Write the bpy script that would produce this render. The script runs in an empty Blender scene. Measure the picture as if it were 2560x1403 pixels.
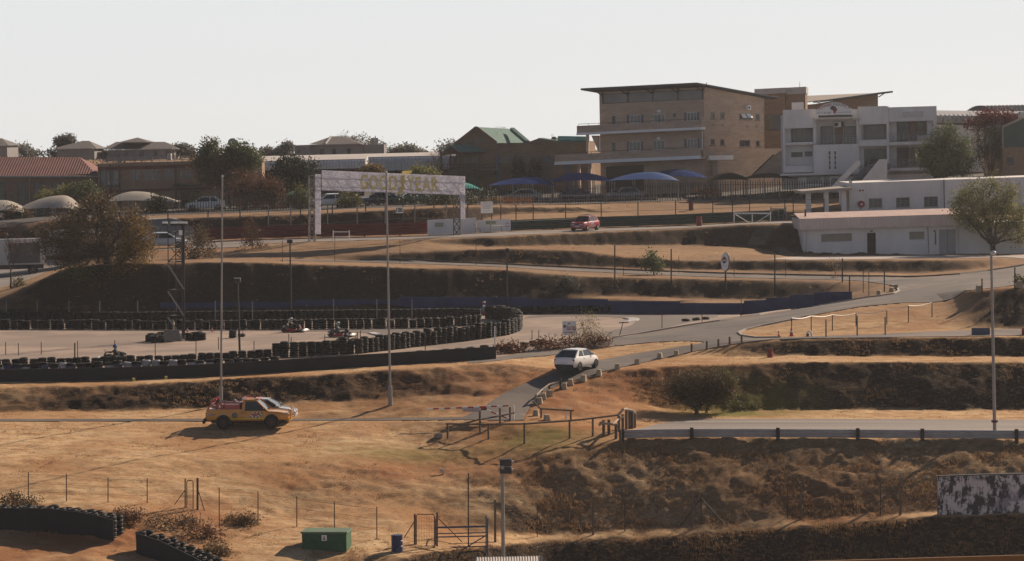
import bpy, bmesh, math, random
import numpy as np
from mathutils import Vector, Matrix
from mathutils.geometry import delaunay_2d_cdt
R = math.radians
rnd = random.Random(7)
rng = np.random.default_rng(11)
scene = bpy.context.scene
col = scene.collection

# ---------------------------------------------------------------- camera
FPX, CX, CY, ZC = 7000.0, 1280.0, 701.5, 30.0      # focal length in photo pixels, principal point, camera height
TILT, ROLL = math.atan((CY - 330) / FPX), R(1.1)
cam_d = bpy.data.cameras.new('camera')
cam_d.sensor_width = 36.0
cam_d.lens = 36.0 * FPX / 2560
cam_d.clip_start, cam_d.clip_end = 1.0, 6000
cam = bpy.data.objects.new('camera', cam_d)
col.objects.link(cam)
RC = Matrix.Rotation(R(90) - TILT, 3, 'X') @ Matrix.Rotation(-ROLL, 3, 'Z')
cam.matrix_world = Matrix.Translation((0, 0, ZC)) @ RC.to_4x4()
scene.camera = cam

# ---------------------------------------------------------------- sky, sun, exposure
SUN_AZ, SUN_EL = R(43), R(28)        # azimuth to the right of the view direction (+Y), elevation
w = bpy.data.worlds.new('World')
scene.world = w
w.use_nodes = True
nt = w.node_tree
bg = nt.nodes['Background']
sky = nt.nodes.new('ShaderNodeTexSky')
sky.sky_type = 'NISHITA'
sky.sun_disc = False
sky.sun_elevation = SUN_EL
sky.sun_rotation = SUN_AZ
sky.air_density, sky.dust_density, sky.ozone_density = 0.5, 1.0, 4.0
# low dust over the horizon, brightest towards the sun, whitens the lower sky
tcw = nt.nodes.new('ShaderNodeTexCoord')
dt = nt.nodes.new('ShaderNodeVectorMath'); dt.operation = 'DOT_PRODUCT'
dt.inputs[1].default_value = (math.sin(SUN_AZ), math.cos(SUN_AZ), 0)
nt.links.new(tcw.outputs['Generated'], dt.inputs[0])
sx = nt.nodes.new('ShaderNodeSeparateXYZ'); nt.links.new(tcw.outputs['Generated'], sx.inputs[0])
def mrange(src, a, b, c, d):
    m = nt.nodes.new('ShaderNodeMapRange'); m.interpolation_type = 'SMOOTHSTEP'
    for i, q in enumerate((a, b, c, d)): m.inputs[i + 1].default_value = q
    nt.links.new(src, m.inputs[0]); return m.outputs[0]
mu = nt.nodes.new('ShaderNodeMath'); mu.operation = 'MULTIPLY'
nt.links.new(mrange(dt.outputs['Value'], -0.6, 0.5, 0.45, 1.0), mu.inputs[0])
nt.links.new(mrange(sx.outputs['Z'], 0.10, 0.55, 0.92, 0.0), mu.inputs[1])
hz = nt.nodes.new('ShaderNodeMix')
hz.data_type = 'RGBA'
nt.links.new(mu.outputs[0], hz.inputs[0])
nt.links.new(sky.outputs[0], hz.inputs[6])
hz.inputs[7].default_value = (12.2, 12.3, 12.2, 1)
nt.links.new(hz.outputs[2], bg.inputs[0])
bg.inputs[1].default_value = 0.0465
sun_d = bpy.data.lights.new('sun', 'SUN')
sun_d.energy, sun_d.angle, sun_d.color = 5.0, R(0.5), (1.0, 0.80, 0.60)
sun = bpy.data.objects.new('sun', sun_d)
col.objects.link(sun)
sv = Vector((math.sin(SUN_AZ) * math.cos(SUN_EL), math.cos(SUN_AZ) * math.cos(SUN_EL), math.sin(SUN_EL)))
sun.rotation_euler = sv.to_track_quat('Z', 'Y').to_euler()
sun.location = (60, 60, 90)
vs = scene.view_settings
vs.view_transform, vs.look, vs.gamma, vs.use_curve_mapping = 'Standard', 'None', 1.0, False
vs.exposure = 0.55
scene.cycles.max_bounces = 6
scene.cycles.volume_bounces = 0
scene.cycles.use_denoising = True

# ---------------------------------------------------------------- node helpers
def lin(r, g, b):
    f = lambda c: (c / 255 / 12.92) if c / 255 <= 0.04045 else ((c / 255 + 0.055) / 1.055) ** 2.4
    return (f(r), f(g), f(b))
MATS = {}
def newmat(name):
    m = bpy.data.materials.new(name)
    m.use_nodes = True
    nt = m.node_tree
    return m, nt, nt.nodes['Principled BSDF']
def node(nt, typ, **kw):
    n = nt.nodes.new(typ)
    for k, v in kw.items(): setattr(n, k, v)
    return n
def coords(nt, sc=(1, 1, 1), out='Object'):
    tc = node(nt, 'ShaderNodeTexCoord')
    mp = node(nt, 'ShaderNodeMapping')
    mp.inputs['Scale'].default_value = sc
    nt.links.new(tc.outputs[out], mp.inputs[0])
    return mp.outputs[0]
def noise(nt, vec, scale, detail=4, rough=0.6):
    n = node(nt, 'ShaderNodeTexNoise')
    n.inputs['Scale'].default_value, n.inputs['Detail'].default_value, n.inputs['Roughness'].default_value = scale, detail, rough
    nt.links.new(vec, n.inputs['Vector'])
    return n.outputs['Fac']
def ramp(nt, fac, stops, interp='LINEAR'):
    r = node(nt, 'ShaderNodeValToRGB')
    r.color_ramp.interpolation = interp
    e = r.color_ramp.elements
    while len(e) < len(stops): e.new(0.5)
    for i, (p, c) in enumerate(stops):
        e[i].position = p
        e[i].color = (c, c, c, 1) if not hasattr(c, '__len__') else (*c[:3], 1)
    nt.links.new(fac, r.inputs[0])
    return r.outputs[0]
def mixc(nt, fac, a, b, blend='MIX'):
    m = node(nt, 'ShaderNodeMix', data_type='RGBA', blend_type=blend)
    for sock, v in ((0, fac), (6, a), (7, b)):
        if hasattr(v, 'is_linked'): nt.links.new(v, m.inputs[sock])
        else: m.inputs[sock].default_value = v if sock == 0 else (*v[:3], 1)
    return m.outputs[2]
def bump(nt, bs, h, strength=0.3, dist=0.1):
    b = node(nt, 'ShaderNodeBump')
    b.inputs['Strength'].default_value, b.inputs['Distance'].default_value = strength, dist
    nt.links.new(h, b.inputs['Height'])
    nt.links.new(b.outputs[0], bs.inputs['Normal'])
def mat(name, c, rough=0.75, var=0.25, scale=1.5, metal=0.0, stretch=(1, 1, 1), c2=None, spec=0.3, coat=0.0, bmp=0.0, band=(0.3, 0.7)):
    """plain painted or weathered surface: base colour wandering towards a second tone"""
    if name in MATS: return MATS[name]
    m, nt, bs = newmat(name)
    v = coords(nt, stretch)
    f = noise(nt, v, scale, 6, 0.65)
    c2 = c2 or tuple(x * (1 - var) for x in c)
    nt.links.new(ramp(nt, f, [(band[0], c2), (band[1], c)]), bs.inputs['Base Color'])
    bs.inputs['Roughness'].default_value = rough
    bs.inputs['Metallic'].default_value = metal
    bs.inputs['Specular IOR Level'].default_value = spec
    bs.inputs['Coat Weight'].default_value = coat
    if bmp: bump(nt, bs, f, bmp, 0.05)
    MATS[name] = m
    return m
def leafmat(name, c, c2, trans=0.35):
    if name in MATS: return MATS[name]
    m, nt, bs = newmat(name)
    v = coords(nt)
    f = noise(nt, v, 0.9, 3)
    f2 = noise(nt, v, 9.0, 2)
    cc = mixc(nt, ramp(nt, f2, [(0.35, 0.0), (0.65, 1.0)]), ramp(nt, f, [(0.35, c), (0.65, c2)]), tuple(x * 0.6 for x in c), 'MIX')
    nt.links.new(cc, bs.inputs['Base Color'])
    bs.inputs['Roughness'].default_value = 0.6
    bs.inputs['Specular IOR Level'].default_value = 0.2
    tr = node(nt, 'ShaderNodeBsdfTranslucent')
    nt.links.new(cc, tr.inputs[0])
    mx = node(nt, 'ShaderNodeMixShader')
    mx.inputs[0].default_value = trans
    nt.links.new(bs.outputs[0], mx.inputs[1]); nt.links.new(tr.outputs[0], mx.inputs[2])
    nt.links.new(mx.outputs[0], nt.nodes['Material Output'].inputs[0])
    MATS[name] = m
    return m

# ---------------------------------------------------------------- photo pixel <-> place
def ray(x, y):
    """direction through a photo pixel, scaled to one metre forward (world Y)"""
    d = RC @ Vector(((x - CX) / FPX, -(y - CY) / FPX, -1.0))
    return d / d.y
def P3(x, y, D):
    d = ray(x, y)
    return Vector((d.x * D, D, ZC + d.z * D))
def yh(x): return 330 - (x - CX) * math.tan(ROLL)

KH = 15.1     # the kart track lies this far below the camera
def pl(x, D, h=KH): return (x, None, D, h)
LINES = [
 [pl(-600, 60, 27), pl(3200, 60, 27)],
 [pl(-600, 118, 24), pl(3200, 118, 24)],
 [(-300,1403,136), (0,1403,136), (250,1400,135), (500,1420,136), (1000,1425,137.5), (1300,1430,146), (1500,1440,147), (2900,1440,147)],
 [(-300,1340,140),(0,1340,139.8),(300,1365,138),(500,1378,138),(560,1392,137.8),(750,1378,139.3),(1000,1392,139),(1200,1378,142.5),(1350,1358,148),(1600,1350,149),(1900,1330,149.2),(2200,1310,149.4),(2350,1290,149.5),(2900,1280,149.5)],
 [(-300,1275,143),(0,1275,143),(250,1275,142.5),(450,1290,143.2),(560,1335,141.5),(750,1320,144),(1000,1320,144.5),(1200,1330,146.5),(1350,1335,149.3),(1600,1322,150.5),(1900,1300,150.8),(2200,1282,151),(2900,1262,151)],
 [(-300,1235,146),(0,1235,146),(250,1235,146),(500,1240,147),(750,1260,148),(1000,1260,149),(1200,1270,149.5),(1350,1250,151.6),(1600,1225,153.0),(1900,1215,153.3),(2200,1205,153.5),(2900,1190,153.5)],
 [(-300,1150,153),(300,1150,153),(600,1150,154),(900,1165,154),(1100,1190,153.5),(1250,1185,153.5),(1400,1130,155.5),(1560,1098,157.2),(1800,1095,157.6),(2100,1097,157.6),(2900,1102,157.6)],
 [(-300,1060,163),(0,1058,163),(520,1055,164),(1000,1054,164),(1200,1054,162.5),(1350,1063,161),(1560,1080,159.0),(1800,1080,159.2),(2900,1084,159.2)],
 [(-300,1051,164.2),(0,1050,164.2),(520,1047,165.2),(1000,1045,165),(1200,1034,164.5),(1350,1037,165),(1560,1055,164),(1700,1048,166.3),(2100,1047,166.5),(2900,1047,166.5)],
 [(-300,1030,167.5),(0,1030,167.5),(300,1028,168),(520,1020,168.5),(800,1002,169),(1000,995,169),(1250,985,169),(1400,985,169),(1560,1000,169.5),(1700,1028,170),(2000,1024,170.5),(2900,1026,170.5)],
 [(-300,972,170.6),(0,970,170.6),(300,962,170.8),(520,950,171.2),(800,935,171.6),(1000,922,172.2),(1250,908,173.5),(1400,922,174),(1560,925,174),(1700,915,174.1),(2000,905,174.1),(2900,907,174.1)],
 [(-300,958,173),(0,957,173),(300,951,173.4),(520,943,174),(1000,912,175.4),(1250,897,177),(1400,903,178),(1560,905,178),(1700,895,178),(2000,890,178.5),(2900,894,178.5)],
 [pl(-300,180), pl(1000,180), (1250,893,180),(1400,885,181.5),(1560,886,181.2),(1700,872,181),(1850,852,181),(2000,847,180.0),(2900,838,180.0)],
 [pl(-300,189), pl(1000,189), (1250,880,187),(1400,864,187),(1560,853,188),(1700,839,188),(1850,839,186),(2000,835,186.5),(2300,826,188),(2900,818,188)],
 [pl(-300,196), pl(1150,196), (1300,864,193),(1400,858,192),(1560,846,193),(1700,830,194),(1850,820,192),(2000,793,193),(2200,757,199),(2370,730,203.5),(2430,726,195),(2560,715,192.5),(2900,700,192)],
 [pl(-300,201), pl(1150,201), (1300,860,196),(1400,854,195),(1560,836,198),(1700,813,200),(1850,795,203),(2000,773,205),(2200,742,210),(2400,700,222),(2560,688,226),(2900,665,236)],
 [pl(-300,232), pl(1250,232), pl(1400,231), pl(1700,228), pl(1850,224,15), (2000,775,220),(2100,755,217),(2200,735,214),(2300,713,226),(2560,684,230),(2900,655,240)],
 [(-300,790,233),(0,775,233),(500,765,233.2),(1000,748,233.2),(1250,742,233.2),(1450,745,232.5),(1700,755,229.3),(1850,762,225.5),(2000,770,221.5),(2100,750,219),(2200,724,217.5),(2300,706,230),(2560,679,234),(2900,650,244)],
 [(-300,798,233.6),(0,772,233.6),(500,764,233.8),(1000,746,233.8),(1250,740,233.8),(1350,735,233.5),(1450,738,233.6),(1700,746,233.8),(1850,750,233.4),(2000,750,232.6),(2100,738,231),(2200,718,226),(2300,704,231.5),(2560,677,235),(2900,648,246)],
 [(-300,800,236),(0,745,236),(80,710,238),(165,668,239),(300,658,237.4),(600,655,237.2),(1000,668,236.6),(1250,675,236.2),(1450,690,235.7),(1700,697,236.0),(2000,702,235.4),(2150,705,234.6),(2250,700,233),(2560,672,239),(2900,640,250)],
 [(-300,750,240),(0,735,240),(80,705,244),(150,690,255),(300,652,248),(600,648,248),(1000,658,247),(1250,664,247),(1450,673,247),(1700,681,247),(2000,687,246),(2300,691,244),(2450,681,246),(2560,664,250),(2900,632,258)],
 [(-300,715,250),(0,712,250),(150,675,264),(300,648,252),(600,643,252),(1000,655,249),(1250,660,249),(1700,673,249.3),(2000,678,249),(2300,684,247.5),(2450,673,249),(2560,655,254),(2900,625,262)],
 [(-300,695,262),(0,690,262),(150,668,268),(300,640,255),(600,626,256.5),(900,640,250.6),(1000,632,250.6),(1250,622,250.6),(1450,626,250.8),(1550,642,250.6),(1700,652,250.3),(2000,651,250.1),(2300,650,249.3),(2450,649,251.5),(2560,640,258),(2900,615,266)],
 [(-300,690,266),(0,686,266),(150,664,271),(300,632,258),(600,618,259),(780,614,258),(1000,608,256.5),(1250,618,254.5),(1450,613,262),(1700,613,267),(1850,617,268),(2000,641,265),(2300,637,266),(2900,630,268)],
 [(-300,675,280),(0,670,278),(300,628,262),(600,611,263),(780,606,261),(1000,600,259),(1250,592,255.6),(1450,583,263.1),(1700,573,268.6),(1900,560,270.3),pl(2000,271.4,9.5),pl(2900,273,9.4)],
 [(-300,655,288),(0,650,286),(300,620,269),(600,600,268),(780,595,267),(1000,592,265),(1250,580,265),(1450,573,271),(1700,566,275),(2000,550,280),pl(2300,281,9.2),pl(2900,281,9.0)],
 [(-300,575,291),(0,570,289),pl(300,270.5,9.9),pl(600,269.5,9.8),pl(780,268.5,9.7),pl(1000,267,9.6),pl(1250,267,9.4),pl(1450,273,9.3),pl(1700,277,9.2),pl(2000,282,9),pl(2900,283,8.8)],
 [(-300,574,291.6),(0,569,289.6),pl(300,271,9.9),pl(600,270,9.8),pl(780,269,9.7),pl(1000,267.6,9.6),pl(1130,267.6,9.5),(1250,533,279.5),(1450,531,284),(1560,525,288),(1700,512,293),(2000,505,296),(2900,487,298)],
 [(-300,560,294),(0,556,292),(300,550,274),(600,541,273),(780,535,272),(1000,523,270.8),(1130,516,271),(1250,517,280.3),(1450,518,284.9),(1560,513,288.9),(1700,505,298),(2000,500,304),(2900,480,306)],
 [(-300,530,315),(0,530,315),(600,512,314),(1000,506,314),(1450,500,315),(2000,480,315),(2900,455,315)],
 [(-300,395,430),(0,394,430),(600,388,430),(1000,382,430),pl(1450,430,3.5),pl(2900,430,3.0)],
 [pl(-300,600,3), pl(2900,600,3)],
 [pl(-300,1500,28), pl(2900,1500,28)],
]
NA = 1201
ATAB = np.linspace(-0.30, 0.30, NA)
DK, ZK = [], []
_k = np.exp(-0.5 * (np.arange(-24, 25) / 8.0) ** 2); _k /= _k.sum()
for L in LINES:
    pts = []
    for t in L:
        if t[1] is None:
            x, _, D, h = t
            yy = yh(x) + h * FPX / D
            pts.append((ray(x, yy).x, D, ZC - h))
        else:
            p = P3(*t)
            pts.append((p.x / p.y, p.y, p.z))
    pts.sort()
    A = [p[0] for p in pts]
    d = np.interp(ATAB, A, [p[1] for p in pts]); z = np.interp(ATAB, A, [p[2] for p in pts])
    sm = lambda v: np.convolve(np.pad(v, 24, mode='edge'), _k, mode='valid')
    DK.append(sm(d)); ZK.append(sm(z))
for i in range(1, len(DK)): DK[i] = np.maximum(DK[i], DK[i - 1] + 0.25)
DK, ZK = np.array(DK), np.array(ZK)
def ground(X, Y):
    X, Y = np.asarray(X, float), np.asarray(Y, float)
    t = np.clip((X / Y - ATAB[0]) / (ATAB[1] - ATAB[0]), 0, NA - 1.001)
    i = t.astype(int); f = t - i
    z = np.full(X.shape, ZK[0].mean())
    d0 = DK[0][i] * (1 - f) + DK[0][i + 1] * f; z0 = ZK[0][i] * (1 - f) + ZK[0][i + 1] * f
    for k in range(1, len(DK)):
        d1 = DK[k][i] * (1 - f) + DK[k][i + 1] * f; z1 = ZK[k][i] * (1 - f) + ZK[k][i + 1] * f
        m = (Y >= d0) & (Y < d1)
        z = np.where(m, z0 + (z1 - z0) * (Y - d0) / (d1 - d0), z)
        d0, z0 = d1, z1
    return np.where(Y >= d0, z0, z)
_DS = np.linspace(119, 330, 2800)
def G(x, y, dmin=0):
    """where the line of sight through a photo pixel meets the ground"""
    d = ray(x, y)
    ds = _DS[_DS >= dmin] if dmin else _DS
    diff = ZC + d.z * ds - ground(d.x * ds, ds)
    j = np.where(diff <= 0)[0]
    if len(j) == 0: D = 330.0
    elif j[0] == 0: D = ds[0]
    else:
        j = j[0]; D = ds[j - 1] + (ds[j] - ds[j - 1]) * diff[j - 1] / (diff[j - 1] - diff[j])
    X = d.x * D
    return Vector((X, D, float(ground(X, D))))
def GD(x, D, y=None):
    """ground point in the photo column x at distance D"""
    z = ZC - 10
    for _ in range(3):
        yy = yh(x) + (ZC - z) * FPX / D
        X = ray(x, yy).x * D; z = float(ground(X, D))
    return Vector((X, D, z))
def gz(x, y): return float(ground(x, y))

# ---------------------------------------------------------------- value noise
def vnoise(x, y, seed=0):
    xi, yi = np.floor(x).astype(np.int64), np.floor(y).astype(np.int64)
    fx, fy = x - xi, y - yi
    fx, fy = fx * fx * (3 - 2 * fx), fy * fy * (3 - 2 * fy)
    def h(a, b):
        n = (a * 374761393 + b * 668265263 + seed * 1274126177) & 0x7fffffff
        n = ((n ^ (n >> 13)) * 1274126177) & 0x7fffffff
        return ((n ^ (n >> 16)) & 0xffff) / 65535.0
    return (h(xi, yi) * (1 - fx) + h(xi + 1, yi) * fx) * (1 - fy) + (h(xi, yi + 1) * (1 - fx) + h(xi + 1, yi + 1) * fx) * fy
def fbm(x, y, o=4, seed=0):
    s, a, t = 0, 1.0, 0
    for k in range(o):
        s = s + a * vnoise(x, y, seed + k); t += a; a *= 0.55; x, y = x * 2.03 + 7.1, y * 2.03 + 3.7
    return s / t - 0.5

# ---------------------------------------------------------------- mesh collecting and linking
def tag(o, label=None, cat=None, group=None, kind=None):
    for k, v in (('label', label), ('category', cat), ('group', group), ('kind', kind)):
        if v: o[k] = v
    return o
class MB:
    def __init__(s): s.v, s.f, s.mi, s.mats, s.cur = [], [], [], [], 0
    def use(s, m):
        if m not in s.mats: s.mats.append(m)
        s.cur = s.mats.index(m); return s
    def add(s, vs, fs):
        n = len(s.v)
        s.v += [tuple(p) for p in vs]
        s.f += [tuple(i + n for i in f) for f in fs]
        s.mi += [s.cur] * len(fs)
        return s
    def hexa(s, b, t):
        """8 corners: bottom ring of 4, top ring of 4"""
        return s.add(list(b) + list(t), [(3, 2, 1, 0), (4, 5, 6, 7), (0, 1, 5, 4), (1, 2, 6, 5), (2, 3, 7, 6), (3, 0, 4, 7)])
    def box(s, c, size, rz=0, rx=0, ry=0):
        x, y, z = (q / 2 for q in size)
        M = Matrix.Rotation(rz, 3, 'Z') @ Matrix.Rotation(ry, 3, 'Y') @ Matrix.Rotation(rx, 3, 'X')
        c = Vector(c)
        q = [c + M @ Vector(p) for p in ((-x,-y,-z),(x,-y,-z),(x,y,-z),(-x,y,-z),(-x,-y,z),(x,-y,z),(x,y,z),(-x,y,z))]
        return s.hexa(q[:4], q[4:])
    def b2(s, p, q):
        """box from corner to corner"""
        return s.box([(a + b) / 2 for a, b in zip(p, q)], [abs(a - b) for a, b in zip(p, q)])
    def beam(s, p, q, w, h=None):
        p, q = Vector(p), Vector(q); h = h or w
        d = (q - p).normalized()
        up = Vector((0, 0, 1)) if abs(d.z) < 0.95 else Vector((0, 1, 0))
        a = d.cross(up).normalized(); b = a.cross(d)
        r = [a * (w / 2) * i + b * (h / 2) * j for i, j in ((-1,-1),(1,-1),(1,1),(-1,1))]
        return s.hexa([p + k for k in r], [q + k for k in r])
    def tube(s, p, q, r0, r1=None, n=8, cap=True):
        p, q = Vector(p), Vector(q); r1 = r0 if r1 is None else r1
        d = (q - p).normalized()
        up = Vector((0, 0, 1)) if abs(d.z) < 0.95 else Vector((0, 1, 0))
        a = d.cross(up).normalized(); b = a.cross(d)
        vs = []
        for c, r in ((p, r0), (q, r1)):
            vs += [c + (a * math.cos(2 * math.pi * i / n) + b * math.sin(2 * math.pi * i / n)) * r for i in range(n)]
        fs = [(i, (i + 1) % n, n + (i + 1) % n, n + i) for i in range(n)]
        if cap: fs += [tuple(range(n))[::-1], tuple(range(n, 2 * n))]
        return s.add(vs, fs)
    def path(s, pts, r, n=6):
        for p, q in zip(pts[:-1], pts[1:]): s.tube(p, q, r, r, n)
        return s
    def prism(s, pts, ext):
        """flat outline pushed along ext"""
        n = len(pts); ext = Vector(ext)
        vs = [Vector(p) for p in pts] + [Vector(p) + ext for p in pts]
        return s.add(vs, [tuple(range(n))[::-1], tuple(range(n, 2 * n))] + [(i, (i + 1) % n, n + (i + 1) % n, n + i) for i in range(n)])
    def lathe(s, c, prof, n=12, axis='Z', closed=False):
        c = Vector(c); vs = []
        for r, z in prof:
            for i in range(n):
                a = 2 * math.pi * i / n
                p = (r * math.cos(a), r * math.sin(a), z)
                if axis == 'X': p = (z, p[0], p[1])
                if axis == 'Y': p = (p[0], z, p[1])
                vs.append(c + Vector(p))
        m = len(prof); fs = []
        for k in range(m if closed else m - 1):
            for i in range(n):
                fs.append((k * n + i, k * n + (i + 1) % n, ((k + 1) % m) * n + (i + 1) % n, ((k + 1) % m) * n + i))
        if not closed: fs += [tuple(range(n))[::-1], tuple((m - 1) * n + i for i in range(n))]
        return s.add(vs, fs)
    def ball(s, c, r, seg=10, rings=6):
        if not hasattr(r, '__len__'): r = (r, r, r)
        return s.grid([[(c[0] + r[0] * math.sin(math.pi * j / rings) * math.cos(2 * math.pi * i / seg), c[1] + r[1] * math.sin(math.pi * j / rings) * math.sin(2 * math.pi * i / seg), c[2] + r[2] * math.cos(math.pi * j / rings)) for i in range(seg + 1)] for j in range(rings + 1)])
    def grid(s, rows):
        n = len(rows[0]); vs = [p for r in rows for p in r]
        return s.add(vs, [(k * n + i, k * n + i + 1, (k + 1) * n + i + 1, (k + 1) * n + i) for k in range(len(rows) - 1) for i in range(n - 1)])
    def build(s, name, m=None, parent=None, loc=None, smooth=None, bevel=0):
        me = bpy.data.meshes.new(name)
        off = Vector(loc) if loc is not None else (Vector(parent.get('w0')) if parent is not None and parent.get('w0') is not None else Vector((0, 0, 0)))
        me.from_pydata([(p[0] - off.x, p[1] - off.y, p[2] - off.z) for p in s.v], [], s.f)
        mats = s.mats or [m]
        for k in mats: me.materials.append(k)
        if s.mats and len(s.mats) > 1: me.polygons.foreach_set('material_index', s.mi)
        bm = bmesh.new(); bm.from_mesh(me)
        bmesh.ops.remove_doubles(bm, verts=bm.verts, dist=0.0004)
        bmesh.ops.recalc_face_normals(bm, faces=bm.faces)
        bm.to_mesh(me); bm.free()
        if smooth is not None:
            me.polygons.foreach_set('use_smooth', [True] * len(me.polygons))
            try: me.set_sharp_from_angle(angle=R(smooth))
            except Exception: pass
        o = bpy.data.objects.new(name, me)
        col.objects.link(o)
        if parent is not None: o.parent = parent
        elif loc is not None: o.location = loc
        if parent is not None and parent.get('w0') is not None: o['w0'] = parent['w0'] if loc is None else loc
        if bevel:
            b = o.modifiers.new('bevel', 'BEVEL'); b.width = bevel; b.segments = 2; b.limit_method = 'ANGLE'
        return o
W0S = []
def thing(name, label, cat, loc, group=None, rz=0, world=True):
    """an Empty at the base of a thing; world=True: parts are built in world coordinates"""
    o = bpy.data.objects.new(name, None)
    o.empty_display_size = 0.3
    col.objects.link(o); o.location = loc; o.rotation_euler.z = rz
    tag(o, label, cat, group)
    if world: o['w0'] = tuple(loc)
    return o
def dup(root, loc, rz=None, label=None, group=None, scale=None):
    r = root.copy(); col.objects.link(r); r.location = loc
    if rz is not None: r.rotation_euler.z = rz
    if scale: r.scale = (scale,) * 3 if not hasattr(scale, '__len__') else scale
    if label: r['label'] = label
    if group: r['group'] = group
    for ch in root.children:
        c = ch.copy(); col.objects.link(c); c.parent = r
        for g in ch.children:
            d = g.copy(); col.objects.link(d); d.parent = c
    return r
# ---------------------------------------------------------------- ground
def inpoly(px, py, poly):
    c = np.zeros(px.shape, bool)
    n = len(poly)
    for i in range(n):
        (x0, y0), (x1, y1) = poly[i], poly[i - 1]
        if y0 == y1: continue
        m = ((y0 > py) != (y1 > py))
        c ^= m & (px < (x1 - x0) * (py - y0) / (y1 - y0) + x0)
    return c
def edgedist(px, py, poly):
    d = np.full(px.shape, 1e9)
    for i in range(len(poly)):
        (x0, y0), (x1, y1) = poly[i - 1], poly[i]
        dx, dy = x1 - x0, y1 - y0
        l = dx * dx + dy * dy or 1e-9
        t = np.clip(((px - x0) * dx + (py - y0) * dy) / l, 0, 1)
        d = np.minimum(d, np.hypot(px - x0 - t * dx, py - y0 - t * dy))
    return d
def outline(px):
    return [(p.x, p.y) for p in (G(*q) if len(q) == 2 else GD(q[0], q[2]) for q in px)]
def dense(poly, step):
    out = []
    for i in range(len(poly)):
        (x0, y0), (x1, y1) = poly[i], poly[(i + 1) % len(poly)]
        n = max(1, int(math.hypot(x1 - x0, y1 - y0) / step))
        out += [(x0 + (x1 - x0) * k / n, y0 + (y1 - y0) * k / n) for k in range(n)]
    return out
def smoothpoly(poly, it=1):
    for _ in range(it):
        q = []
        for i in range(len(poly)):
            (x0, y0), (x1, y1) = poly[i], poly[(i + 1) % len(poly)]
            q += [(x0 * .75 + x1 * .25, y0 * .75 + y1 * .25), (x0 * .25 + x1 * .75, y0 * .25 + y1 * .75)]
        poly = q
    return poly
def sheet(name, poly, m, lift=0.025, step=0.8, skirt=0.15, label=None):
    b = dense(poly, step)
    xs, ys = np.array([p[0] for p in b]), np.array([p[1] for p in b])
    gx, gy = np.meshgrid(np.arange(xs.min(), xs.max(), step), np.arange(ys.min(), ys.max(), step))
    gx, gy = gx.ravel() + 0.013, gy.ravel() + 0.017
    k = inpoly(gx, gy, b)
    gx, gy = gx[k], gy[k]
    k = edgedist(gx, gy, poly) > step * 0.4
    pts = [Vector(p) for p in b] + [Vector(p) for p in zip(gx[k], gy[k])]
    n = len(b)
    vo, eo, fo, *_ = delaunay_2d_cdt(pts, [], [list(range(n))], 1, 1e-5)
    vx, vy = np.array([v.x for v in vo]), np.array([v.y for v in vo])
    z = ground(vx, vy) + lift
    mb = MB()
    mb.v = list(zip(vx, vy, z)); mb.f = [tuple(f) for f in fo]; mb.mi = [0] * len(mb.f)
    bz = ground(xs, ys)
    n0 = len(mb.v)
    mb.v += [(x, y, q + lift) for x, y, q in zip(xs, ys, bz)] + [(x, y, q + lift - skirt) for x, y, q in zip(xs, ys, bz)]
    if skirt:
        for i in range(n):
            j = (i + 1) % n
            mb.f.append((n0 + i, n0 + j, n0 + n + j, n0 + n + i)); mb.mi.append(0)
    o = mb.build(name, m)
    tag(o, kind='structure')
    return o
ROAD_PX = [(1140,1051),(1165,1040),(1205,1020),(1250,988),(1310,961),(1390,933),(1470,905),(1560,889),(1650,875),(1740,862),(1765,856),
 (1740,853),(1690,853),(1600,858),(1500,869),(1400,886),(1300,895),(1235,904),(1170,910),(1170,904),(1240,894),(1310,883),(1400,872),(1470,857),(1530,847),(1620,833),(1700,819),
 (1800,804),(1900,788),(2000,773),(2100,757),(2200,742),(2235,736),(2250,729),(2248,722),(2230,714),(2190,707),(2130,701),(2000,698),(1850,695),(1700,690),(1500,681),(1300,671),(1100,662),(900,656),(700,652),
 (700,649),(900,652),(1100,656),(1300,665),(1500,674),(1700,682),(1850,687),(2000,690),(2200,693),(2320,693),(2400,688),(2470,679),(2560,665),(2750,640),
 (2750,692),(2560,713),(2450,724),(2400,730),(2200,758),(2000,795),(1900,815),(1858,826),(1843,833),(1850,840),(1890,846),(1950,845),(2050,841),(2200,836),(2370,828),(2560,821),(2750,816),
 (2750,836),(2560,839),(2300,843),(2000,847),(1900,851),(1850,858),(1760,873),(1690,888),(1600,908),(1530,923),(1450,948),(1400,959),(1352,985),(1328,1012),(1308,1040),(1310,1054)]
ROAD = smoothpoly(outline(ROAD_PX))
KART = outline([(-250,0,231.3),(1250,0,231.3),(1450,0,230.3),(1700,0,227.6),(1780,0,226),(1850,786),(1850,796),(1660,822),(1570,842),(1500,849),(1440,858),(1330,875),(1240,892),(1100,0,178.0),(900,0,176.6),(500,0,175.6),(-250,0,174.5)])
PAD = outline([(1575,1078),(1640,1062),(1700,1052),(1760,1048.5),(2100,1048.5),(3150,1048.5),(3150,1081),(2300,1080),(1900,1078.5)])
PATH = outline([(-250,1051),(500,1048),(1000,1046),(1180,1044),(1180,1050),(1000,1051),(500,1053.5),(-250,1057)])
PIT = outline([(500,0,263),(780,0,261.6),(1000,0,259.5),(1250,0,257),(1450,0,264.8),(1700,0,270),(1900,0,271.6),(2100,0,273),(2100,0,280.5),(2000,0,279.6),(1700,0,274.6),(1450,0,270.6),(1250,0,264.6),(1000,0,264.6),(780,0,266.6),(500,0,268)])
PARK = outline([(-300,0,246),(0,0,246),(60,0,252),(110,0,262),(240,0,272),(420,0,268),(480,0,267),(480,0,262),(300,0,259.5),(600,0,259),(650,0,262),(600,0,266),(420,0,275),(-300,0,280)])
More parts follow.
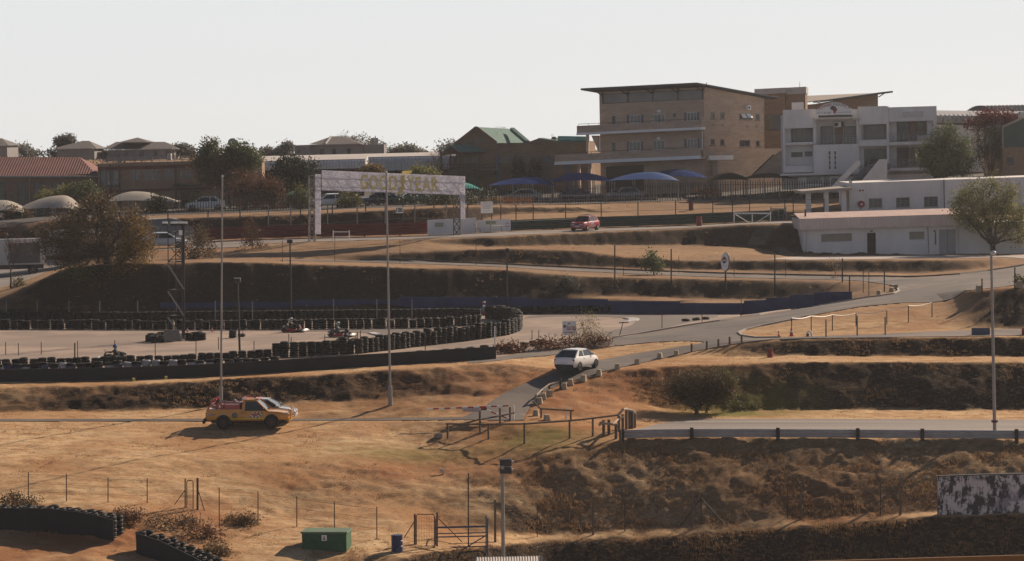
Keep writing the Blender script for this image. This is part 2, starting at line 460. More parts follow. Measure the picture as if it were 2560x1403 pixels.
SLAB = outline([(1925,648),(2010,642),(2100,640),(2800,635),(2800,640),(2400,645),(2200,648),(2000,650)])
YARD = outline([(-300,0,293.5),(200,0,286),(700,0,284),(1130,0,284),(1240,0,292),(1450,0,296),(1700,0,301),(2100,0,307),(2700,0,309),(2700,0,345),(-300,0,345)])
FLATS = [ROAD, KART, PAD, PATH, PIT, PARK, SLAB, YARD]

def make_ground():
    a = np.concatenate([[-1.3, -0.8, -0.5, -0.36, -0.28], np.arange(-0.225, 0.225, 0.00085), [0.28, 0.36, 0.5, 0.8, 1.3]])
    D = np.concatenate([[60, 80, 95, 106, 114, 120, 125, 129], np.arange(132, 180, 0.2), np.arange(180, 236, 0.4), np.arange(236, 285, 0.3), np.arange(285, 320, 1.0), [325, 332, 340, 355, 375, 400, 430, 470, 520, 600, 800, 1100, 1500]])
    A, DD = np.meshgrid(a, D)
    X, Y = A * DD, DD
    flat = np.zeros(X.shape); near = np.full(X.shape, 9.0)
    for p in FLATS:
        xs = [q[0] for q in p]; ys = [q[1] for q in p]
        m = (X > min(xs) - 2) & (X < max(xs) + 2) & (Y > min(ys) - 2) & (Y < max(ys) + 2)
        ins = inpoly(X[m], Y[m], p); ed = edgedist(X[m], Y[m], p)
        f = flat[m]; f[ins] = 1; flat[m] = f
        n = near[m]; n = np.minimum(n, np.where(ins, 0, ed)); near[m] = n
    keep = np.clip(near / 0.9, 0, 1)
    wob = fbm(X * 0.35, Y * 0.35, 3, 5) * 1.1 * keep
    z = ground(X, Y + wob)
    z2 = z.copy()
    for _ in range(2):                     # weathered, rounded crests
        z2[1:-1] = (z2[:-2] + 2 * z2[1:-1] + z2[2:]) / 4
    z = np.where(DD > 132, z * (1 - keep) + z2 * keep, z)
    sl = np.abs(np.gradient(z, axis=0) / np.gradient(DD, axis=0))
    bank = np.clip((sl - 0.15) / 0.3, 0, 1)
    fine = np.abs(A) < 0.23
    z = z + fine * keep * ((0.10 + 0.22 * bank) * fbm(X * 0.9, Y * 1.5, 3, 21) + (0.05 + 0.20 * bank) * fbm(X * 2.6, Y * 3.4, 3, 31))
    z = z - 0.10 * flat
    nr, nc = X.shape
    me = bpy.data.meshes.new('ground')
    me.vertices.add(nr * nc)
    me.vertices.foreach_set('co', np.stack([X, Y, z], -1).ravel())
    i = (np.arange(nr - 1)[:, None] * nc + np.arange(nc - 1)[None, :])
    q = np.stack([i, i + 1, i + 1 + nc, i + nc], -1).reshape(-1, 4)
    me.loops.add(q.size); me.loops.foreach_set('vertex_index', q.ravel())
    me.polygons.add(len(q)); me.polygons.foreach_set('loop_start', np.arange(len(q)) * 4)
    me.polygons.foreach_set('loop_total', np.full(len(q), 4))
    me.update(calc_edges=True)
    me.polygons.foreach_set('use_smooth', np.ones(len(q), bool))
    # what grows or lies where: green patches, bare red soil, worn trodden strips; also steep slopes that get painted shade
    def blob(x, y, rx, ry):
        c = G(x, y); return np.exp(-(((X - c.x) / rx) ** 2 + ((Y - c.y) / ry) ** 2))
    n1 = fbm(X * 0.8, Y * 0.8, 4, 77) + 0.5
    green = np.clip((blob(1850,1008,4,1.8) + blob(1830,1036,3.5,1.2) * 1.0 + blob(1350,1095,2.4,2.4) * 0.9 + blob(960,1132,4,1.6) * 0.45 + blob(1100,1140,3,1.5) * 0.4) * (0.4 + 1.0 * n1), 0, 1)
    red = np.clip((blob(1400,1010,6,5) * 0.5 + blob(1500,960,10,5) * 0.6 + blob(950,1180,3,1.5) * 0.8 + blob(1150,1160,5,2) * 0.7 + blob(520,1290,4,2.5) * 0.7 + blob(250,1330,3,2) * 0.9 + blob(60,1390,6,4) * 0.8 + blob(1250,1090,4,2.5) * 0.6) * (0.3 + 1.1 * n1), 0, 1)
    up = np.clip((DD - 177) / 40, 0, 1) * np.clip(.75 + .6 * fbm(X * .12, Y * .12, 3, 66), 0, 1)      # grazed, greyer grass on the upper terraces
    at = me.color_attributes.new('cover_shade', 'FLOAT_COLOR', 'POINT')
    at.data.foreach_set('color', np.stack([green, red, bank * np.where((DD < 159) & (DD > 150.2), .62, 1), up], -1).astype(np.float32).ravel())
    m, nt, bs = newmat('dry_grass')
    v = coords(nt, (1, 1, 1)); vst = coords(nt, (0.7, 1.6, 2.0))
    n_big = noise(nt, v, 0.11, 5, 0.6); n_mid = noise(nt, vst, 0.9, 6, 0.7); n_fin = noise(nt, vst, 5.5, 5, 0.75)
    c = ramp(nt, n_big, [(0.30, GR['red']), (0.48, GR['tan']), (0.62, GR['straw'])])
    c = mixc(nt, ramp(nt, n_mid, [(0.40, 0.85), (0.60, 0.0)]), c, GR['brown'])
    c = mixc(nt, ramp(nt, n_fin, [(0.34, 0.7), (0.48, 0.0)]), c, GR['dark'])
    spk = noise(nt, vst, 13.0, 3, 0.6)
    c = mixc(nt, ramp(nt, spk, [(0.27, 0.8), (0.36, 0.0)]), c, GR['dark'])
    att = node(nt, 'ShaderNodeVertexColor', layer_name='cover_shade')
    sp = node(nt, 'ShaderNodeSeparateColor'); nt.links.new(att.outputs[0], sp.inputs[0])
    c = mixc(nt, att.outputs[1], c, mixc(nt, n_mid, GR['worn'], GR['worn2']))
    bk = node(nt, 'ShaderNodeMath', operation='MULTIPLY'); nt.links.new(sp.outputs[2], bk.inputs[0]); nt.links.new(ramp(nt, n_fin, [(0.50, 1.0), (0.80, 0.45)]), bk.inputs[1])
    c = mixc(nt, bk.outputs[0], c, GR['bank_shade'])  # shade of the steep banks, put into the soil colour as near-black
    c = mixc(nt, sp.outputs[1], c, mixc(nt, n_fin, GR['soil'], GR['red']))
    gf = node(nt, 'ShaderNodeMath', operation='MULTIPLY'); gf.inputs[1].default_value = 0.9
    nt.links.new(sp.outputs[0], gf.inputs[0])
    c = mixc(nt, gf.outputs[0], c, mixc(nt, n_fin, GR['green'], GR['green2']))
    nt.links.new(c, bs.inputs['Base Color'])
    bs.inputs['Roughness'].default_value = 0.95
    bs.inputs['Specular IOR Level'].default_value = 0.05
    bump(nt, bs, n_fin, 0.5, 0.08)
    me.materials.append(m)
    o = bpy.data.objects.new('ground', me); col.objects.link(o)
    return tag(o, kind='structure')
GR = dict(straw=(0.59, 0.425, 0.25), tan=(0.485, 0.325, 0.182), brown=(0.36, 0.205, 0.10), red=(0.30, 0.125, 0.05), dark=(0.10, 0.055, 0.028), worn=(0.135, 0.085, 0.056), worn2=(0.25, 0.168, 0.112), bank_shade=(0.026, 0.018, 0.014), soil=(0.26, 0.11, 0.055), green=(0.10, 0.12, 0.025), green2=(0.17, 0.15, 0.04))
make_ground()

def asphalt(name, c, c2, streak=(0.25, 1.2, 1), patch=None):
    m, nt, bs = newmat(name)
    v = coords(nt, streak); vo = coords(nt)
    f = noise(nt, v, 0.5, 5, 0.6); g = noise(nt, vo, 9, 3, 0.7)
    cc = ramp(nt, f, [(0.35, c2), (0.6, c)])
    cc = mixc(nt, ramp(nt, g, [(0.4, 0.35), (0.6, 0.0)]), cc, tuple(x * 0.6 for x in c2))
    if patch:
        h = noise(nt, vo, 0.16, 5, 0.6)
        cc = mixc(nt, ramp(nt, h, [(0.46, 0.0), (0.60, 0.85)]), cc, patch)
    nt.links.new(cc, bs.inputs['Base Color'])
    bs.inputs['Roughness'].default_value = 0.85
    bs.inputs['Specular IOR Level'].default_value = 0.25
    bump(nt, bs, g, 0.25, 0.02)
    return m
M_ROAD = asphalt('road_asphalt', (0.125, 0.108, 0.102), (0.080, 0.071, 0.068), (0.3, 0.9, 1), (0.155, 0.128, 0.112))
M_KART = asphalt('kart_asphalt', (0.27, 0.21, 0.175), (0.20, 0.155, 0.13), (0.12, 1.0, 1), (0.33, 0.25, 0.2))
M_PAD = asphalt('pad_asphalt', (0.27, 0.24, 0.22), (0.155, 0.138, 0.13), (0.05, 1.6, 1))
M_CONC = asphalt('concrete', (0.45, 0.40, 0.36), (0.34, 0.30, 0.27))
M_LANE = asphalt('lane_asphalt', (0.17, 0.145, 0.13), (0.125, 0.105, 0.097), (0.15, 1.0, 1))
M_YARD = asphalt('yard_asphalt', (0.09, 0.083, 0.08), (0.06, 0.056, 0.055))
LANE1 = outline([(660,827),(850,824.5),(1000,823.5),(1170,819),(1165,832),(1080,846),(1000,858),(900,872),(835,880),(838,868),(900,858),(950,849),(960,842),(935,835),(850,830.5),(720,830)])
LANE2 = outline([(1305,797),(1330,789),(1500,785),(1740,783),(1800,785),(1790,795),(1690,815),(1600,834),(1510,845),(1430,850),(1440,840),(1520,830),(1570,819),(1592,806),(1575,797),(1500,792),(1400,792)])
sheet('service_road', ROAD, M_ROAD)
sheet('kart_track', KART, M_KART, step=1.2)
sheet('paved_track', PAD, M_PAD)
sheet('perimeter_path', PATH, M_ROAD)
sheet('pit_road', PIT, M_PAD)
sheet('car_park', PARK, M_PAD, step=1.2)
sheet('concrete_apron', SLAB, M_CONC)
sheet('building_yard', YARD, M_YARD, step=2.0)
sheet('racing_lane', smoothpoly(LANE1), M_LANE, 0.04)
sheet('racing_lane', smoothpoly(LANE2), M_LANE, 0.04)
def kerb_strip(pts, w_, ma, mb_, lift, n_each=1.2):
    P = [G(*p) for p in pts]; k = 0
    A, B = MB(), MB()
    for p, q in zip(P[:-1], P[1:]):
        d = q - p; L = d.length; n = max(1, int(L / n_each)); side = Vector((-d.y, d.x, 0)).normalized() * w_
        for i in range(n):
            a, b = p + d * i / n, p + d * (i + 1) / n
            q4 = [a, b, b + side, a + side]
            (A if k % 2 else B).hexa([Vector((v.x, v.y, gz(v.x, v.y) + .02)) for v in q4], [Vector((v.x, v.y, gz(v.x, v.y) + lift)) for v in q4]); k += 1
    for m_, x in ((A, ma), (B, mb_)):
        o = m_.build('track_kerb', x); tag(o, kind='structure')
WHITE_P = mat('kerb_white', (.55, .53, .52), .7, .3, 3); BLUE_P = mat('kerb_blue', (.16, .17, .24), .7, .3, 3)
kerb_strip([(835,879),(845,868),(905,857),(952,848),(962,841),(938,834)], .55, WHITE_P, BLUE_P, .11)
kerb_strip([(1572,808),(1594,804),(1600,799),(1582,796.5)], .8, WHITE_P, mat('kerb_grey', (.33, .32, .31), .7), .11)
def kerb(pts, m, w_=.16, h=.11):
    P = [G(*p) for p in pts]; Q = []
    for p, q in zip(P[:-1], P[1:]):
        n = max(1, int((q - p).length / 1.2)); Q += [p.lerp(q, i / n) for i in range(n)]
    Q.append(P[-1]); rows = []
    for i, p in enumerate(Q):
        t = Q[min(i + 1, len(Q) - 1)] - Q[max(0, i - 1)]; n = Vector((-t.y, t.x, 0)).normalized() * w_; z = gz(p.x, p.y)
        rows.append([Vector((p.x, p.y, z - .1)), Vector((p.x, p.y, z + h)), Vector((p.x + n.x, p.y + n.y, z + h)), Vector((p.x + n.x, p.y + n.y, z - .1))])
    mb = MB(); mb.grid(rows); o = mb.build('kerb', m); tag(o, kind='structure')
KC = mat('kerb_concrete', (.36, .32, .29), .85, .3, 4); KD = mat('kerb_shade', (.075, .07, .07), .85, .3, 4)  # the near-black kerb tone paints the shade on the upper road's kerb face
kerb([(1310,882),(1400,871),(1470,856),(1530,846),(1620,832),(1700,818),(1800,803),(1900,787),(2000,772),(2100,756),(2200,741),(2236,735),(2250,729),(2247,722),(2230,714)], KC)
kerb([(900,651),(1100,655),(1300,664),(1500,673),(1700,681),(1850,686),(2000,689),(2200,692),(2320,692),(2400,687),(2470,678),(2560,664)], KD, .16, .13)
kerb([(2000,796),(1900,816),(1860,826),(1844,833),(1851,840),(1890,846),(1950,845)], KC)
# ---------------------------------------------------------------- facades
class Face:
    """an upright wall plane through the photo pixel (x, y) at distance D, running at th from +X; k: fall of its courses"""
    def __init__(s, x, y, D, th=0.0, k=0.0, O=None):
        s.O = Vector(O) if O is not None else P3(x, y, D)
        s.c, s.s, s.k = math.cos(R(th)), math.sin(R(th)), k
        s.U = Vector((s.c, s.s, k)); s.n = Vector((s.s, -s.c, 0))
    def uz(s, x, y):
        d = ray(x, y); c0 = Vector((0, 0, ZC))
        t = (s.O - c0).dot(s.n) / d.dot(s.n)
        p = c0 + d * t - s.O
        u = p.x * s.c + p.y * s.s
        return u, p.z - u * s.k
    def p(s, u, z, d=0): return s.O + s.U * u + Vector((0, 0, z)) + s.n * d
    def q(s, x, y, d=0): return s.p(*s.uz(x, y), d)
    def rect(s, x0, y0, x1, y1):
        xm, ym = (x0 + x1) / 2, (y0 + y1) / 2
        return s.uz(x0, ym)[0], s.uz(xm, y1)[1], s.uz(x1, ym)[0], s.uz(xm, y0)[1]
    def bx(s, mb, u0, z0, u1, z1, d0, d1):
        r = lambda d: [s.p(u0, z0, d), s.p(u1, z0, d), s.p(u1, z1, d), s.p(u0, z1, d)]
        return mb.hexa(r(d0), r(d1))
    def pb(s, mb, x0, y0, x1, y1, d0, d1): return s.bx(mb, *s.rect(x0, y0, x1, y1), d0, d1)
    def poly(s, mb, px, d0, d1):
        return mb.prism([s.q(x, y, d0) for x, y in px], s.n * (d1 - d0))
    def skin(s, mb, r, ops=(), dep=0.18):
        """wall with real openings: r and ops are (u0, z0, u1, z1)"""
        us = sorted({r[0], r[2], *[o[0] for o in ops], *[o[2] for o in ops]}); zs = sorted({r[1], r[3], *[o[1] for o in ops], *[o[3] for o in ops]})
        us = [u for u in us if r[0] <= u <= r[2]]; zs = [z for z in zs if r[1] <= z <= r[3]]
        for a, b in zip(us[:-1], us[1:]):
            for c, d in zip(zs[:-1], zs[1:]):
                m, n = (a + b) / 2, (c + d) / 2
                if any(o[0] < m < o[2] and o[1] < n < o[3] for o in ops): continue
                mb.add([s.p(a, c), s.p(b, c), s.p(b, d), s.p(a, d)], [(0, 1, 2, 3)])
        for o in [*ops, r]:
            q = [s.p(o[0], o[1]), s.p(o[2], o[1]), s.p(o[2], o[3]), s.p(o[0], o[3])]
            b = [v - s.n * dep for v in q]
            mb.add(q + b, [(i, (i + 1) % 4, 4 + (i + 1) % 4, 4 + i) for i in range(4)])
        return mb
    def window(s, root, r, nx=2, ny=1, fm=None, gm=None, fw=0.06, d=-0.10, sill=None, name='window'):
        u0, z0, u1, z1 = r
        mb = MB()
        for a, b, c, e in ((u0, z0, u1, z0 + fw), (u0, z1 - fw, u1, z1), (u0, z0 + fw, u0 + fw, z1 - fw), (u1 - fw, z0 + fw, u1, z1 - fw)):
            s.bx(mb, a, b, c, e, d, d + 0.05)
        for i in range(1, nx):
            u = u0 + (u1 - u0) * i / nx; s.bx(mb, u - fw * .35, z0 + fw, u + fw * .35, z1 - fw, d + 0.004, d + 0.046)
        for i in range(1, ny):
            z = z0 + (z1 - z0) * i / ny; s.bx(mb, u0 + fw, z - fw * .35, u1 - fw, z + fw * .35, d + 0.008, d + 0.042)
        f = mb.build(name, fm or M['frame_grey'], root)
        g = MB(); s.bx(g, u0 + fw * .5, z0 + fw * .5, u1 - fw * .5, z1 - fw * .5, d - 0.01, d + 0.014)
        g.build('pane', gm or M['glass'], f)
        if sill:
            g = MB(); s.bx(g, u0 - 0.08, z0 - 0.09, u1 + 0.08, z0 - 0.003, -0.05, 0.08); g.build('sill', sill, f)
        return f
    def pwin(s, root, x0, y0, x1, y1, **k): return s.window(root, s.rect(x0, y0, x1, y1), **k)
M = {}
def glassmat(name, c, c2, rough=0.12):
    m = mat(name, c, rough, scale=0.35, c2=c2, spec=0.5)
    return m
M['glass'] = glassmat('window_glass', (0.035, 0.037, 0.042), (0.016, 0.017, 0.02))
M['glass_curtain'] = glassmat('curtained_glass', (0.16, 0.15, 0.145), (0.07, 0.066, 0.066))
M['glass_pale'] = glassmat('pale_glazing', (0.20, 0.20, 0.18), (0.12, 0.12, 0.11), 0.3)
M['glass_blind'] = glassmat('blind_glass', (0.24, 0.21, 0.16), (0.18, 0.16, 0.12), 0.4)
M['frame_grey'] = mat('grey_frame', (0.30, 0.31, 0.33), 0.5)
M['frame_white'] = mat('white_frame', (0.68, 0.68, 0.68), 0.5, 0.1)
M['frame_dark'] = mat('dark_frame', (0.04, 0.04, 0.045), 0.5)
M['white'] = mat('white_plaster', (0.70, 0.68, 0.67), 0.85, c2=(0.55, 0.53, 0.52), scale=0.5, stretch=(1.2, 1.2, 0.35))
M['white_clean'] = mat('white_paint', (0.75, 0.74, 0.73), 0.6, 0.12, 0.4)
def brick(name, c1, c2, mortar, big=(0.8, 1.15), sc=1.0):
    m, nt, bs = newmat(name)
    v = coords(nt)
    bt = node(nt, 'ShaderNodeTexBrick')
    for k, q in (('Color1', c1), ('Color2', c2), ('Mortar', mortar)): bt.inputs[k].default_value = (*q, 1)
    for k, q in (('Scale', sc), ('Mortar Size', 0.012), ('Brick Width', 0.30), ('Row Height', 0.10), ('Bias', 0.0)): bt.inputs[k].default_value = q
    # courses run with height whatever way the wall faces
    sx = node(nt, 'ShaderNodeSeparateXYZ'); nt.links.new(v, sx.inputs[0])
    ad = node(nt, 'ShaderNodeMath', operation='ADD'); nt.links.new(sx.outputs[0], ad.inputs[0]); nt.links.new(sx.outputs[1], ad.inputs[1])
    cb = node(nt, 'ShaderNodeCombineXYZ'); nt.links.new(ad.outputs[0], cb.inputs[0]); nt.links.new(sx.outputs[2], cb.inputs[1])
    nt.links.new(cb.outputs[0], bt.inputs['Vector'])
    vs_ = coords(nt, (0.5, 0.5, 2.2))
    f = noise(nt, vs_, 0.9, 6, 0.7)
    c = mixc(nt, 1.0, bt.outputs[0], ramp(nt, f, [(0.3, big[0]), (0.7, big[1])]), 'MULTIPLY')
    nt.links.new(c, bs.inputs['Base Color'])
    bs.inputs['Roughness'].default_value = 0.9; bs.inputs['Specular IOR Level'].default_value = 0.15
    return m
M['brick'] = brick('tan_face_brick', (0.46, 0.33, 0.245), (0.38, 0.26, 0.19), (0.38, 0.315, 0.265))
M['brick2'] = brick('yellow_brown_brick', (0.31, 0.215, 0.12), (0.25, 0.165, 0.095), (0.24, 0.19, 0.14))
M['brick3'] = brick('brown_brick', (0.22, 0.14, 0.088), (0.17, 0.105, 0.07), (0.17, 0.13, 0.10))
M['brick4'] = brick('orange_brick', (0.26, 0.165, 0.115), (0.21, 0.13, 0.09), (0.24, 0.18, 0.13))
M['dark_red'] = mat('dark_red_band', (0.13, 0.045, 0.038), 0.8)
M['dark_steel'] = mat('dark_steel', (0.045, 0.045, 0.05), 0.5)
M['roof_dark'] = mat('dark_roof_edge', (0.055, 0.058, 0.068), 0.6)
M['grey_render'] = mat('grey_render', (0.36, 0.345, 0.335), 0.85)
M['black'] = mat('matt_black', (0.014, 0.014, 0.015), 0.7)
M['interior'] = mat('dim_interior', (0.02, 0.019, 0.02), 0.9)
M['teal'] = mat('teal_roof_sheet', (0.115, 0.20, 0.185), 0.8, 0.25, 0.8, spec=.08)
M['teal_cloth'] = mat('teal_shade_cloth', (0.05, 0.24, 0.23), 0.9, 0.2, spec=.05)
M['blue_pilaster'] = mat('blue_grey_paint', (0.10, 0.115, 0.165), 0.7)
M['brown_wood'] = mat('brown_timber', (0.055, 0.03, 0.026), 0.7)
M['grey_pole'] = mat('galvanised_steel', (0.33, 0.32, 0.31), 0.45, 0.3, 2.0, 0.5)

def rail(mb, f, x0, y0, x1, y1, d, posts=6, rails=2, r=0.025):
    """balustrade between two photo pixels on a facade plane, hanging down h"""
    a, b = f.uz(x0, y0), f.uz(x1, y1)
    h = abs(f.uz((x0 + x1) / 2, (y0 + y1) / 2)[1] - f.uz((x0 + x1) / 2, (y0 + y1) / 2 + rails[1])[1]) if isinstance(rails, tuple) else 0.9
    n = rails[0] if isinstance(rails, tuple) else rails
    for i in range(n):
        z = -h * i / max(1, n)
        mb.tube(f.p(a[0], a[1] + z, d), f.p(b[0], b[1] + z, d), r, r, 5)
    for i in range(posts + 1):
        t = i / posts
        u, z = a[0] + (b[0] - a[0]) * t, a[1] + (b[1] - a[1]) * t
        mb.tube(f.p(u, z, d), f.p(u, z - h, d), r, r, 5)
def text(s, f, x0, y0, x1, y1, m, name, root, d=0.03, ext=0.004, bold=0.0, chars=None):
    """lettering filling a pixel rectangle of a facade plane, as a mesh"""
    cu = bpy.data.curves.new(name, 'FONT'); cu.body = s; cu.size = 1; cu.extrude = 0.0; cu.offset = bold
    cu.align_x = 'LEFT'; cu.resolution_u = 3
    t = bpy.data.objects.new(name, cu)
    me = bpy.data.meshes.new_from_object(t)
    bpy.data.objects.remove(t); bpy.data.curves.remove(cu)
    co = np.array([v.co[:] for v in me.vertices])
    lo, hi = co.min(0), co.max(0)
    u0, z0, u1, z1 = f.rect(x0, y0, x1, y1)
    w0 = Vector(root['w0'])
    for v in me.vertices:
        a, b = (v.co.x - lo[0]) / (hi[0] - lo[0]), (v.co.y - lo[1]) / (hi[1] - lo[1])
        u = u0 + (u1 - u0) * a
        z = z0 + (z1 - z0) * b
        if chars: u, z = chars(a, b, u0, z0, u1, z1)
        v.co = f.p(u, z, d) - w0
    me.materials.clear(); me.materials.append(m)
    o = bpy.data.objects.new(name, me); col.objects.link(o); o.parent = root
    return o

# ---------------------------------------------------------------- the tall brick clubhouse with two balconies
def main_building():
    f = Face(1640, 500, 322, -18, 0.026)
    B = f.q(1762, 480)
    sd = Face(0, 0, 0, 44, -0.004, B)
    base = f.q(1640, 500)
    root = thing('brick_office_block', 'tall tan brick block with two long balconies and an overhanging dark roof', 'building', base)
    wr = (f.uz(1501, 400)[0], f.uz(1640, 505)[1], f.uz(1762, 400)[0], f.uz(1640, 216)[1])
    win = [(1529,289,1539,311),(1574,287,1602,308),(1634,285,1662,306),(1681,283,1690,294),(1717,281,1742,302),
           (1529,356,1539,378),(1573,354,1601,377),(1632,351,1662,374),(1717,347,1743,370)]
    R_ = [f.rect(*q) for q in win]
    clere = f.rect(1507, 229, 1757, 254)
    garage = f.rect(1515, 415, 1610, 480)
    mb = MB(); f.skin(mb, wr, R_ + [clere, garage])
    A2 = f.p(wr[0], 0); back = Vector((sd.c, sd.s, 0)) * 15
    sr = (0, sd.uz(1830, 480)[1], sd.uz(1911, 400)[0], sd.uz(1850, 260)[1])
    swin = [(1777,280,1787,297),(1801,280,1811,297),(1849,283,1879,299),(1889,284,1899,301),(1777,347,1787,363),(1801,348,1811,364),(1849,350,1876,367),(1890,351,1900,367)]
    SR = [sd.rect(*q) for q in swin]
    sd.skin(mb, (0, sr[1], sr[2], sr[3] - 0.02), SR)
    # wedge of wall under the falling roof
    top = [sd.p(0, sr[3] - 0.02), sd.p(sr[2], sr[3] - 0.02), sd.q(1911, 247), f.q(1762, 213)]
    mb.add(top, [(0, 1, 2, 3)])
    # rear and left walls close the block
    a, b = f.p(wr[0], wr[1]), f.p(wr[2], wr[1])
    h0 = f.p(wr[0], wr[3]); bk = sd.p(sr[2], sr[1]) ; bt = sd.q(1911, 247)
    la = a + (bk - b); lt = h0 + (bt - f.q(1762, 213))
    mb.add([a, la, lt, h0], [(0, 1, 2, 3)]); mb.add([bk, la, lt, bt], [(0, 1, 2, 3)])
    mb.build('wall', M['brick'], root)
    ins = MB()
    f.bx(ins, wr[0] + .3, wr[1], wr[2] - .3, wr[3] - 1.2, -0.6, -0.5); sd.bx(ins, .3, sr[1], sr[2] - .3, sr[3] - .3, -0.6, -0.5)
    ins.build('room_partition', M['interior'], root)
    for q, r in zip(win, R_):
        wide = q[2] - q[0] > 20
        f.window(root, r, 3 if wide else 1, 1, M['frame_white'] if wide else M['frame_grey'], M['glass_curtain'] if wide else M['glass'])
        if wide and q[0] not in (1634, 1632):       # louvred shutters either side
            for x in (q[0] - 6, q[2] + 1):
                mb = MB(); f.pb(mb, x, q[1], x + 5, q[3], 0.01, 0.05); mb.build('shutter', M['blue_pilaster'], root)
    for q, r in zip(swin, SR):
        sd.window(root, r, 2 if q[2] - q[0] > 20 else 1, 1, M['frame_grey'], M['glass'], sill=M['brick3'])
    for x in (1851, 1865):                            # two top-hung sashes pushed open
        mb = MB(); u0, z0, u1, z1 = sd.rect(x, 285, x + 11, 297)
        mb.prism([sd.p(u0, z1, 0.02), sd.p(u1, z1, 0.02), sd.p(u1, z0 + .1, 0.42), sd.p(u0, z0 + .1, 0.42)], Vector((0, 0, 0.03)))
        mb.build('open_sash', M['white_clean'], root)
    cl = f.window(root, clere, 4, 1, M['dark_steel'], M['glass_pale'], fw=0.07, name='clerestory_window')
    for i in range(5):                                # struts that carry the overhang
        mb = MB()
        x = 1507 + 62.5 * i
        p = f.q(min(x, 1757), 240 - (x - 1507) * .045, 0.05)
        mb.beam(p, p + f.n * 1.7 + Vector((0, 0, 0.9)) + f.U * (-0.9), 0.10); mb.beam(p, p + f.n * 1.7 + Vector((0, 0, 0.9)) + f.U * 0.9, 0.07)
        mb.beam(p - Vector((0, 0, 0.9)), p + Vector((0, 0, 0.6)), 0.1)
        mb.build('roof_strut', M['dark_steel'], root)
    # roof sheet
    pl_, pa, pr = f.q(1464, 226, 2.0), f.q(1753, 211.5, 2.0), sd.q(1931, 248, 0.9)
    mb = MB(); mb.prism([pl_, pa, pr, pl_ + (pr - pa)], (0, 0, 0.16))
    o = mb.build('roof', M['roof_dark'], root)
    mb = MB(); mb.prism([pl_ + Vector((0, 0, .163)), pa + Vector((0, 0, .163)), pr + Vector((0, 0, .163)), pl_ + (pr - pa) + Vector((0, 0, .163))], (0, 0, 0.05)); mb.build('roof_sheeting', M['grey_render'], o)
    # upper balcony
    def balcony(px, y_top, y_mid, y_bot, x0, x1, dep):
        mb = MB(); r = f.rect(x0, y_top, x1, y_mid); f.bx(mb, r[0], r[1], r[2], r[3], dep - 0.25, dep)
        f.bx(mb, r[0], r[1], r[0] + 0.25, r[3], 0.0, dep - 0.253); f.bx(mb, r[2] - .25, r[1], r[2], r[3], 0.0, dep - 0.253)
        w_ = mb.build('balcony_parapet', M['brick'], root)
        mb = MB(); r2 = f.rect(x0, y_mid, x1, y_bot); f.bx(mb, r2[0] - .03, r2[1], r2[2] + .03, r2[3], 0.0, dep + 0.06)
        mb.build('balcony_slab', M['white_clean'], w_)
        mb = MB(); rail(mb, f, x0 + 4, (y_top - 4) + .022 * (x1 - x0), x1 - 4, (y_top - 4) - .022 * (x1 - x0), dep - 0.12, 12, (1, 4)); mb.build('balcony_railing', M['dark_steel'], w_)
    balcony(None, 307.5, 325, 331, 1453, 1763, 1.8)
    balcony(None, 379, 396, 404, 1403, 1763, 2.6)
    # the lower balcony turns the corner
    mb = MB(); r = sd.rect(1763, 373, 1935, 391); sd.bx(mb, -1.5, r[1], r[2], r[3], 1.0, 1.25); q = sd.rect(1763, 391, 1935, 480); sd.bx(mb, 1.0, q[1], q[2], r[1] - .002, 0.3, 1.15)
    w_ = mb.build('terrace_wall', M['brick'], root)
    mb = MB(); r = sd.rect(1752, 389, 1812, 400); sd.bx(mb, r[0], r[1], r[2], r[3], 1.0, 1.31); mb.build('terrace_slab', M['white_clean'], w_)
    for x, y0, y1 in ((1476, 337, 380), (1455, 405, 500), (1482, 405, 500)):
        mb = MB(); f.pb(mb, x - 3, y0, x + 3, y1, 0.9, 1.3); mb.build('pier', M['brick'], root)
    mb = MB(); f.poly(mb, [(1483,339),(1501,339),(1501,380)], 0.4, 0.8); mb.build('stair_wall', M['brick'], root)
    for x, y0, y1 in ((1501, 339, 381), (1757, 327, 371)):
        mb = MB(); mb.tube(f.q(x, y0, 0.2), f.q(x, y1, 0.2), 0.05, 0.05, 6); mb.build('downpipe', M['frame_white'], root)
    # outside stair by the neighbouring white building
    g = Face(0, 0, 0, 44, 0, sd.p(sr[2] - 2, 0, 1.2))
    mb = MB(); st = Face(1935, 440, 316, 0); st.poly(mb, [(1880,441),(1935,389),(1960,372),(1960,441)], -0.3, 0.0)
    mb.build('stair_flank', M['brick'], root)
    mb = MB(); st.poly(mb, [(1879,437),(1934,385),(1934,389),(1879,441)], -0.2, 0.08); mb.build('stair_string', M['dark_steel'], root)
    # air conditioner on the side wall
    mb = MB(); sd.pb(mb, 1861, 264, 1870, 275, 0.02, 0.5); a = mb.build('air_conditioner', M['white_clean'], root, bevel=0.03)
    mb = MB(); c = sd.q(1864.8, 269.5, 0.505); mb.lathe((0, 0, 0), [(0.16, 0), (0.16, 0.02)], 12, 'Y'); mb.v = [tuple(c + Matrix.Rotation(R(44), 3, 'Z') @ Vector(p) * 1.0) for p in mb.v]; mb.build('fan', M['black'], a)
    for x, y in ((1783,309),(1807,310),(1892,313),(1869,313)):
        mb = MB(); sd.pb(mb, x - 4, y, x + 4, y + 7, 0.0, 0.012); mb.build('drip_stain', mat('pale_stain', (0.30, 0.25, 0.22), 0.9), root)
    # floodlights under the clerestory and over the doors
    for x, y in ((1648,278),(1647,346)):
        mb = MB(); f.pb(mb, x - 4, y - 3, x + 4, y + 3, 0.02, 0.2); mb.build('wall_light', M['white_clean'], root)
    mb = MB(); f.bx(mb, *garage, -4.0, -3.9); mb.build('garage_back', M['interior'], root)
main_building()

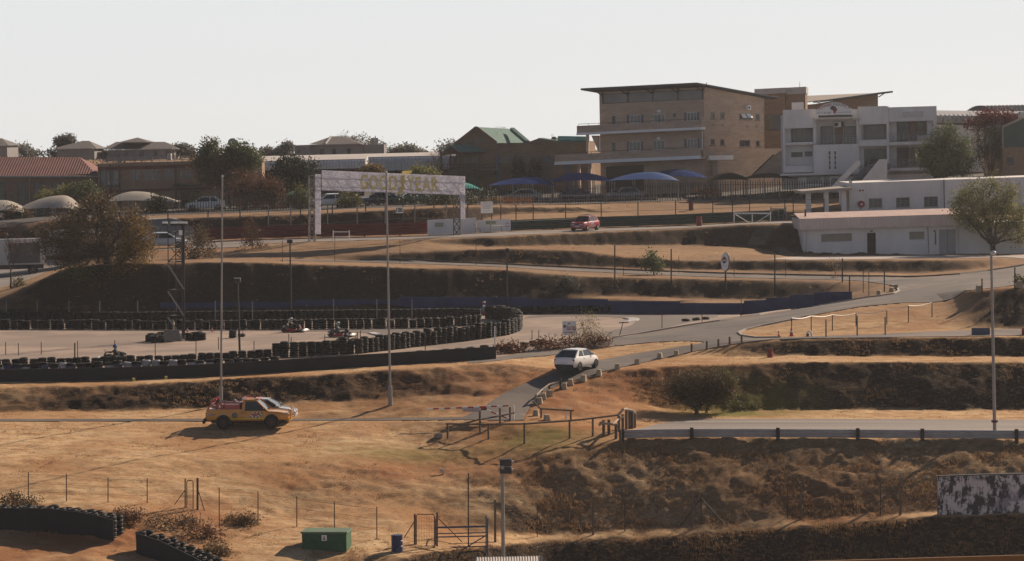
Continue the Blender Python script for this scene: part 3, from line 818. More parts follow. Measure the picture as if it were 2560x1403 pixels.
# ---------------------------------------------------------------- stair tower and mono-pitch block behind
def tower_block():
    f = Face(1930, 480, 338, -8, 0.03)
    root = thing('brick_stair_tower', 'brick tower with a pale grey top band and dark glazed strip behind the white building', 'building', f.q(1950, 470))
    mb = MB(); f.pb(mb, 1900, 235.5, 1965, 480, -8, 0); f.pb(mb, 1965.2, 235, 2014, 400, -8, -0.4); mb.build('wall', M['brick3'], root)
    mb = MB(); f.pb(mb, 1886, 221, 1964.9, 235, -8.05, 0.04); f.pb(mb, 1965.1, 218, 2015, 235, -8.05, -.35); mb.build('parapet', M['grey_render'], root)
    f.pwin(root, 1912, 288, 1955, 327, nx=3, ny=1, fm=M['frame_dark'], d=0.01)
    mb = MB(); f.pb(mb, 1979, 256, 2009, 278, -.4, -.3); mb.build('white_panel', M['white_clean'], root)
    mb = MB(); mb.tube(f.q(1997, 218, -3), f.q(1997, 203, -3), 0.03, 0.02, 5); mb.build('aerial', M['dark_steel'], root)
    f = Face(2120, 300, 352, 0, 0.02)
    root = thing('mono_pitch_block', 'orange brick block with a single pitched grey roof rising to the right', 'building', f.q(2120, 420))
    mb = MB(); f.poly(mb, [(2016,262),(2060,258),(2195,234),(2195,420),(2016,420)], -10, 0); mb.build('wall', M['brick4'], root)
    a = [f.q(2056, 255.5, 1.2), f.q(2229, 232, 1.2)]
    mb = MB(); mb.prism([a[0], a[1], a[1] + Vector((0, 12, 0)), a[0] + Vector((0, 12, 0))], (0, 0, 0.22)); o = mb.build('roof', M['roof_dark'], root)
    mb = MB(); mb.prism([f.q(2014, 257, .6), f.q(2056, 252, .6), f.q(2225, 231, -12), f.q(2014, 239.5, -12)], (0, 0, 0.1)); mb.build('rear_roof', mat('weathered_sheet', (0.30, 0.26, 0.23), 0.8), root)
    mb = MB(); mb.beam(f.q(2196, 243, 0), f.q(2212, 233, 0), 0.12); mb.build('roof_brace', M['dark_steel'], root)
    mb = MB(); f.pb(mb, 2042, 252, 2050, 258, 0.02, 0.5); mb.build('gutter_box', M['white_clean'], root)
tower_block()

# ---------------------------------------------------------------- white office building with the arched sign
def white_offices():
    f = Face(2150, 470, 308, -4, 0.010)
    root = thing('white_office_building', 'white two storey office building with deep balconies and an arched company sign', 'building', f.q(2150, 465))
    rr = f.rect
    x0, x1 = f.uz(1958, 350)[0], f.uz(2342, 350)[0]
    top = lambda x: f.uz(x, 273 - (x - 1958) * .014)[1]
    ub, zb = f.uz(2150, 430); zt = f.uz(2150, 270)[1]
    back = -1.9
    mb = MB()
    f.bx(mb, x0, f.uz(2150, 470)[1], x1, zt - 0.6, -9.0, back - 0.1)      # block behind the loggias
    f.bx(mb, x0 + 1.6, f.uz(2150, 480)[1], x1 - .4, zb - 0.4, back - 0.097, -0.9)  # recessed ground storey
    # frame of walls and slabs round the loggias
    P = lambda a, b, c, d, e=back, g=0.0: f.pb(mb, a, b, c, d, e, g)
    P(1958, 274, 2033, 321)                     # high parapet, left bay
    P(1958, 321.2, 1963.5, 431)                 # end wall
    P(1963.7, 355.5, 2033, 362); P(1963.7, 414, 2033, 431); P(1963.7, 321.4, 1978, 355.3, back, -1.2); P(1963.7, 362.2, 2033, 413.8, back, -1.25)
    P(2033.2, 361, 2147, 431, back, 0.55); P(2033.2, 273, 2040, 360.8, back, -0.3); P(2132, 273, 2147, 300, back, -.2); P(2036, 293.5, 2147, 297.5, back, 0.7)
    P(2040.2, 273, 2131.8, 293.3, back, -0.6); P(2141.5, 300.2, 2147.2, 360.8, back, -.1)
    P(2147.4, 266, 2217, 311); P(2147.4, 349.5, 2217, 365.5); P(2147.4, 311.2, 2153, 349.3, back, -.5); P(2147.4, 365.7, 2162, 416, back, -1.2)
    P(2217.2, 266, 2222.6, 428); P(2222.8, 277, 2341.5, 303); P(2222.8, 354, 2341.5, 361.5, back, .35); P(2222.8, 419, 2341.5, 426, back, .35); P(2333, 303.2, 2341.5, 353.8); P(2320, 303.2, 2332.8, 353.8, back, -1.0); P(2333, 361.7, 2341.5, 418.8)
    P(2222.8, 303.2, 2244, 353.8, back, -1.5); P(2222.8, 361.7, 2244, 418.8, back, -1.5); P(2222.8, 266.8, 2341.5, 276.8)
    P(1951, 431.2, 2222, 436, back, 0.5)
    mb.build('wall', M['white'], root)
    for q, n, g in (((1981,322,2031,355),4,'glass_curtain'),((2054,316,2084,360),1,'glass_curtain'),((2113,316,2141,360),1,'glass_curtain'),((2162,312,2217,349),3,'glass_curtain'),((2163,374,2217,417),2,'glass'),
                    ((2245,305,2274,353),2,'glass'),((2296,303,2320,338),3,'glass_curtain'),((2245,369,2275,418),2,'glass'),((2300,369,2330,418),2,'glass'),((1979,381,2007,393),1,'glass'),((2013,379,2031,391),1,'glass')):
        dd = back if q[1] not in (381, 379) else -1.25
        f.pwin(root, *q, nx=n, fm=M['frame_dark'], gm=M[g], d=dd + .02)
    for q in ((2088,316,2110,360),(2276,304,2295,353),(2276,369,2298,418)):
        mb = MB(); f.pb(mb, *q, back, back + .06); mb.build('door', mat('brown_door', (0.20, 0.12, 0.095), 0.6), root)
    for x in (2069, 2083):
        f.pwin(root, x, 376, x + 9, 425, nx=1, ny=4, fm=M['white_clean'], gm=M['glass'], d=0.56, fw=0.09)
    for a in ((2050, 340, 2142, 339, 0.40), (2224, 333, 2340, 331, 0.25), (2224, 399, 2340, 397, 0.25)):
        mb = MB(); rail(mb, f, *a[:4], a[4], 10, (4, 20)); mb.build('balcony_railing', M['frame_grey'], root)
    # arched sign on its bracket
    sg = Face(2085, 294, 308, -4, 0.010, f.p(*f.uz(2085, 294), 1.0))
    mb = MB(); arc = [(2040 + 92 * t, 276.5 - 20.5 * (1 - (2 * t - 1) ** 2) ** 0.8) for t in [i / 18 for i in range(19)]]
    sg.poly(mb, [(2132, 287), (2040, 287)] + arc, -0.10, 0.0)
    s_ = mb.build('company_sign', M['white_clean'], root)
    mb = MB(); sg.pb(mb, 2046, 287.4, 2130, 293, -0.3, -.02); mb.build('sign_bracket', M['dark_steel'], root)
    dark = mat('sign_charcoal', (0.05, 0.05, 0.06), 0.6); red = mat('sign_red', (0.40, 0.03, 0.05), 0.6)
    def bend(a, b, u0, z0, u1, z1):
        t = a * 2 - 1; um = (u0 + u1) / 2; hw = (u1 - u0) / 2; h = (z1 - z0) * 0.36
        return um + hw * t * (1 + .07 * b), z0 + (z1 - z0) * 0.64 * math.cos(t * 1.25) ** 1.0 + h * b * (1 - .12 * abs(t)) - (z1 - z0) * .0
    # one line of lettering in two colours
    def half(p, q): return lambda a, b, u0, z0, u1, z1: bend(p + (q - p) * a, b, u0, z0, u1, z1)
    text('POWER', sg, 2047, 257, 2124, 279, red, 'sign_lettering', s_, 0.01, chars=half(0.0, 0.40), bold=0.02)
    text('LINEAFRICA', sg, 2047, 257, 2124, 279, dark, 'sign_lettering', s_, 0.01, chars=half(0.415, 1.0))
    text('+27 11 466 0660', sg, 2043, 280, 2077, 284.5, dark, 'sign_phone_number', s_, 0.01)
    text('www.powerlineafrica.com', sg, 2092, 279, 2128, 282.5, dark, 'sign_web_address', s_, 0.01)
    af = [(2076,268),(2081,265),(2086,266),(2089,267),(2091,271),(2092,273),(2094,273),(2092,276.5),(2090,279),(2089.5,282),(2087,285),(2085,285),(2083.5,281),(2083,277),(2081,275),(2077,274),(2075,271)]
    mb = MB(); sg.poly(mb, af, 0.0, 0.012); mb.build('continent_emblem', dark, s_)
    mb = MB(); sg.poly(mb, [(2086,269),(2089,270),(2091,274),(2089,279),(2087,284),(2085,284),(2084,279),(2086,275)], 0.013, 0.02); mb.build('emblem_streak', red, s_)
    mb = MB(); f.pb(mb, 2257, 279, 2308, 293, 0.0, 0.12); mb.build('blank_sign_panel', mat('faded_panel', (0.55, 0.53, 0.53), 0.6), root)
    mb = MB(); f.pb(mb, 2087, 305, 2104, 318, back + .1, back + .7); a = mb.build('air_conditioner', M['white_clean'], root, bevel=0.03)
    mb = MB(); c = f.q(2092, 311.5, back + .72); mb.lathe(c, [(0.21, 0), (0.21, -0.03)], 14, 'Y'); mb.build('fan', M['black'], a)
    mb = MB(); f.pb(mb, 2105, 304, 2111, 317, back + .05, back + .5); mb.build('wall_box', M['dark_steel'], root)
    # outside stair with white flank walls
    st = Face(2150, 440, 303, 0, 0)
    mb = MB(); st.poly(mb, [(2078,467),(2140,402),(2150,402),(2150,412),(2095,467)], 0, .3); st.poly(mb, [(2150,456),(2198,398),(2217,398),(2217,456)], 0, .3)
    w_ = mb.build('stair_flank', M['white'], root)
    mb = MB(); a, b = st.q(2115, 466, -.05), st.q(2180, 410, -.05)
    n = 16
    for i in range(n):
        t = i / n; p = a.lerp(b, t)
        mb.b2((p.x, p.y - .3, p.z - .4), (p.x + 2.2, p.y + .4 + .15 * i, p.z + (b.z - a.z) / n))
    mb.build('stair_treads', M['blue_pilaster'], root)
    for q in ((2017, 442, 2054, 466), (2060, 442, 2075, 466), (2080, 446, 2095, 466)):
        mb = MB(); f.pb(mb, *q, -.9, -.86); mb.build('garage_door', mat('grey_door', (0.34, 0.33, 0.34), 0.6), root)
    mb = MB(); f.pb(mb, 2014, 459, 2056, 465, -.5, .9); mb.build('porch_slab', M['white_clean'], root)
white_offices()

# ---------------------------------------------------------------- corrugated sheds right of the offices
def corr(name, c, pitch=0.25, c2=None, rough=0.5, axis=0):
    if name in MATS: return MATS[name]
    m, nt, bs = newmat(name)
    tc = node(nt, 'ShaderNodeTexCoord'); sx = node(nt, 'ShaderNodeSeparateXYZ'); nt.links.new(tc.outputs['Object'], sx.inputs[0])
    s1 = node(nt, 'ShaderNodeMath', operation='MULTIPLY'); s1.inputs[1].default_value = 2 * math.pi / pitch
    nt.links.new(sx.outputs[axis], s1.inputs[0])
    s2 = node(nt, 'ShaderNodeMath', operation='SINE'); nt.links.new(s1.outputs[0], s2.inputs[0])
    f = noise(nt, coords(nt, (0.6, 0.6, 0.3)), 0.8, 6, 0.65)
    c2 = c2 or tuple(x * 0.72 for x in c)
    nt.links.new(ramp(nt, f, [(0.35, c2), (0.65, c)]), bs.inputs['Base Color'])
    bs.inputs['Roughness'].default_value = rough
    bump(nt, bs, s2.outputs[0], 0.9, 0.03)
    MATS[name] = m
    return m
def right_sheds():
    f = Face(2400, 300, 318, 0, -0.03)
    root = thing('corrugated_shed', 'grey corrugated shed running behind the green tree beside the white offices', 'building', f.q(2420, 420))
    mb = MB(); f.pb(mb, 2342, 300, 2620, 430, -12, -1); mb.build('wall', M['white'], root)
    mb = MB(); a, b = f.uz(2342, 291)[0], f.uz(2620, 291)[0]; z = f.uz(2342, 291)[1]
    prof = [(0.0, -0.75), (0.15, -0.2), (0.1, 0.1), (-0.6, 0.25), (-9, 0.75)]
    rows = [[f.p(u, z + h, d) for d, h in prof] for u in (a, b)]
    mb.grid(rows); mb.build('roof', corr('grey_corrugated', (0.30, 0.29, 0.29), 0.5), root)
    mb = MB(); f.pb(mb, 2345, 303, 2440, 312, -.99, -.95); mb.build('window', M['glass'], root)
    g = Face(2480, 300, 345, 0, 0)
    root = thing('barrel_roof_shed', 'large shed with a dark barrel vaulted gable and grey curved roof at the far right', 'building', g.q(2480, 420))
    mb = MB(); g.pb(mb, 2414, 281, 2482, 420, -30, 0); mb.build('wall', M['grey_render'], root)
    arc = [(2414 + 68 * t, 281 - 17 * math.sin(math.pi * t) ** .8) for t in [i / 14 for i in range(15)]]
    mb = MB(); g.poly(mb, arc, -0.2, 0.3); mb.build('gable_end', mat('dark_gable', (0.07, 0.075, 0.09), 0.6), root)
    mb = MB(); mb.grid([[g.q(x, y, .35) for x, y in arc], [g.q(x, y, .35) + Vector((60, 16, 0)) for x, y in arc]]); mb.build('roof', corr('grey_corrugated', (0.30, 0.29, 0.29), 0.5), root)
    h = Face(2530, 380, 300, 0, 0)
    root = thing('gabled_brick_hall', 'brown brick hall with a dark green gable panel at the right edge', 'building', h.q(2530, 440))
    mb = MB(); h.poly(mb, [(2507,368),(2700,368),(2700,450),(2507,450)], -12, 0); mb.build('wall', M['brick4'], root)
    mb = MB(); h.poly(mb, [(2507,368),(2507,318),(2600,278),(2700,318),(2700,368)], -12, -.05); mb.build('gable_panel', mat('dark_green_sheet', (0.035, 0.075, 0.07), 0.5), root)
    mb = MB(); h.poly(mb, [(2505,370),(2505,316),(2600,275),(2700,316),(2700,320),(2600,279),(2508,319),(2508,370)], -.04, .25); mb.build('gable_trim', mat('tan_trim', (0.30, 0.25, 0.20), 0.7), root)
    h.pwin(root, 2517, 394, 2534, 413, nx=2, d=0.01, fm=M['frame_dark'])
right_sheds()

# ---------------------------------------------------------------- white block and long white store in front
def white_store():
    f = Face(2300, 540, 284, 0, 0.015)
    root = thing('white_block', 'plain white flat roofed block with three barred windows and a red hose reel', 'building', f.q(2300, 545))
    wr = (f.uz(2123.5, 500)[0], f.uz(2300, 560)[1], f.uz(2640, 500)[0], f.uz(2300, 451.5)[1])
    W = [(2172,496,2206,520),(2240,493.5,2274.5,518),(2310,491.5,2345,517)]
    mb = MB(); f.skin(mb, wr, [f.rect(*q) for q in W])
    f.bx(mb, wr[0], wr[1], wr[2], wr[3] - .01, -9, -.35)
    mb.build('wall', M['white'], root)
    for q in W: f.pwin(root, *q, nx=3, ny=1, fm=M['frame_grey'], gm=M['glass'], d=-.12, sill=M['grey_render'])
    for q in W:
        mb = MB(); u0, z0, u1, z1 = f.rect(*q)
        for i in range(1, 12): mb.tube(f.p(u0 + (u1 - u0) * i / 12, z0, -.03), f.p(u0 + (u1 - u0) * i / 12, z1, -.03), .012, .012, 4)
        for i in range(1, 6): mb.tube(f.p(u0, z0 + (z1 - z0) * i / 6, -.03), f.p(u1, z0 + (z1 - z0) * i / 6, -.03), .012, .012, 4)
        mb.build('burglar_bars', M['frame_grey'], root)
    for x in (2127, 2358, 2366, 2556):
        mb = MB(); f.pb(mb, x - 4, 452 - (x - 2300) * .0, x + 4, 556, .0, .12); mb.build('pilaster', M['white'], root)
    mb = MB(); mb.tube(f.q(2359, 449, .18), f.q(2361, 545, .18), .05, .05, 6); mb.build('downpipe', mat('stained_pipe', (0.16, 0.13, 0.12), 0.7), root)
    c = f.q(2153, 510.5, .02)
    mb = MB(); mb.lathe(c, [(0.33, 0), (0.35, -0.1), (0.35, -0.22), (0.30, -0.26), (0.12, -0.24)], 18, 'Y'); r_ = mb.build('hose_reel', mat('fire_red', (0.30, 0.02, 0.025), 0.5), root, smooth=40)
    mb = MB(); mb.lathe(c + Vector((0, -.25, 0)), [(0.1, 0), (0.1, -0.06)], 12, 'Y'); mb.build('reel_hub', M['white_clean'], r_)
    mb = MB(); mb.tube(f.q(2151, 518, .1), f.q(2151, 526, .1), .03, .03, 6); mb.build('hose', M['black'], r_)
    mb = MB(); f.pb(mb, 2147, 472, 2162, 480, 0, .03); s_ = mb.build('fire_sign', M['white_clean'], root)
    for x, m in ((2150, mat('sign_olive', (0.12, 0.10, 0.06), .6)), (2157, mat('fire_red', (0.30, 0.02, 0.025), 0.5))):
        mb = MB(); f.pb(mb, x - 2.5, 474, x + 2.5, 478.5, .031, .04); mb.build('sign_symbol', m, s_)
    # covered parking beside it
    root = thing('open_carport', 'flat roofed white pillared carport against the left end of the white block', 'carport', f.q(2060, 540))
    mb = MB(); a, b = f.q(1998, 484, 2.2), f.q(2123, 474, 2.2)
    mb.prism([a, b, b + Vector((0, 7, 0)), a + Vector((0, 7, 0))], (0, 0, 0.28)); mb.build('roof', mat('carport_fascia', (0.33, 0.29, 0.26), 0.8), root)
    for x, dd in ((2019, 0.5), (2063, 0.5), (2107, 0.5)):
        mb = MB(); f.pb(mb, x - 6, 478, x + 6, 552, dd, dd + .5); mb.build('pillar', M['white'], root)
    # the long store
    g = Face(2200, 640, 266, 0, 0.012)
    root = thing('long_white_store', 'long low white store with a deep corrugated fascia and pale pink sheet roof', 'building', g.q(2200, 641))
    wr = (g.uz(2006, 600)[0], g.uz(2200, 646)[1], g.uz(2392, 600)[0], g.uz(2200, 566)[1])
    ops = [(2053,584,2130,604.5),(2168,582,2189.5,640),(2273,579,2311,599),(2347.5,574,2389.5,637)]
    O = [g.rect(*q) for q in ops]
    mb = MB(); g.skin(mb, wr, O); g.bx(mb, wr[0], wr[1], wr[2] + 8, wr[3], -9, -.4); mb.build('wall', M['white'], root)
    g.window(root, O[0], 4, 1, M['frame_grey'], M['glass_blind'], sill=M['white'])
    g.window(root, O[2], 2, 1, M['frame_grey'], M['glass_blind'], sill=M['white'])
    mb = MB(); g.bx(mb, *O[1], -.17, -.14); d_ = mb.build('door', M['interior'], root)
    mb = MB(); u0, z0, u1, z1 = O[1]
    for i in range(9): mb.tube(g.p(u0 + (u1 - u0) * i / 8, z0, -.05), g.p(u0 + (u1 - u0) * i / 8, z1, -.05), .018, .018, 4)
    for t in (.02, .5, .55, .98): mb.tube(g.p(u0, z0 + (z1 - z0) * t, -.05), g.p(u1, z0 + (z1 - z0) * t, -.05), .02, .02, 4)
    mb.build('security_gate', M['dark_steel'], d_)
    mb = MB(); u0, z0, u1, z1 = O[3]; um = (u0 + u1) / 2
    g.bx(mb, u0, z0, um - .01, z1, -.1, -.04); g.bx(mb, um + .01, z0, u1, z1, -.1, -.04)
    for i in range(6):
        for a, b in ((u0 + .15, um - .15), (um + .15, u1 - .15)): g.bx(mb, a, z0 + .3 + i * .1, b, z0 + .35 + i * .1, -.04, -.02)
    mb.build('double_door', mat('grey_door', (0.34, 0.33, 0.34), 0.6), root)
    mb = MB(); a, b = g.uz(1996, 560), g.uz(2440, 560); zt, zb = g.uz(2200, 541)[1], g.uz(2200, 568)[1]
    n = 150
    rows = []
    for zz in (zb, zt):
        rows.append([g.p(a[0] + (b[0] - a[0]) * i / n, zz, 0.9 + (0.03 if i % 2 else 0)) for i in range(n + 1)])
    mb.grid(rows); g.bx(mb, a[0], zb, a[0] + .05, zt, -6, .9)
    g.bx(mb, a[0] + .06, zb, b[0], zb + .03, -.5, .88)
    mb.build('fascia', mat('fascia_cream', (0.58, 0.50, 0.46), 0.7, c2=(0.48, 0.38, 0.34), scale=0.7), root)
    mb = MB(); z2 = zt + 0.42
    rows = []
    for d, zz in ((0.96, zt + .02), (-4.2, z2), (-8.4, zt + .05)):
        rows.append([g.p(a[0] + (b[0] - a[0]) * i / n, zz + (0.012 if i % 2 else 0), d) for i in range(n + 1)])
    mb.grid(rows); mb.build('roof', mat('pink_roof_sheet', (0.52, 0.40, 0.36), 0.6, c2=(0.42, 0.29, 0.25), scale=1.2, stretch=(1.4, .3, 1)), root)
    for x in (2011, 2018):
        mb = MB(); mb.tube(g.q(x, 575, .1), g.q(x, 641, .1), .05, .05, 6); mb.build('downpipe', M['white'], root)
    mb = MB(); mb.tube(g.q(2319, 568, .06), g.q(2322, 634, .06), .03, .03, 6); mb.build('cable_pipe', mat('stained_pipe', (0.16, 0.13, 0.12), 0.7), root)
    mb = MB(); g.pb(mb, 2334, 576, 2338, 580, .02, .25); g.pb(mb, 2337.5, 581, 2340, 612, .01, .06); mb.build('wall_lamp', M['dark_steel'], root)
    mb = MB(); g.pb(mb, 2175, 576, 2182, 580, .0, .02); mb.build('number_plate', mat('red_grey_plate', (0.25, 0.13, 0.12), .6), root)
    for q in ((2052, 583, 2131, 606), (2119, 611, 2158, 613), (2120, 616, 2153, 617.5), (2279, 608, 2319, 609), (2279, 609, 2280, 632)):
        pass
    mb = MB(); g.pb(mb, 2050, 581.5, 2133, 583.7, 0, .03); g.pb(mb, 2115, 613, 2155, 614.5, 0, .02); g.pb(mb, 2152, 614.6, 2154, 640, 0, .02); g.pb(mb, 2279, 606.5, 2320, 608, 0, .02); g.pb(mb, 2279, 608.2, 2280.5, 634, 0, .02)
    mb.build('plaster_band', M['white_clean'], root)
    mb = MB(); mb.tube(g.q(2016, 546, -1), g.q(2016.5, 524, -1), .09, .09, 8); mb.build('flue', M['dark_steel'], root)
    # precast wall running on to the right
    h = Face(2480, 640, 267, 0, 0.012)
    root = thing('precast_wall', 'stained white precast panel wall with a dark base beside the long store', 'wall', h.q(2480, 641))
    xs = [2393, 2436, 2460, 2505, 2543, 2600, 2650]
    for a, b in zip(xs[:-1], xs[1:]):
        mb = MB()
        yy = 592 - (a - 2393) * .06
        for i in range(4):
            y0 = yy + i * 9; h.pb(mb, a + 1, y0 + .4, b - 1, y0 + 8.6, -.06, 0)
        mb.build('panel', mat('stained_panel', (0.50, 0.46, 0.44), 0.85, c2=(0.30, 0.24, 0.21), scale=0.8, stretch=(1, 1, .5)), root)
        mb = MB(); h.pb(mb, a - 1.5, yy - 4, a + 1.5, 642, -.12, .05); mb.build('post', M['white'], root)
    mb = MB(); h.pb(mb, 2392, 628.5, 2650, 642, -.1, -.01); mb.build('dark_base', M['black'], root)
white_store()
# ---------------------------------------------------------------- clubhouse with teal roofs
def teal_clubhouse():
    f = Face(1250, 480, 333, -6, 0.004)
    root = thing('teal_roofed_clubhouse', 'brown brick clubhouse with teal gable roofs and a timber balcony on its left end', 'building', f.q(1250, 505))
    r = f.rect
    wins = [(1248,390,1279,410),(1298,390,1326,409),(1337,390,1366,409),(1374,390,1402,409)]
    W = [r(*q) for q in wins]
    wr = (f.uz(1197, 400)[0], f.uz(1300, 515)[1], f.uz(1470, 400)[0], f.uz(1300, 357)[1])
    mb = MB(); f.skin(mb, wr, W); f.bx(mb, wr[0], wr[1], wr[2], wr[3] - .02, -12, -.4)
    f.poly(mb, [(1140,362),(1192,322),(1241,357),(1241,362)], -.4, 0.3); f.poly(mb, [(1316,357),(1346,346),(1400,354),(1400,357)], -.4, 0)
    f.pb(mb, 1140, 362, 1197, 390, -.4, .3)
    mb.build('wall', M['brick3'], root)
    mb = MB(); f.pb(mb, 1124, 390, 1214, 500, -4, -1.6); mb.build('rear_wall', M['brick3'], root)
    for q, w_ in zip(wins, W): f.window(root, w_, 4, 1, M['frame_dark'], M['glass'])
    for q in ((1119,392,1132,425),(1136,390,1150,425),(1154,390,1172,425),(1174,390,1192,425)):
        f.pwin(root, *q, nx=2, fm=M['frame_dark'], gm=M['glass_curtain'], d=-1.55)
    for x in (1243.6, 1290, 1331.5, 1370, 1419):
        mb = MB(); f.pb(mb, x - 4, 388, x + 4, 512, 0, .18); mb.build('pilaster', M['blue_pilaster'], root)
    for q in ([(1168,358),(1187,343),(1187,358)], [(1195,343),(1195,357),(1214,358)]):
        mb = MB(); f.poly(mb, q, .3, .33); mb.build('gable_window', M['glass'], root)
    # main gable roof runs back to the right
    ap, le, re = f.q(1192, 320, .55), f.q(1137, 363, .55), f.q(1243, 359, .55)
    bk = f.q(1264, 325.5, -10) - f.q(1192, 320, .55)
    mb = MB(); mb.prism([ap, re, re + bk, ap + bk], (0, 0, .12)); mb.prism([le, ap, ap + bk, le + bk], (0, 0, .12)); o = mb.build('roof', M['teal'], root)
    mb = MB(); mb.beam(ap + Vector((0, -.05, .1)), re + Vector((0, -.05, .1)), .12, .3); mb.beam(ap + Vector((0, -.05, .1)), le + Vector((0, -.05, .1)), .12, .3); mb.build('barge_board', mat('brown_barge', (0.19, 0.10, 0.075), .7), o)
    a, b = f.q(1267, 323.5, -6), f.q(1314, 356, -2)
    mb = MB(); mb.beam(a, b, .5, .42); mb.build('parapet_capping', M['teal'], root)
    mb = MB(); f.poly(mb, [(1346,345),(1372,349),(1400,353),(1470,356),(1470,358),(1400,355.5),(1372,351),(1346,347)], -6, .15); mb.build('low_roof', M['teal'], root)
    # porch
    pa, pl_, pr = f.q(1134, 364, 3), f.q(1109, 386, 3), f.q(1158, 382, 3)
    bk = f.q(1190, 364, .2) - pa
    mb = MB(); mb.prism([pa, pr, pr + bk, pa + bk], (0, 0, .1)); mb.prism([pl_, pa, pa + bk, pl_ + bk], (0, 0, .1)); o = mb.build('porch_roof', M['teal'], root)
    mb = MB(); mb.prism([pa, pr, pl_], (0, .15, 0)); mb.beam(pl_, pr, .2, .25); mb.beam(pr, pr + bk, .2, .25); mb.build('porch_gable', M['brown_wood'], o)
    for x in (1111, 1134, 1157):
        mb = MB(); mb.beam(f.q(x, 384, 2.8), f.q(x, 430, 2.8), .14); mb.build('porch_post', M['brown_wood'], root)
    mb = MB(); f.pb(mb, 1100, 428, 1245, 437, -1.6, 3); mb.build('balcony_deck', M['brown_wood'], root)
    mb = MB(); rail(mb, f, 1100, 411, 1245, 409, 2.9, 11, (2, 17), .04)
    for i in range(11):
        x = 1100 + 13.2 * i; mb.beam(f.q(x, 412, 2.9), f.q(x + 13.2, 427, 2.9), .04); mb.beam(f.q(x, 427, 2.9), f.q(x + 13.2, 412, 2.9), .04)
    mb.build('balcony_railing', M['brown_wood'], root)
    for x in (1130, 1160, 1190):
        mb = MB(); f.pb(mb, x - 2, 437, x + 2, 505, 1.5, 1.8); mb.build('post', M['blue_pilaster'], root)
    for q in ((1165,441,1182,470),(1186,441,1200,470),(1165,474,1200,500)):
        f.pwin(root, *q, nx=2, fm=M['frame_dark'], gm=M['glass_curtain'], d=-1.55)
    # rooftop water tank and vent stand on the roof
    c = f.q(1392, 347, -.6); e = f.q(1467, 348, -.6)
    t = thing('water_tank', 'long teal cylindrical tank lying on the clubhouse roof', 'tank', c - Vector((0, 0, .32)))
    mb = MB(); R0 = .33; L = (e - c).length
    mb.lathe((0, 0, 0), [(.05, 0), (R0 * .8, .06), (R0, .22), (R0, L * .55), (R0 + .02, L * .551), (R0 + .02, L * .56), (R0, L * .561), (R0, L - .2), (R0 * .8, L - .06), (.05, L)], 16, 'X')
    d = (e - c).normalized(); mb.v = [tuple(c + d * p[0] + Vector((0, p[1], p[2]))) for p in mb.v]
    mb.build('shell', mat('teal_tank', (0.16, 0.40, 0.35), 0.35), t, smooth=40)
    mb = MB(); mb.tube(f.q(1241, 325, -4), f.q(1254, 318, -4), .02, .02, 4); mb.tube(f.q(1253.5, 318, -4), f.q(1253.5, 325, -4), .02, .02, 4); mb.tube(f.q(1228, 318, -4), f.q(1255, 318.4, -4), .02, .02, 4)
    o = mb.build('tv_aerial', M['grey_pole'], None); tag(o, 'thin television aerial above the teal clubhouse ridge', 'aerial')
    v = thing('roof_vent', 'small round brick vent with two thin rods on the clubhouse roof', 'vent', f.q(1378, 350, -4))
    mb = MB(); mb.lathe(f.q(1378, 350, -4), [(.35, 0), (.38, .12), (.25, .34), (.05, .38)], 12); mb.build('cowl', M['brick4'], v)
    for x in (1372, 1375):
        mb = MB(); mb.tube(f.q(x, 343, -4), f.q(x, 335, -4), .02, .015, 4); mb.build('rod', M['dark_steel'], v)
teal_clubhouse()

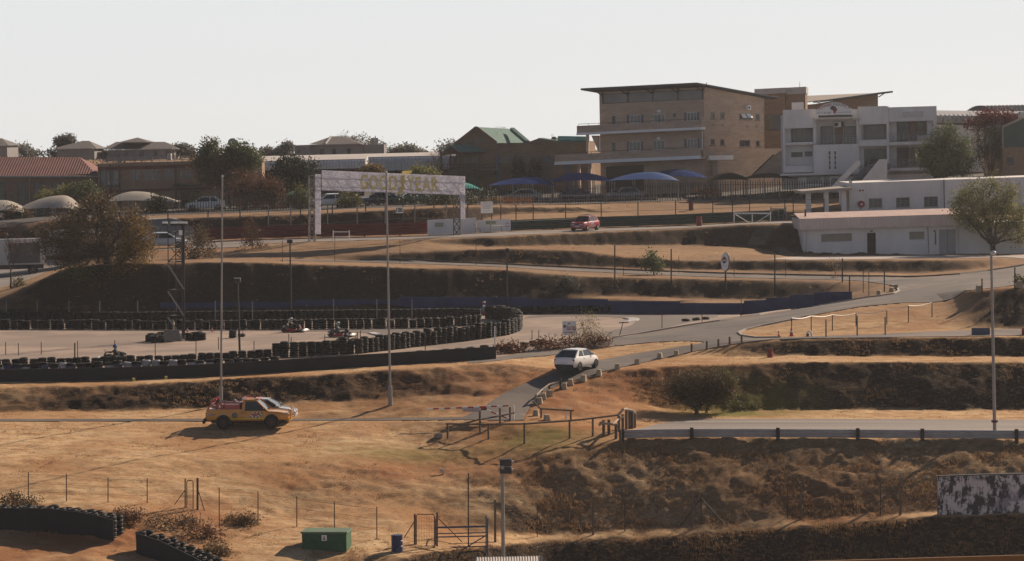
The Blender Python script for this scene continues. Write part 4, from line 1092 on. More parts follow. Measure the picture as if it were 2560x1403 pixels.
# ---------------------------------------------------------------- buildings on the left
def left_buildings():
    f = Face(120, 500, 316, 0, 0.014)
    root = thing('red_roofed_hall', 'long brown brick hall with a red tiled hipped roof at the left edge', 'building', f.q(120, 515))
    ws = [(-35,455,-18,512),(-3,455,14,512),(43,456,63,512),(85,456,106,512),(130,456,152,512),(173,456,195,512),(217,456,238,512)]
    wr = (f.uz(-120, 470)[0], f.uz(120, 530)[1], f.uz(243, 470)[0], f.uz(120, 438)[1])
    W = [f.rect(*q) for q in ws]
    mb = MB(); f.skin(mb, wr, W); f.bx(mb, wr[0], wr[1], wr[2], wr[3] - .02, -11, -.4); mb.build('wall', M['brick3'], root)
    for w_ in W: f.window(root, w_, 1, 3, M['frame_dark'], M['glass'])
    el, er = f.q(-125, 441, .5), f.q(246, 440.5, .5)
    rl, rr = f.q(-125, 393.5, -5.5), f.q(181, 394, -5.5)
    bkr = er + Vector((0, -12 + 24, 0)); bkl = el + Vector((0, 12, 0))
    mb = MB(); mb.add([el, er, rr, rl, bkl, bkr], [(0, 1, 2, 3), (1, 5, 2), (3, 2, 5, 4), (0, 1, 5, 4)])
    m = corr('red_roof_tile', (0.17, 0.062, 0.052), 0.3, (0.125, 0.045, 0.04), 0.9)
    o = mb.build('roof', m, root)
    mb = MB(); mb.beam(el + Vector((0, -.05, -.02)), er + Vector((0, -.05, -.02)), .12, .16); mb.build('gutter', M['grey_render'], o)
    mb = MB(); mb.tube(f.q(75, 443, .1), f.q(75, 512, .1), .06, .06, 6); mb.build('downpipe', M['grey_pole'], root)

    g = Face(400, 500, 311, 3, 0.012)
    root = thing('two_storey_brick_house', 'flat roofed two storey brick building with dark red bands and a roof railing', 'building', g.q(400, 518))
    ws = [(329,425,337,450),(341,425,349,450),(361,424.5,369,449.5),(373,424.5,389,449.5),(393,424,401,449),(413,423.5,422,449),(425.5,423.5,434,448.5),(452,427,461,446),(466,427,476,446),(560,424,572,446),(578,424,590,446)]
    w2 = [(414,488,422,503),(426,488,434,503)]
    corner = (249,423,299,467)
    wr = (g.uz(245, 460)[0], g.uz(400, 530)[1], g.uz(655, 460)[0], g.uz(400, 405)[1])
    ent = (453,477,498,520)
    ops = [g.rect(*q) for q in ws + w2 + [corner, ent]]
    mb = MB(); g.skin(mb, wr, ops); g.bx(mb, wr[0], wr[1], wr[2], wr[3] - .02, -10, -1.2); mb.build('wall', M['brick4'], root)
    for q in ws + w2: g.pwin(root, *q, nx=1 if q[2] - q[0] < 14 else 2, ny=2, fm=M['frame_grey'], gm=M['glass_curtain'])
    g.pwin(root, *corner, nx=3, ny=1, fm=M['dark_steel'], gm=M['glass_curtain'], fw=.12)
    for x in (263, 286):
        mb = MB(); g.pb(mb, x, 431, x + 11, 447, -.08, -.06); mb.build('drawn_blind', M['glass_blind'], root)
    for y0, y1, x0, x1 in ((412, 420.5, 245, 655), (470, 477, 245, 655)):
        mb = MB(); g.pb(mb, x0, y0, x1, y1, 0, .03); mb.build('red_band', M['dark_red'], root)
    for x in (277, 300, 440):
        mb = MB(); g.pb(mb, x - 1.6, 412, x + 1.6, 520, .031, .16); mb.build('downpipe', M['dark_steel'], root)
    mb = MB(); g.pb(mb, 244, 404, 656, 411, -.1, .12); mb.build('coping', mat('tan_coping', (0.27, 0.18, 0.13), .8), root)
    mb = MB(); rail(mb, g, 251, 393, 620, 387, -.3, 20, (4, 20), .035); mb.build('roof_railing', M['grey_pole'], root)
    mb = MB()
    for i in range(9): g.pb(mb, 434 + i * 7, 459 + i * .7, 437 + i * 7, 462 + i * .7, .04, 2.2)
    g.pb(mb, 434, 462.2, 500, 465.5, 1.9, 2.0); mb.build('entrance_pergola', M['dark_steel'], root)
    g.pwin(root, *ent, nx=4, ny=2, fm=M['blue_pilaster'], gm=M['glass'], d=-.9)
    mb = MB(); g.pb(mb, 412, 385, 421, 402, -6, -4); mb.build('roof_plant_room', M['grey_render'], root)
    d = thing('satellite_dish', 'big pale satellite dish on a short mast above the brown tree', 'dish', g.q(580, 395, -2))
    mb = MB(); mb.lathe((0, 0, 0), [(.02, .25), (.3, .2), (.5, .08), (.58, 0), (.56, -.02), (.3, .16), (.02, .21)], 18, 'Y')
    c = g.q(580, 358, -2); rz = Matrix.Rotation(R(25), 3, 'Z') @ Matrix.Rotation(R(-20), 3, 'X'); mb.v = [tuple(c + rz @ Vector(p)) for p in mb.v]; mb.build('reflector', mat('dish_grey', (.30, .29, .30), .6), d, smooth=50)
    mb = MB(); mb.tube(g.q(580, 395, -2), c, .05, .05, 6); mb.build('mast', M['dark_steel'], d)

    # long metal warehouse behind, and its front wing
    m = corr('pale_metal_sheet', (0.50, 0.49, 0.49), 0.36, (0.40, 0.39, 0.39), 0.55)
    mr = mat('pale_metal_roof', (0.50, 0.45, 0.41), 0.55, .2, .4)
    def shed(name, label, x0, x1, yr, ye, yb, D, dep, k):
        h = Face((x0 + x1) / 2, yb, D, 0, k)
        rt = thing(name, label, 'building', h.q((x0 + x1) / 2, yb + 60))
        a, b = h.uz(x0, ye)[0], h.uz(x1, ye)[0]
        zb, ze = h.uz((x0 + x1) / 2, yb)[1], h.uz((x0 + x1) / 2, ye)[1]
        zr = h.uz((x0 + x1) / 2, yr)[1] + (dep * (ZC - (h.O.z + h.uz((x0 + x1) / 2, yr)[1])) / D) * -1
        prof = [(0, zb), (0, ze - .45)] + [(-.9 + .9 * math.cos(t), ze - .45 + .55 * math.sin(t)) for t in (.4, .8, 1.2)]
        mb = MB(); mb.grid([[h.p(u, z, d) for d, z in prof] for u in (a, b)])
        mb.add([h.p(b, zb, 0), h.p(b, ze - .45, 0), h.p(b, ze, -.9), h.p(b, zr, -dep), h.p(b, zb, -dep)], [(0, 1, 2, 3, 4)])
        mb.add([h.p(a, zb, 0), h.p(a, ze - .45, 0), h.p(a, ze, -.9), h.p(a, zr, -dep), h.p(a, zb, -dep)], [(0, 1, 2, 3, 4)])
        mb.build('cladding', m, rt)
        mb = MB(); d, z = prof[-1]; mb.prism([h.p(a, z, d), h.p(b, z, d), h.p(b, zr, -dep), h.p(a, zr, -dep)], (0, 0, .08)); mb.build('roof', mr, rt)
        mb = MB(); h.bx(mb, a + .2, zb - 6, b - .2, zb, -dep, -.3); mb.build('wall', M['interior'], rt)
    shed('metal_warehouse', 'long pale ribbed metal warehouse stretching behind the sponsor gantry', 600, 1150, 387, 397, 429, 338, 14, .004)
    shed('metal_warehouse', 'shorter pale metal shed with a rounded eave in front of the long warehouse', 600, 913, 393.5, 404, 424, 326, 7, .004)

    # hill-top houses
    dark_tile = mat('grey_roof_tile', (0.115, 0.105, 0.105), .8); wallm = mat('dim_plaster', (0.22, 0.21, 0.215), .9)
    def hip(label, D, wall, roof, ridge, extra=()):
        h = Face((wall[0] + wall[2]) / 2, wall[3], D, 0, .008)
        rt = thing('hilltop_house', label, 'house', h.q((wall[0] + wall[2]) / 2, wall[3]), 'houses on the hilltop')
        mb = MB(); h.pb(mb, *wall, -9, 0); o = mb.build('wall', wallm, rt)
        e0, e1 = h.q(roof[0], roof[2], .6), h.q(roof[1], roof[2], .6)
        r0, r1 = h.q(ridge[0], ridge[2], -4.5), h.q(ridge[1], ridge[2], -4.5)
        bk = Vector((0, 10.2, 0))
        mb = MB(); mb.add([e0, e1, e1 + bk, e0 + bk, r0, r1], [(0, 1, 5, 4), (1, 2, 5), (2, 3, 4, 5), (3, 0, 4), (0, 3, 2, 1)]); mb.build('roof', dark_tile, rt)
        mb = MB(); h.pb(mb, wall[0] + 3, wall[1] - 1, wall[2] - 3, wall[1] + 1, .01, .62); mb.build('eave', mat('pale_fascia', (.4, .39, .39), .7), rt)
        return h, rt
    hip('low house with a plain grey hipped roof on the left skyline', 400, (142,372,236,400), (132,244,372), (194,211,352.5))
    h, rt = hip('wide house with a raised central roof on the left skyline', 404, (268,374,436,400), (255,447,373.5), (280,402,355))
    mb = MB(); e0, e1, r0 = h.q(296, 356, .5), h.q(372, 356, .5), h.q(337, 344, -3)
    mb.add([e0, e1, e1 + Vector((0, 8, 0)), e0 + Vector((0, 8, 0)), r0], [(0, 1, 4), (1, 2, 4), (2, 3, 4), (3, 0, 4)]); mb.build('raised_roof', dark_tile, rt)
    for x in (288, 310, 350, 384, 415):
        mb = MB(); h.pb(mb, x, 378, x + 10, 392, .0, .06); mb.build('window', M['glass'], rt)
    h, rt = hip('house corner with grey roof cut off by the left edge', 395, (-90,366,18,395), (-100,24,364), (-60,-10,346))
    h, rt = hip('house with a pale ridged grey roof behind the warehouse', 400, (776,361,905,400), (772,908,361), (824,852,341))
    mb = MB(); h.pb(mb, 737, 363, 776, 400, -6, .5); mb.build('flat_wing', wallm, rt)
    mb = MB(); mb.beam(h.q(823, 341.5, -3.6), h.q(814, 360, .6), .2); mb.build('ridge_capping', mat('pale_fascia', (.4, .39, .39), .7), rt)
    for x in (800, 830, 868):
        mb = MB(); h.pb(mb, x, 372, x + 9, 386, .0, .06); mb.build('window', M['glass'], rt)
    for x in (931.5, 940.5):
        mb = MB(); h.pb(mb, x - 4, 345, x + 4, 375, -2, -1.4); mb.build('chimney', M['grey_render'], rt)
    mb = MB(); h.pb(mb, 905.5, 362, 960, 400, -6, -.5); mb.build('low_wing', wallm, rt)
    mb = MB(); mb.tube(P3(69, 400, 390), P3(68, 348, 390), .05, .03, 5); o = mb.build('radio_mast', M['grey_pole']); tag(o, 'thin bare mast standing alone among the left skyline trees', 'mast')
left_buildings()

# ---------------------------------------------------------------- shade canopies over the parking
def canopy(label, x0, x1, y_edge, y_top, D, dep, m, x_top=None, slope=0.0, posts=True, group=None):
    """tensioned cloth over hoops: a vault that dips to its four corners"""
    a, b = P3(x0, y_edge + slope * (x1 - x0) / 2, D), P3(x1, y_edge - slope * (x1 - x0) / 2, D)
    rise = (y_edge - y_top) * D / FPX
    root = thing('shade_canopy', label, 'canopy', (a + b) / 2 - Vector((0, 0, 2.3)), group)
    xt = ((x_top or (x0 + x1) / 2) - x0) / (x1 - x0)
    n = 20; rows = []
    for j in range(9):
        v = j / 8
        row = []
        for i in range(n + 1):
            u = i / n
            t = u / xt if u < xt else (1 - u) / (1 - xt)
            arch = 1 - (1 - t) ** 2.0
            hip_ = min(1.0, t * 2.2)
            sc = 0.16 * rise * math.sin(math.pi * min(1, max(0, t))) 
            z = rise * arch * (0.18 + 0.82 * math.sin(math.pi * v) ** 0.8)
            p = a.lerp(b, u) + Vector((0, dep * v, z))
            row.append(p)
        rows.append(row)
    mb = MB(); mb.grid(rows)
    o = mb.build('shade_cloth', m, root, smooth=60)
    if posts:
        for u in (0.03, 0.36, 0.66, 0.97):
            for v in (0.06, 0.94):
                p = a.lerp(b, u) + Vector((0, dep * v, 0.02 if u in (.03, .97) else rise * .22)); q = Vector((p.x, p.y, gz(p.x, p.y)))
                mb = MB(); mb.tube(q, p, .06, .05, 6); mb.build('post', M['grey_pole'], root)
    return root
def cloth(name, c, c2, tr=0.25):
    m = mat(name, c, 0.95, c2=c2, scale=.5, spec=.03)
    return m
C_BEIGE = cloth('beige_cloth', (0.36, 0.335, 0.30), (0.28, 0.26, 0.235))
C_BLUE = cloth('blue_cloth', (0.010, 0.038, 0.17), (0.007, 0.026, 0.11))
C_BLACK = cloth('black_net', (0.010, 0.010, 0.012), (0.007, 0.007, 0.008))
canopy('pale beige shade canopy cut by the left edge of the photo', -90, 58, 531, 502, 296, 6, C_BEIGE, -5)
canopy('pale beige shade canopy standing left of the big round tree', 30, 192, 526, 490, 298, 6, C_BEIGE, 150)
canopy('pale beige shade canopy with white posts behind the big round tree', 255, 436, 506, 480, 296, 6, C_BEIGE, 330)
canopy('small teal shade canopy left of the gantry tower', 688, 770, 497, 476, 296, 5, M['teal_cloth'], 755)
canopy('teal shade canopy tip showing right of the gantry', 1130, 1202, 474, 455, 302, 5, M['teal_cloth'], 1140)
canopy('dark blue shade canopy, leftmost of the blue row', 1222, 1388, 464, 443, 305, 6, C_BLUE, 1330)
canopy('dark blue shade canopy in the middle of the blue row', 1376, 1542, 455, 433, 306, 6, C_BLUE, 1450)
canopy('bright blue shade canopy with a sunlit right end', 1524, 1700, 452, 431, 306, 6, mat('bright_blue_cloth', (0.016, 0.075, 0.26), 0.42, c2=(0.012, 0.05, 0.17), scale=.5, spec=.5), 1632)
canopy('dark blue shade canopy standing behind the bright blue one', 1620, 1775, 445, 424, 313, 5, C_BLUE, 1690)
canopy('black net canopy left of its twin before the brick stair', 1760, 1880, 452, 433, 308, 6, C_BLACK, 1828)
canopy('black net canopy reaching to the white offices', 1866, 1992, 447, 434, 308, 6, C_BLACK, 1925)

# ---------------------------------------------------------------- sponsor gantry over the pit road
def gantry():
    f = Face(980, 600, 262, 0, -0.024)
    root = thing('sponsor_gantry', 'steel gantry with a crumpled white tyre maker banner in yellow letters', 'gantry', f.q(785, 607))
    ban = leafmat('banner_vinyl', (0.85, 0.84, 0.90), (0.74, 0.73, 0.79), .40)
    def flap(name, x0, x1, y0, y1, d, amp, seed, k=0, y0b=None, y1b=None):
        nx, nz = max(4, int(abs(x1 - x0) / 3)), max(4, int(abs(y1 - y0) / 4))
        rows = []
        for j in range(nz + 1):
            row = []
            for i in range(nx + 1):
                u = i / nx; v = j / nz
                yt = y0 + ((y0b if y0b is not None else y0) - y0) * u; yb = y1 + ((y1b if y1b is not None else y1) - y1) * u
                p = f.q(x0 + (x1 - x0) * u, yt + (yb - yt) * v, d)
                w_ = amp * (float(fbm(np.array(p.x * 1.3 + seed), np.array(p.z * .5 + seed), 3, seed)) * 2 + .35 * math.sin(p.x * 4 + p.z))
                row.append(p + f.n * w_)
            rows.append(row)
        mb = MB(); mb.grid(rows); back = [[q - f.n * .02 for q in r] for r in rows]; mb.grid(back)
        return mb.build(name, ban, root, smooth=50)
    b = flap('banner', 805, 1163, 426, 476, 0.5, .07, 3, y0b=441, y1b=488)
    # the same letters, painted on
    ylw = leafmat('faded_yellow_print', (0.92, 0.80, 0.36), (0.88, 0.78, 0.48), .42)
    def wob(x): return 0
    L = [('G',900,920,436,474),('O',923,946,437,474.5),('O',948,970,438,475),('D',973,993,439,476),('Y',1017,1037,440.5,478),('E',1039,1053,442,478.5),('A',1055,1077,442.5,479),('R',1079,1097,443,479)]
    for ch, x0, x1, y0, y1 in L:
        g = Face(0, 0, 0, 0, -0.024, f.O + f.n * .50)
        o = text(ch, g, x0, y0, x1, y1, ylw, 'banner_letter', b, 0.065, bold=.035)
        for v in o.data.vertices:                      # the print follows the creases
            p = v.co + Vector(b['w0']); v.co += f.n * .07 * (float(fbm(np.array(p.x * 1.3 + 3), np.array(p.z * .5 + 3), 3, 3)) * 2 + .35 * math.sin(p.x * 4 + p.z))
    # winged emblem between the two words, breaking over the banner's edges
    mb = MB(); g = Face(0, 0, 0, 0, -0.024, f.O + f.n * .63)
    g.poly(mb, [(1005,427.5),(1030,426.5),(1028,433),(1018,437),(1008,434),(1004,437)], 0, .03); g.poly(mb, [(1003,440),(1013,437),(1011,448),(1015,452),(1009,462),(1012,470),(1000,486),(993,486.5),(997,474),(1003,464),(1000,454)], 0, .03)
    mb.build('winged_emblem', ylw, b)
    flap('sleeve', 789, 803, 436, 585, 0.55, .12, 9); flap('sleeve_right', 1152, 1163, 488, 548, 0.5, .08, 14).name = 'sleeve'
    mb = MB(); mb.prism([f.q(1147,486,.52), f.q(1163,486,.52), f.q(1163,512,.52), f.q(1155,505,.52)], f.n * .02); mb.build('banner_gusset', ban, root)
    # lattice legs: two chords and zigzag webs
    def lattice(x0, x1, y0, y1, d0, n, m):
        mb = MB()
        for x in (x0, x1):
            for d in (d0, d0 - 1.0): mb.tube(f.q(x, y0, d), f.q(x, y1, d), .05, .05, 6)
        for i in range(n):
            ya, yb = y0 + (y1 - y0) * i / n, y0 + (y1 - y0) * (i + 1) / n
            mb.tube(f.q(x0, ya, d0), f.q(x1, yb, d0), .045, .045, 5); mb.tube(f.q(x0, yb, d0), f.q(x1, yb, d0), .04, .04, 5)
            mb.tube(f.q(x0, yb, d0 - 1), f.q(x1, ya, d0 - 1), .045, .045, 5); mb.tube(f.q(x0, ya, d0), f.q(x0, yb, d0 - 1), .035, .035, 5)
        return mb.build('lattice_leg', m, root)
    steel = mat('weathered_truss', (0.26, 0.235, 0.22), .6, .4, 3)
    lattice(772, 788, 440, 606, 0.2, 7, steel); lattice(1134, 1150, 486, 592, -.2, 5, mat('dark_truss', (.09, .08, .08), .6))
    mb = MB()
    for y, d in ((440, .2), (440, -.8), (470, .2), (470, -.8)): mb.tube(f.q(772, y - 1, d), f.q(1163, y + 13, d), .05, .05, 6)
    for i in range(16):
        x = 772 + i * 24.4; y = 440 + i * .8; mb.tube(f.q(x, y, .2), f.q(x + 24, y + 30, .2), .035, .035, 5)
    mb.build('lattice_beam', steel, root)
    mb = MB(); mb.tube(f.q(785, 440, .3), f.q(806, 440, .3), .05, .05, 5); mb.build('top_rail', steel, root)
gantry()

# ---------------------------------------------------------------- barriers and signs along the pit road
def strip(pts, h, mb=None, th=0.05, z0=0.0, ribs=0, depth=0.06):
    """upright band standing on the ground along photo points (x, D)"""
    mb = mb or MB()
    P = [GD(x, D) for x, D in pts]
    Q = []
    for p, q in zip(P[:-1], P[1:]):
        n = max(1, int((q - p).length / 1.5))
        for i in range(n):
            a = p.lerp(q, i / n); Q.append(Vector((a.x, a.y, gz(a.x, a.y))))
    Q.append(P[-1])
    prof = [(0, z0), (0, h)]
    if ribs:
        prof = []
        for i in range(ribs * 4 + 1):
            z = z0 + (h - z0) * i / (ribs * 4); prof.append((depth * (1 if i % 4 in (1, 2) else 0), z))
    rows = []
    for i, p in enumerate(Q):
        a, b = Q[max(0, i - 1)], Q[min(len(Q) - 1, i + 1)]
        t = (b - a); t.z = 0; t.normalize(); n = Vector((t.y, -t.x, 0))
        rows.append([p + n * (th / 2 + d) + Vector((0, 0, z)) for d, z in prof] + [p - n * th / 2 + Vector((0, 0, h)), p - n * th / 2 + Vector((0, 0, z0))])
    mb.grid(rows)
    for r in (rows[0], rows[-1]): mb.add(r, [tuple(range(len(r)))])
    return mb, Q
def armco(name, label, pts, h, m, z0=0.25, ribs=3, every=4.0, pm=None, cat='barrier', hp=None, pw=.13, py=.12):
    mb, Q = strip(pts, h, None, .04, z0, ribs)
    root = thing(name, label, cat, Q[0])
    mb.build('rail', m, root)
    acc = 0
    for a, b in zip(Q[:-1], Q[1:]):
        acc += (b - a).length
        if acc > every or a is Q[0]:
            acc = 0
            mb = MB(); mb.box((a.x, a.y + py, gz(a.x, a.y) + (hp or h) / 2 - .1), (pw, pw, (hp or h) + .2)); mb.build('post', pm or M['dark_steel'], root)
    return root
red_rail = mat('dark_red_rail', (0.13, 0.018, 0.016), .6, .4, 1.2); green_rail = mat('dark_green_rail', (0.018, 0.042, 0.038), .6, .3, 1.2)
armco('red_crash_barrier', 'dark red ribbed crash barrier running left from the white banner under the gantry', [(500,268.5),(600,268.6),(780,267.6),(1000,265.6),(1068,265.4)], 1.25, red_rail, .12, 4)
armco('green_crash_barrier', 'dark green ribbed crash barrier behind the red hatchback', [(1278,266.5),(1450,271.6),(1700,275.6),(1960,279.6)], 1.05, green_rail, .05, 4)
def banner_wall(label, x0, x1, D0, D1, h, amp, seed):
    a, b = GD(x0, D0), GD(x1, D1)
    root = thing('barrier_banner', label, 'banner', a)
    n = int((b - a).length / .25); rows = []
    for j in range(6):
        row = []
        for i in range(n + 1):
            p = a.lerp(b, i / n); p.z = gz(p.x, p.y) + .03 + h * j / 5
            p.y += amp * (float(fbm(np.array(p.x * .9), np.array(p.z * .7), 3, seed)) * 2 + .25 * math.sin(p.x * 3.5))
            row.append(p)
        rows.append(row)
    mb = MB(); mb.grid(rows); mb.build('vinyl', mat('white_vinyl', (.66, .64, .65), .5, c2=(.56, .54, .55), scale=.6), root, smooth=60)
    return root, a, b
root, a, b = banner_wall('creased white barrier banner hung on the fence under the gantry', 1069, 1191, 264.6, 264.9, 1.45, .12, 5)
sgm = mat('faded_green_print', (.30, .34, .26), .7)
f = Face(0, 0, 0, 0, -.01, a + Vector((0, -.18, 0)))
mb = MB(); f.pb(mb, 1088, 557, 1108, 567, 0, .02); mb.build('printed_patch', sgm, root)
root, a, b = banner_wall('white barrier board with a helmet notice beside the plastic chair', 1192, 1277, 265.2, 266.2, 1.15, .02, 8)
f = Face(0, 0, 0, 0, -.01, a + Vector((0, -.14, 0)))
mb = MB(); f.pb(mb, 1214, 552, 1240, 561, 0, .02); mb.build('printed_patch', sgm, root)
f = Face(0, 0, 0, 0, -.01, b + Vector((0, -.16, 0)))
blu = mat('notice_blue', (.05, .06, .14), .7)
for t, y0, y1, m in (('PIT', 553.5, 556, blu), ('HELMET', 557.5, 561, blu), ('NO RIDE', 564, 568, blu), ('STOP', 570, 572, mat('sign_red', (.4, .03, .05), .6))):
    text(t, f, 1263 if len(t) > 4 else 1266, y0, 1274 if len(t) > 4 else 1271, y1, m, 'notice_lettering', root, .03)
# boards on posts
def board(name, label, x0, y0, x1, y1, foot, D, m, pm, legs=(.1, .9), cat='sign', frame=None):
    f = Face((x0 + x1) / 2, y1, D, 0, 0)
    root = thing(name, label, cat, f.q((x0 + x1) / 2, foot))
    mb = MB(); f.pb(mb, x0, y0, x1, y1, 0, .05); p_ = mb.build('panel', m, root)
    for t in legs:
        x = x0 + (x1 - x0) * t
        mb = MB(); mb.tube(f.q(x, foot, -.05), f.q(x, y0 + 1, -.05), .045, .045, 6); mb.build('post', pm, root)
    return f, root, p_
f, root, p_ = board('notice_board', 'white notice board on two dark posts right of the gantry', 1202, 504, 1232, 533, 556, 267, M['white_clean'], M['dark_steel'])
gr = mat('faded_print', (.42, .42, .44), .7)
text('Country Day Club', f, 1206, 506, 1228, 510.5, gr, 'notice_lettering', p_, .06)
for y, w_ in ((514, 9), (517.5, 10), (521, 8), (527, 10)):
    mb = MB(); f.pb(mb, 1217 - w_, y, 1217 + w_, y + 1.2, .051, .056); mb.build('notice_line', gr, p_)
f, root, p_ = board('distance_marker', 'white 100 distance marker board on a single post', 989.5, 517.5, 1008, 533, 556, 264.5, M['white_clean'], M['dark_steel'], (.95,))
text('100', f, 991, 519.5, 1006.5, 531, M['black'], 'marker_number', p_, .06, bold=.04)
f, root, p_ = board('track_sign', 'white rectangular motorcycle dealer sign with a red arrow beside the kart fence', 1406, 803, 1440.5, 838, 868, 193, M['white_clean'], M['brown_wood'], (.5,))
text('ducati', f, 1416, 812, 1438.5, 824, mat('sign_red', (.4, .03, .05), .6), 'sign_lettering', p_, .06)
mb = MB(); f.poly(mb, [(1408,830.2),(1428,830.2),(1428,828.8),(1434,831),(1428,833.2),(1428,831.8),(1408,831.8)], .051, .06); mb.build('sign_arrow', mat('sign_red', (.4, .03, .05), .6), p_)
mb = MB(); c = f.q(1411.5, 816, .055); mb.lathe(c, [(.1, 0), (.1, -.01)], 14, 'Y'); mb.build('sign_emblem', mat('sign_green', (.03, .13, .09), .6), p_)
mb = MB(); f.poly(mb, [(1420,810),(1423,806),(1426,810)], .051, .06); mb.build('sign_crest', mat('sign_charcoal', (0.05, 0.05, 0.06), 0.6), p_)
for x in (1418, 1434):
    mb = MB(); f.pb(mb, x, 823.5, x + 6, 825, .061, .066); mb.build('sign_line', mat('sign_charcoal', (0.05, 0.05, 0.06), 0.6), p_)
def oval_sign():
    f = Face(1812, 655, G(1814, 728).y, -20, 0)
    root = thing('oval_sign', 'tall white oval tyre sign with two triangles on a dark post', 'sign', f.q(1814, 735))
    pts = [(1812 + 9.6 * math.sin(t), 655 - 23 * math.cos(t)) for t in [2 * math.pi * i / 28 for i in range(28)]]
    mb = MB(); f.poly(mb, pts, -.02, .02); p_ = mb.build('panel', M['white_clean'], root)
    mb = MB(); f.poly(mb, [(1812 + (x - 1812) * 1.1 + 1.2, 655 + (y - 655) * 1.04) for x, y in pts], -.2, -.021); mb.build('dark_rim', M['black'], root)
    mb = MB(); f.poly(mb, [(1811,640),(1818,649.5),(1804,649.5)], .02, .03); mb.build('red_triangle', mat('sign_dull_red', (.22, .06, .06), .6), p_)
    mb = MB(); f.poly(mb, [(1804,653),(1818,653),(1811,660)], .02, .03); mb.build('blue_triangle', blu, p_)
    mb = MB(); f.pb(mb, 1803.5, 650.3, 1818.5, 652.2, .02, .03); f.pb(mb, 1805, 663.5, 1817, 664.5, .02, .03); mb.build('lettering_bar', mat('faded_print', (.42, .42, .44), .7), p_)
    mb = MB(); mb.tube(f.q(1814, 737, -.1), f.q(1813, 678, -.1), .08, .07, 8); mb.build('post', M['black'], root)
oval_sign()
# ---------------------------------------------------------------- tyre walls of the kart track
RUB = mat('tyre_rubber', (0.016, 0.016, 0.017), 0.7, .45, 2.0, c2=(0.007, 0.007, 0.008), spec=.22)
def tyre_prof(r=.30, w_=.19, ri=.17):
    return [(ri, -w_ * .32), (ri + .05, -w_ * .5), (r - .05, -w_ * .5), (r, -w_ * .3), (r, w_ * .3), (r - .05, w_ * .5), (ri + .05, w_ * .5), (ri, w_ * .32)]
def stack_mesh(n, jit, bands=None):
    mb = MB()
    for i in range(n):
        mb.use(bands[i] if bands else RUB)
        mb.lathe((rnd.uniform(-jit, jit), rnd.uniform(-jit, jit), .095 + i * .185), tyre_prof(.30 + rnd.uniform(-.012, .012)), 14, closed=True)
    o = mb.build('tyre_stack', RUB, None, smooth=35)
    me = o.data; bpy.data.objects.remove(o); return me
PW = mat('tyre_white_paint', (.36, .36, .38), .6, .4, 3); PB = mat('tyre_blue_paint', (.05, .06, .13), .6, .4, 3); PG = mat('tyre_grey_paint', (.12, .125, .14), .6, .4, 3)
ST = {n: [stack_mesh(n, .02) for _ in range(2)] for n in (1, 2, 3, 4, 6)}
PAINTED = [stack_mesh(4, .02, b) for b in ([RUB, PW, PW, RUB], [PB, PB, PB, RUB], [RUB, PG, PW, PW], [RUB, RUB, RUB, RUB], [PG, PG, RUB, RUB])]
REST = []
def stacks(pts, n, label, group, step=.595, meshes=None, jit=.06, rest=False):
    P = [q if isinstance(q, Vector) else (G(*q) if len(q) == 2 else GD(q[0], q[2])) for q in pts]
    out, carry = [], 0.0
    for p, q in zip(P[:-1], P[1:]):
        L = (q - p).length; t = carry
        while t < L:
            a = p.lerp(q, t / L)
            me = rnd.choice(meshes or ST[n])
            if rest: REST.append((me, a.x, a.y, rnd.uniform(0, 6))); t += step; continue
            o = bpy.data.objects.new('tyre_stack', me); col.objects.link(o)
            x, y = a.x + rnd.uniform(-jit, jit), a.y + rnd.uniform(-jit, jit)
            o.location = (x, y, gz(x, y) + .05); o.rotation_euler.z = rnd.uniform(0, 6)
            o.scale = (1, 1, rnd.uniform(.84, 1.06)); o.rotation_euler.x = rnd.gauss(0, .03); o.rotation_euler.y = rnd.gauss(0, .03)
            tag(o, label, 'tyre stack', group); out.append(o)
            t += step
        carry = t - L
    return out
stacks([(690,895),(800,891),(900,885),(1000,873),(1100,861),(1200,849),(1265,839),(1292,829),(1297,818),(1285,808),(1255,801),(1215,797)], 6, 'tall tyre stack in the curving front wall that ends in the rounded kart hairpin', 'tyre stacks of the front kart wall')
stacks([(-50,0,187),(200,0,187),(420,0,187.5),(690,895)], 3, 'low tyre stack in the wall between the belt wall and the open kart paddock', 'low tyre stacks behind the painted row')
stacks([(-50,0,180.8),(250,0,180.8),(520,0,181.2),(700,0,182)], 4, 'tyre stack with flaking white or blue paint just behind the black belt wall', 'painted tyre stacks', meshes=PAINTED)
stacks([(-50,824),(200,824),(450,825),(700,824),(900,822.5),(1050,821),(1150,817),(1200,811)], 4, 'tyre stack in the inner divider wall along the bright kart paddock', 'tyre stacks of the inner divider')
stacks([(-50,804),(300,803),(600,801),(850,798.5),(1000,797),(1130,795),(1200,797)], 4, 'tyre stack in the rear divider wall beneath the dark grass bank', 'tyre stacks of the rear divider', rest=True)
stacks([(1120,786.5),(1240,784),(1400,782),(1600,780.5),(1742,779)], 3, 'tyre stack in the far row against the blue wall', 'tyre stacks along the blue wall', rest=True)
stacks([(1800,779),(1852,777)], 3, 'tyre stack in the short row under the right half of the blue wall', 'short row of tyre stacks', rest=True)
stacks([(1868,783),(1960,771),(2020,762)], 2, 'low tyre stack in the scattered row below the stepped right end of the blue wall', 'scattered tyre stacks', rest=True)
stacks([(1716,805),(1732,803.5),(1756,801),(1770,800)], 1, 'single tyre lying on the asphalt left of the road kerb', 'loose tyres on the kart lane', step=.9)
stacks([(1050,893),(1130,886),(1210,879),(1240,877),(1320,869),(1370,862)], 2, 'low tyre pile in the weedy edge behind the front belt wall', 'weedy tyre edge', step=.9)
stacks([(372,856),(400,850),(430,845)], 3, 'tyre pile under the left side of the plywood ramp', 'tyre pile at the floodlight tower')
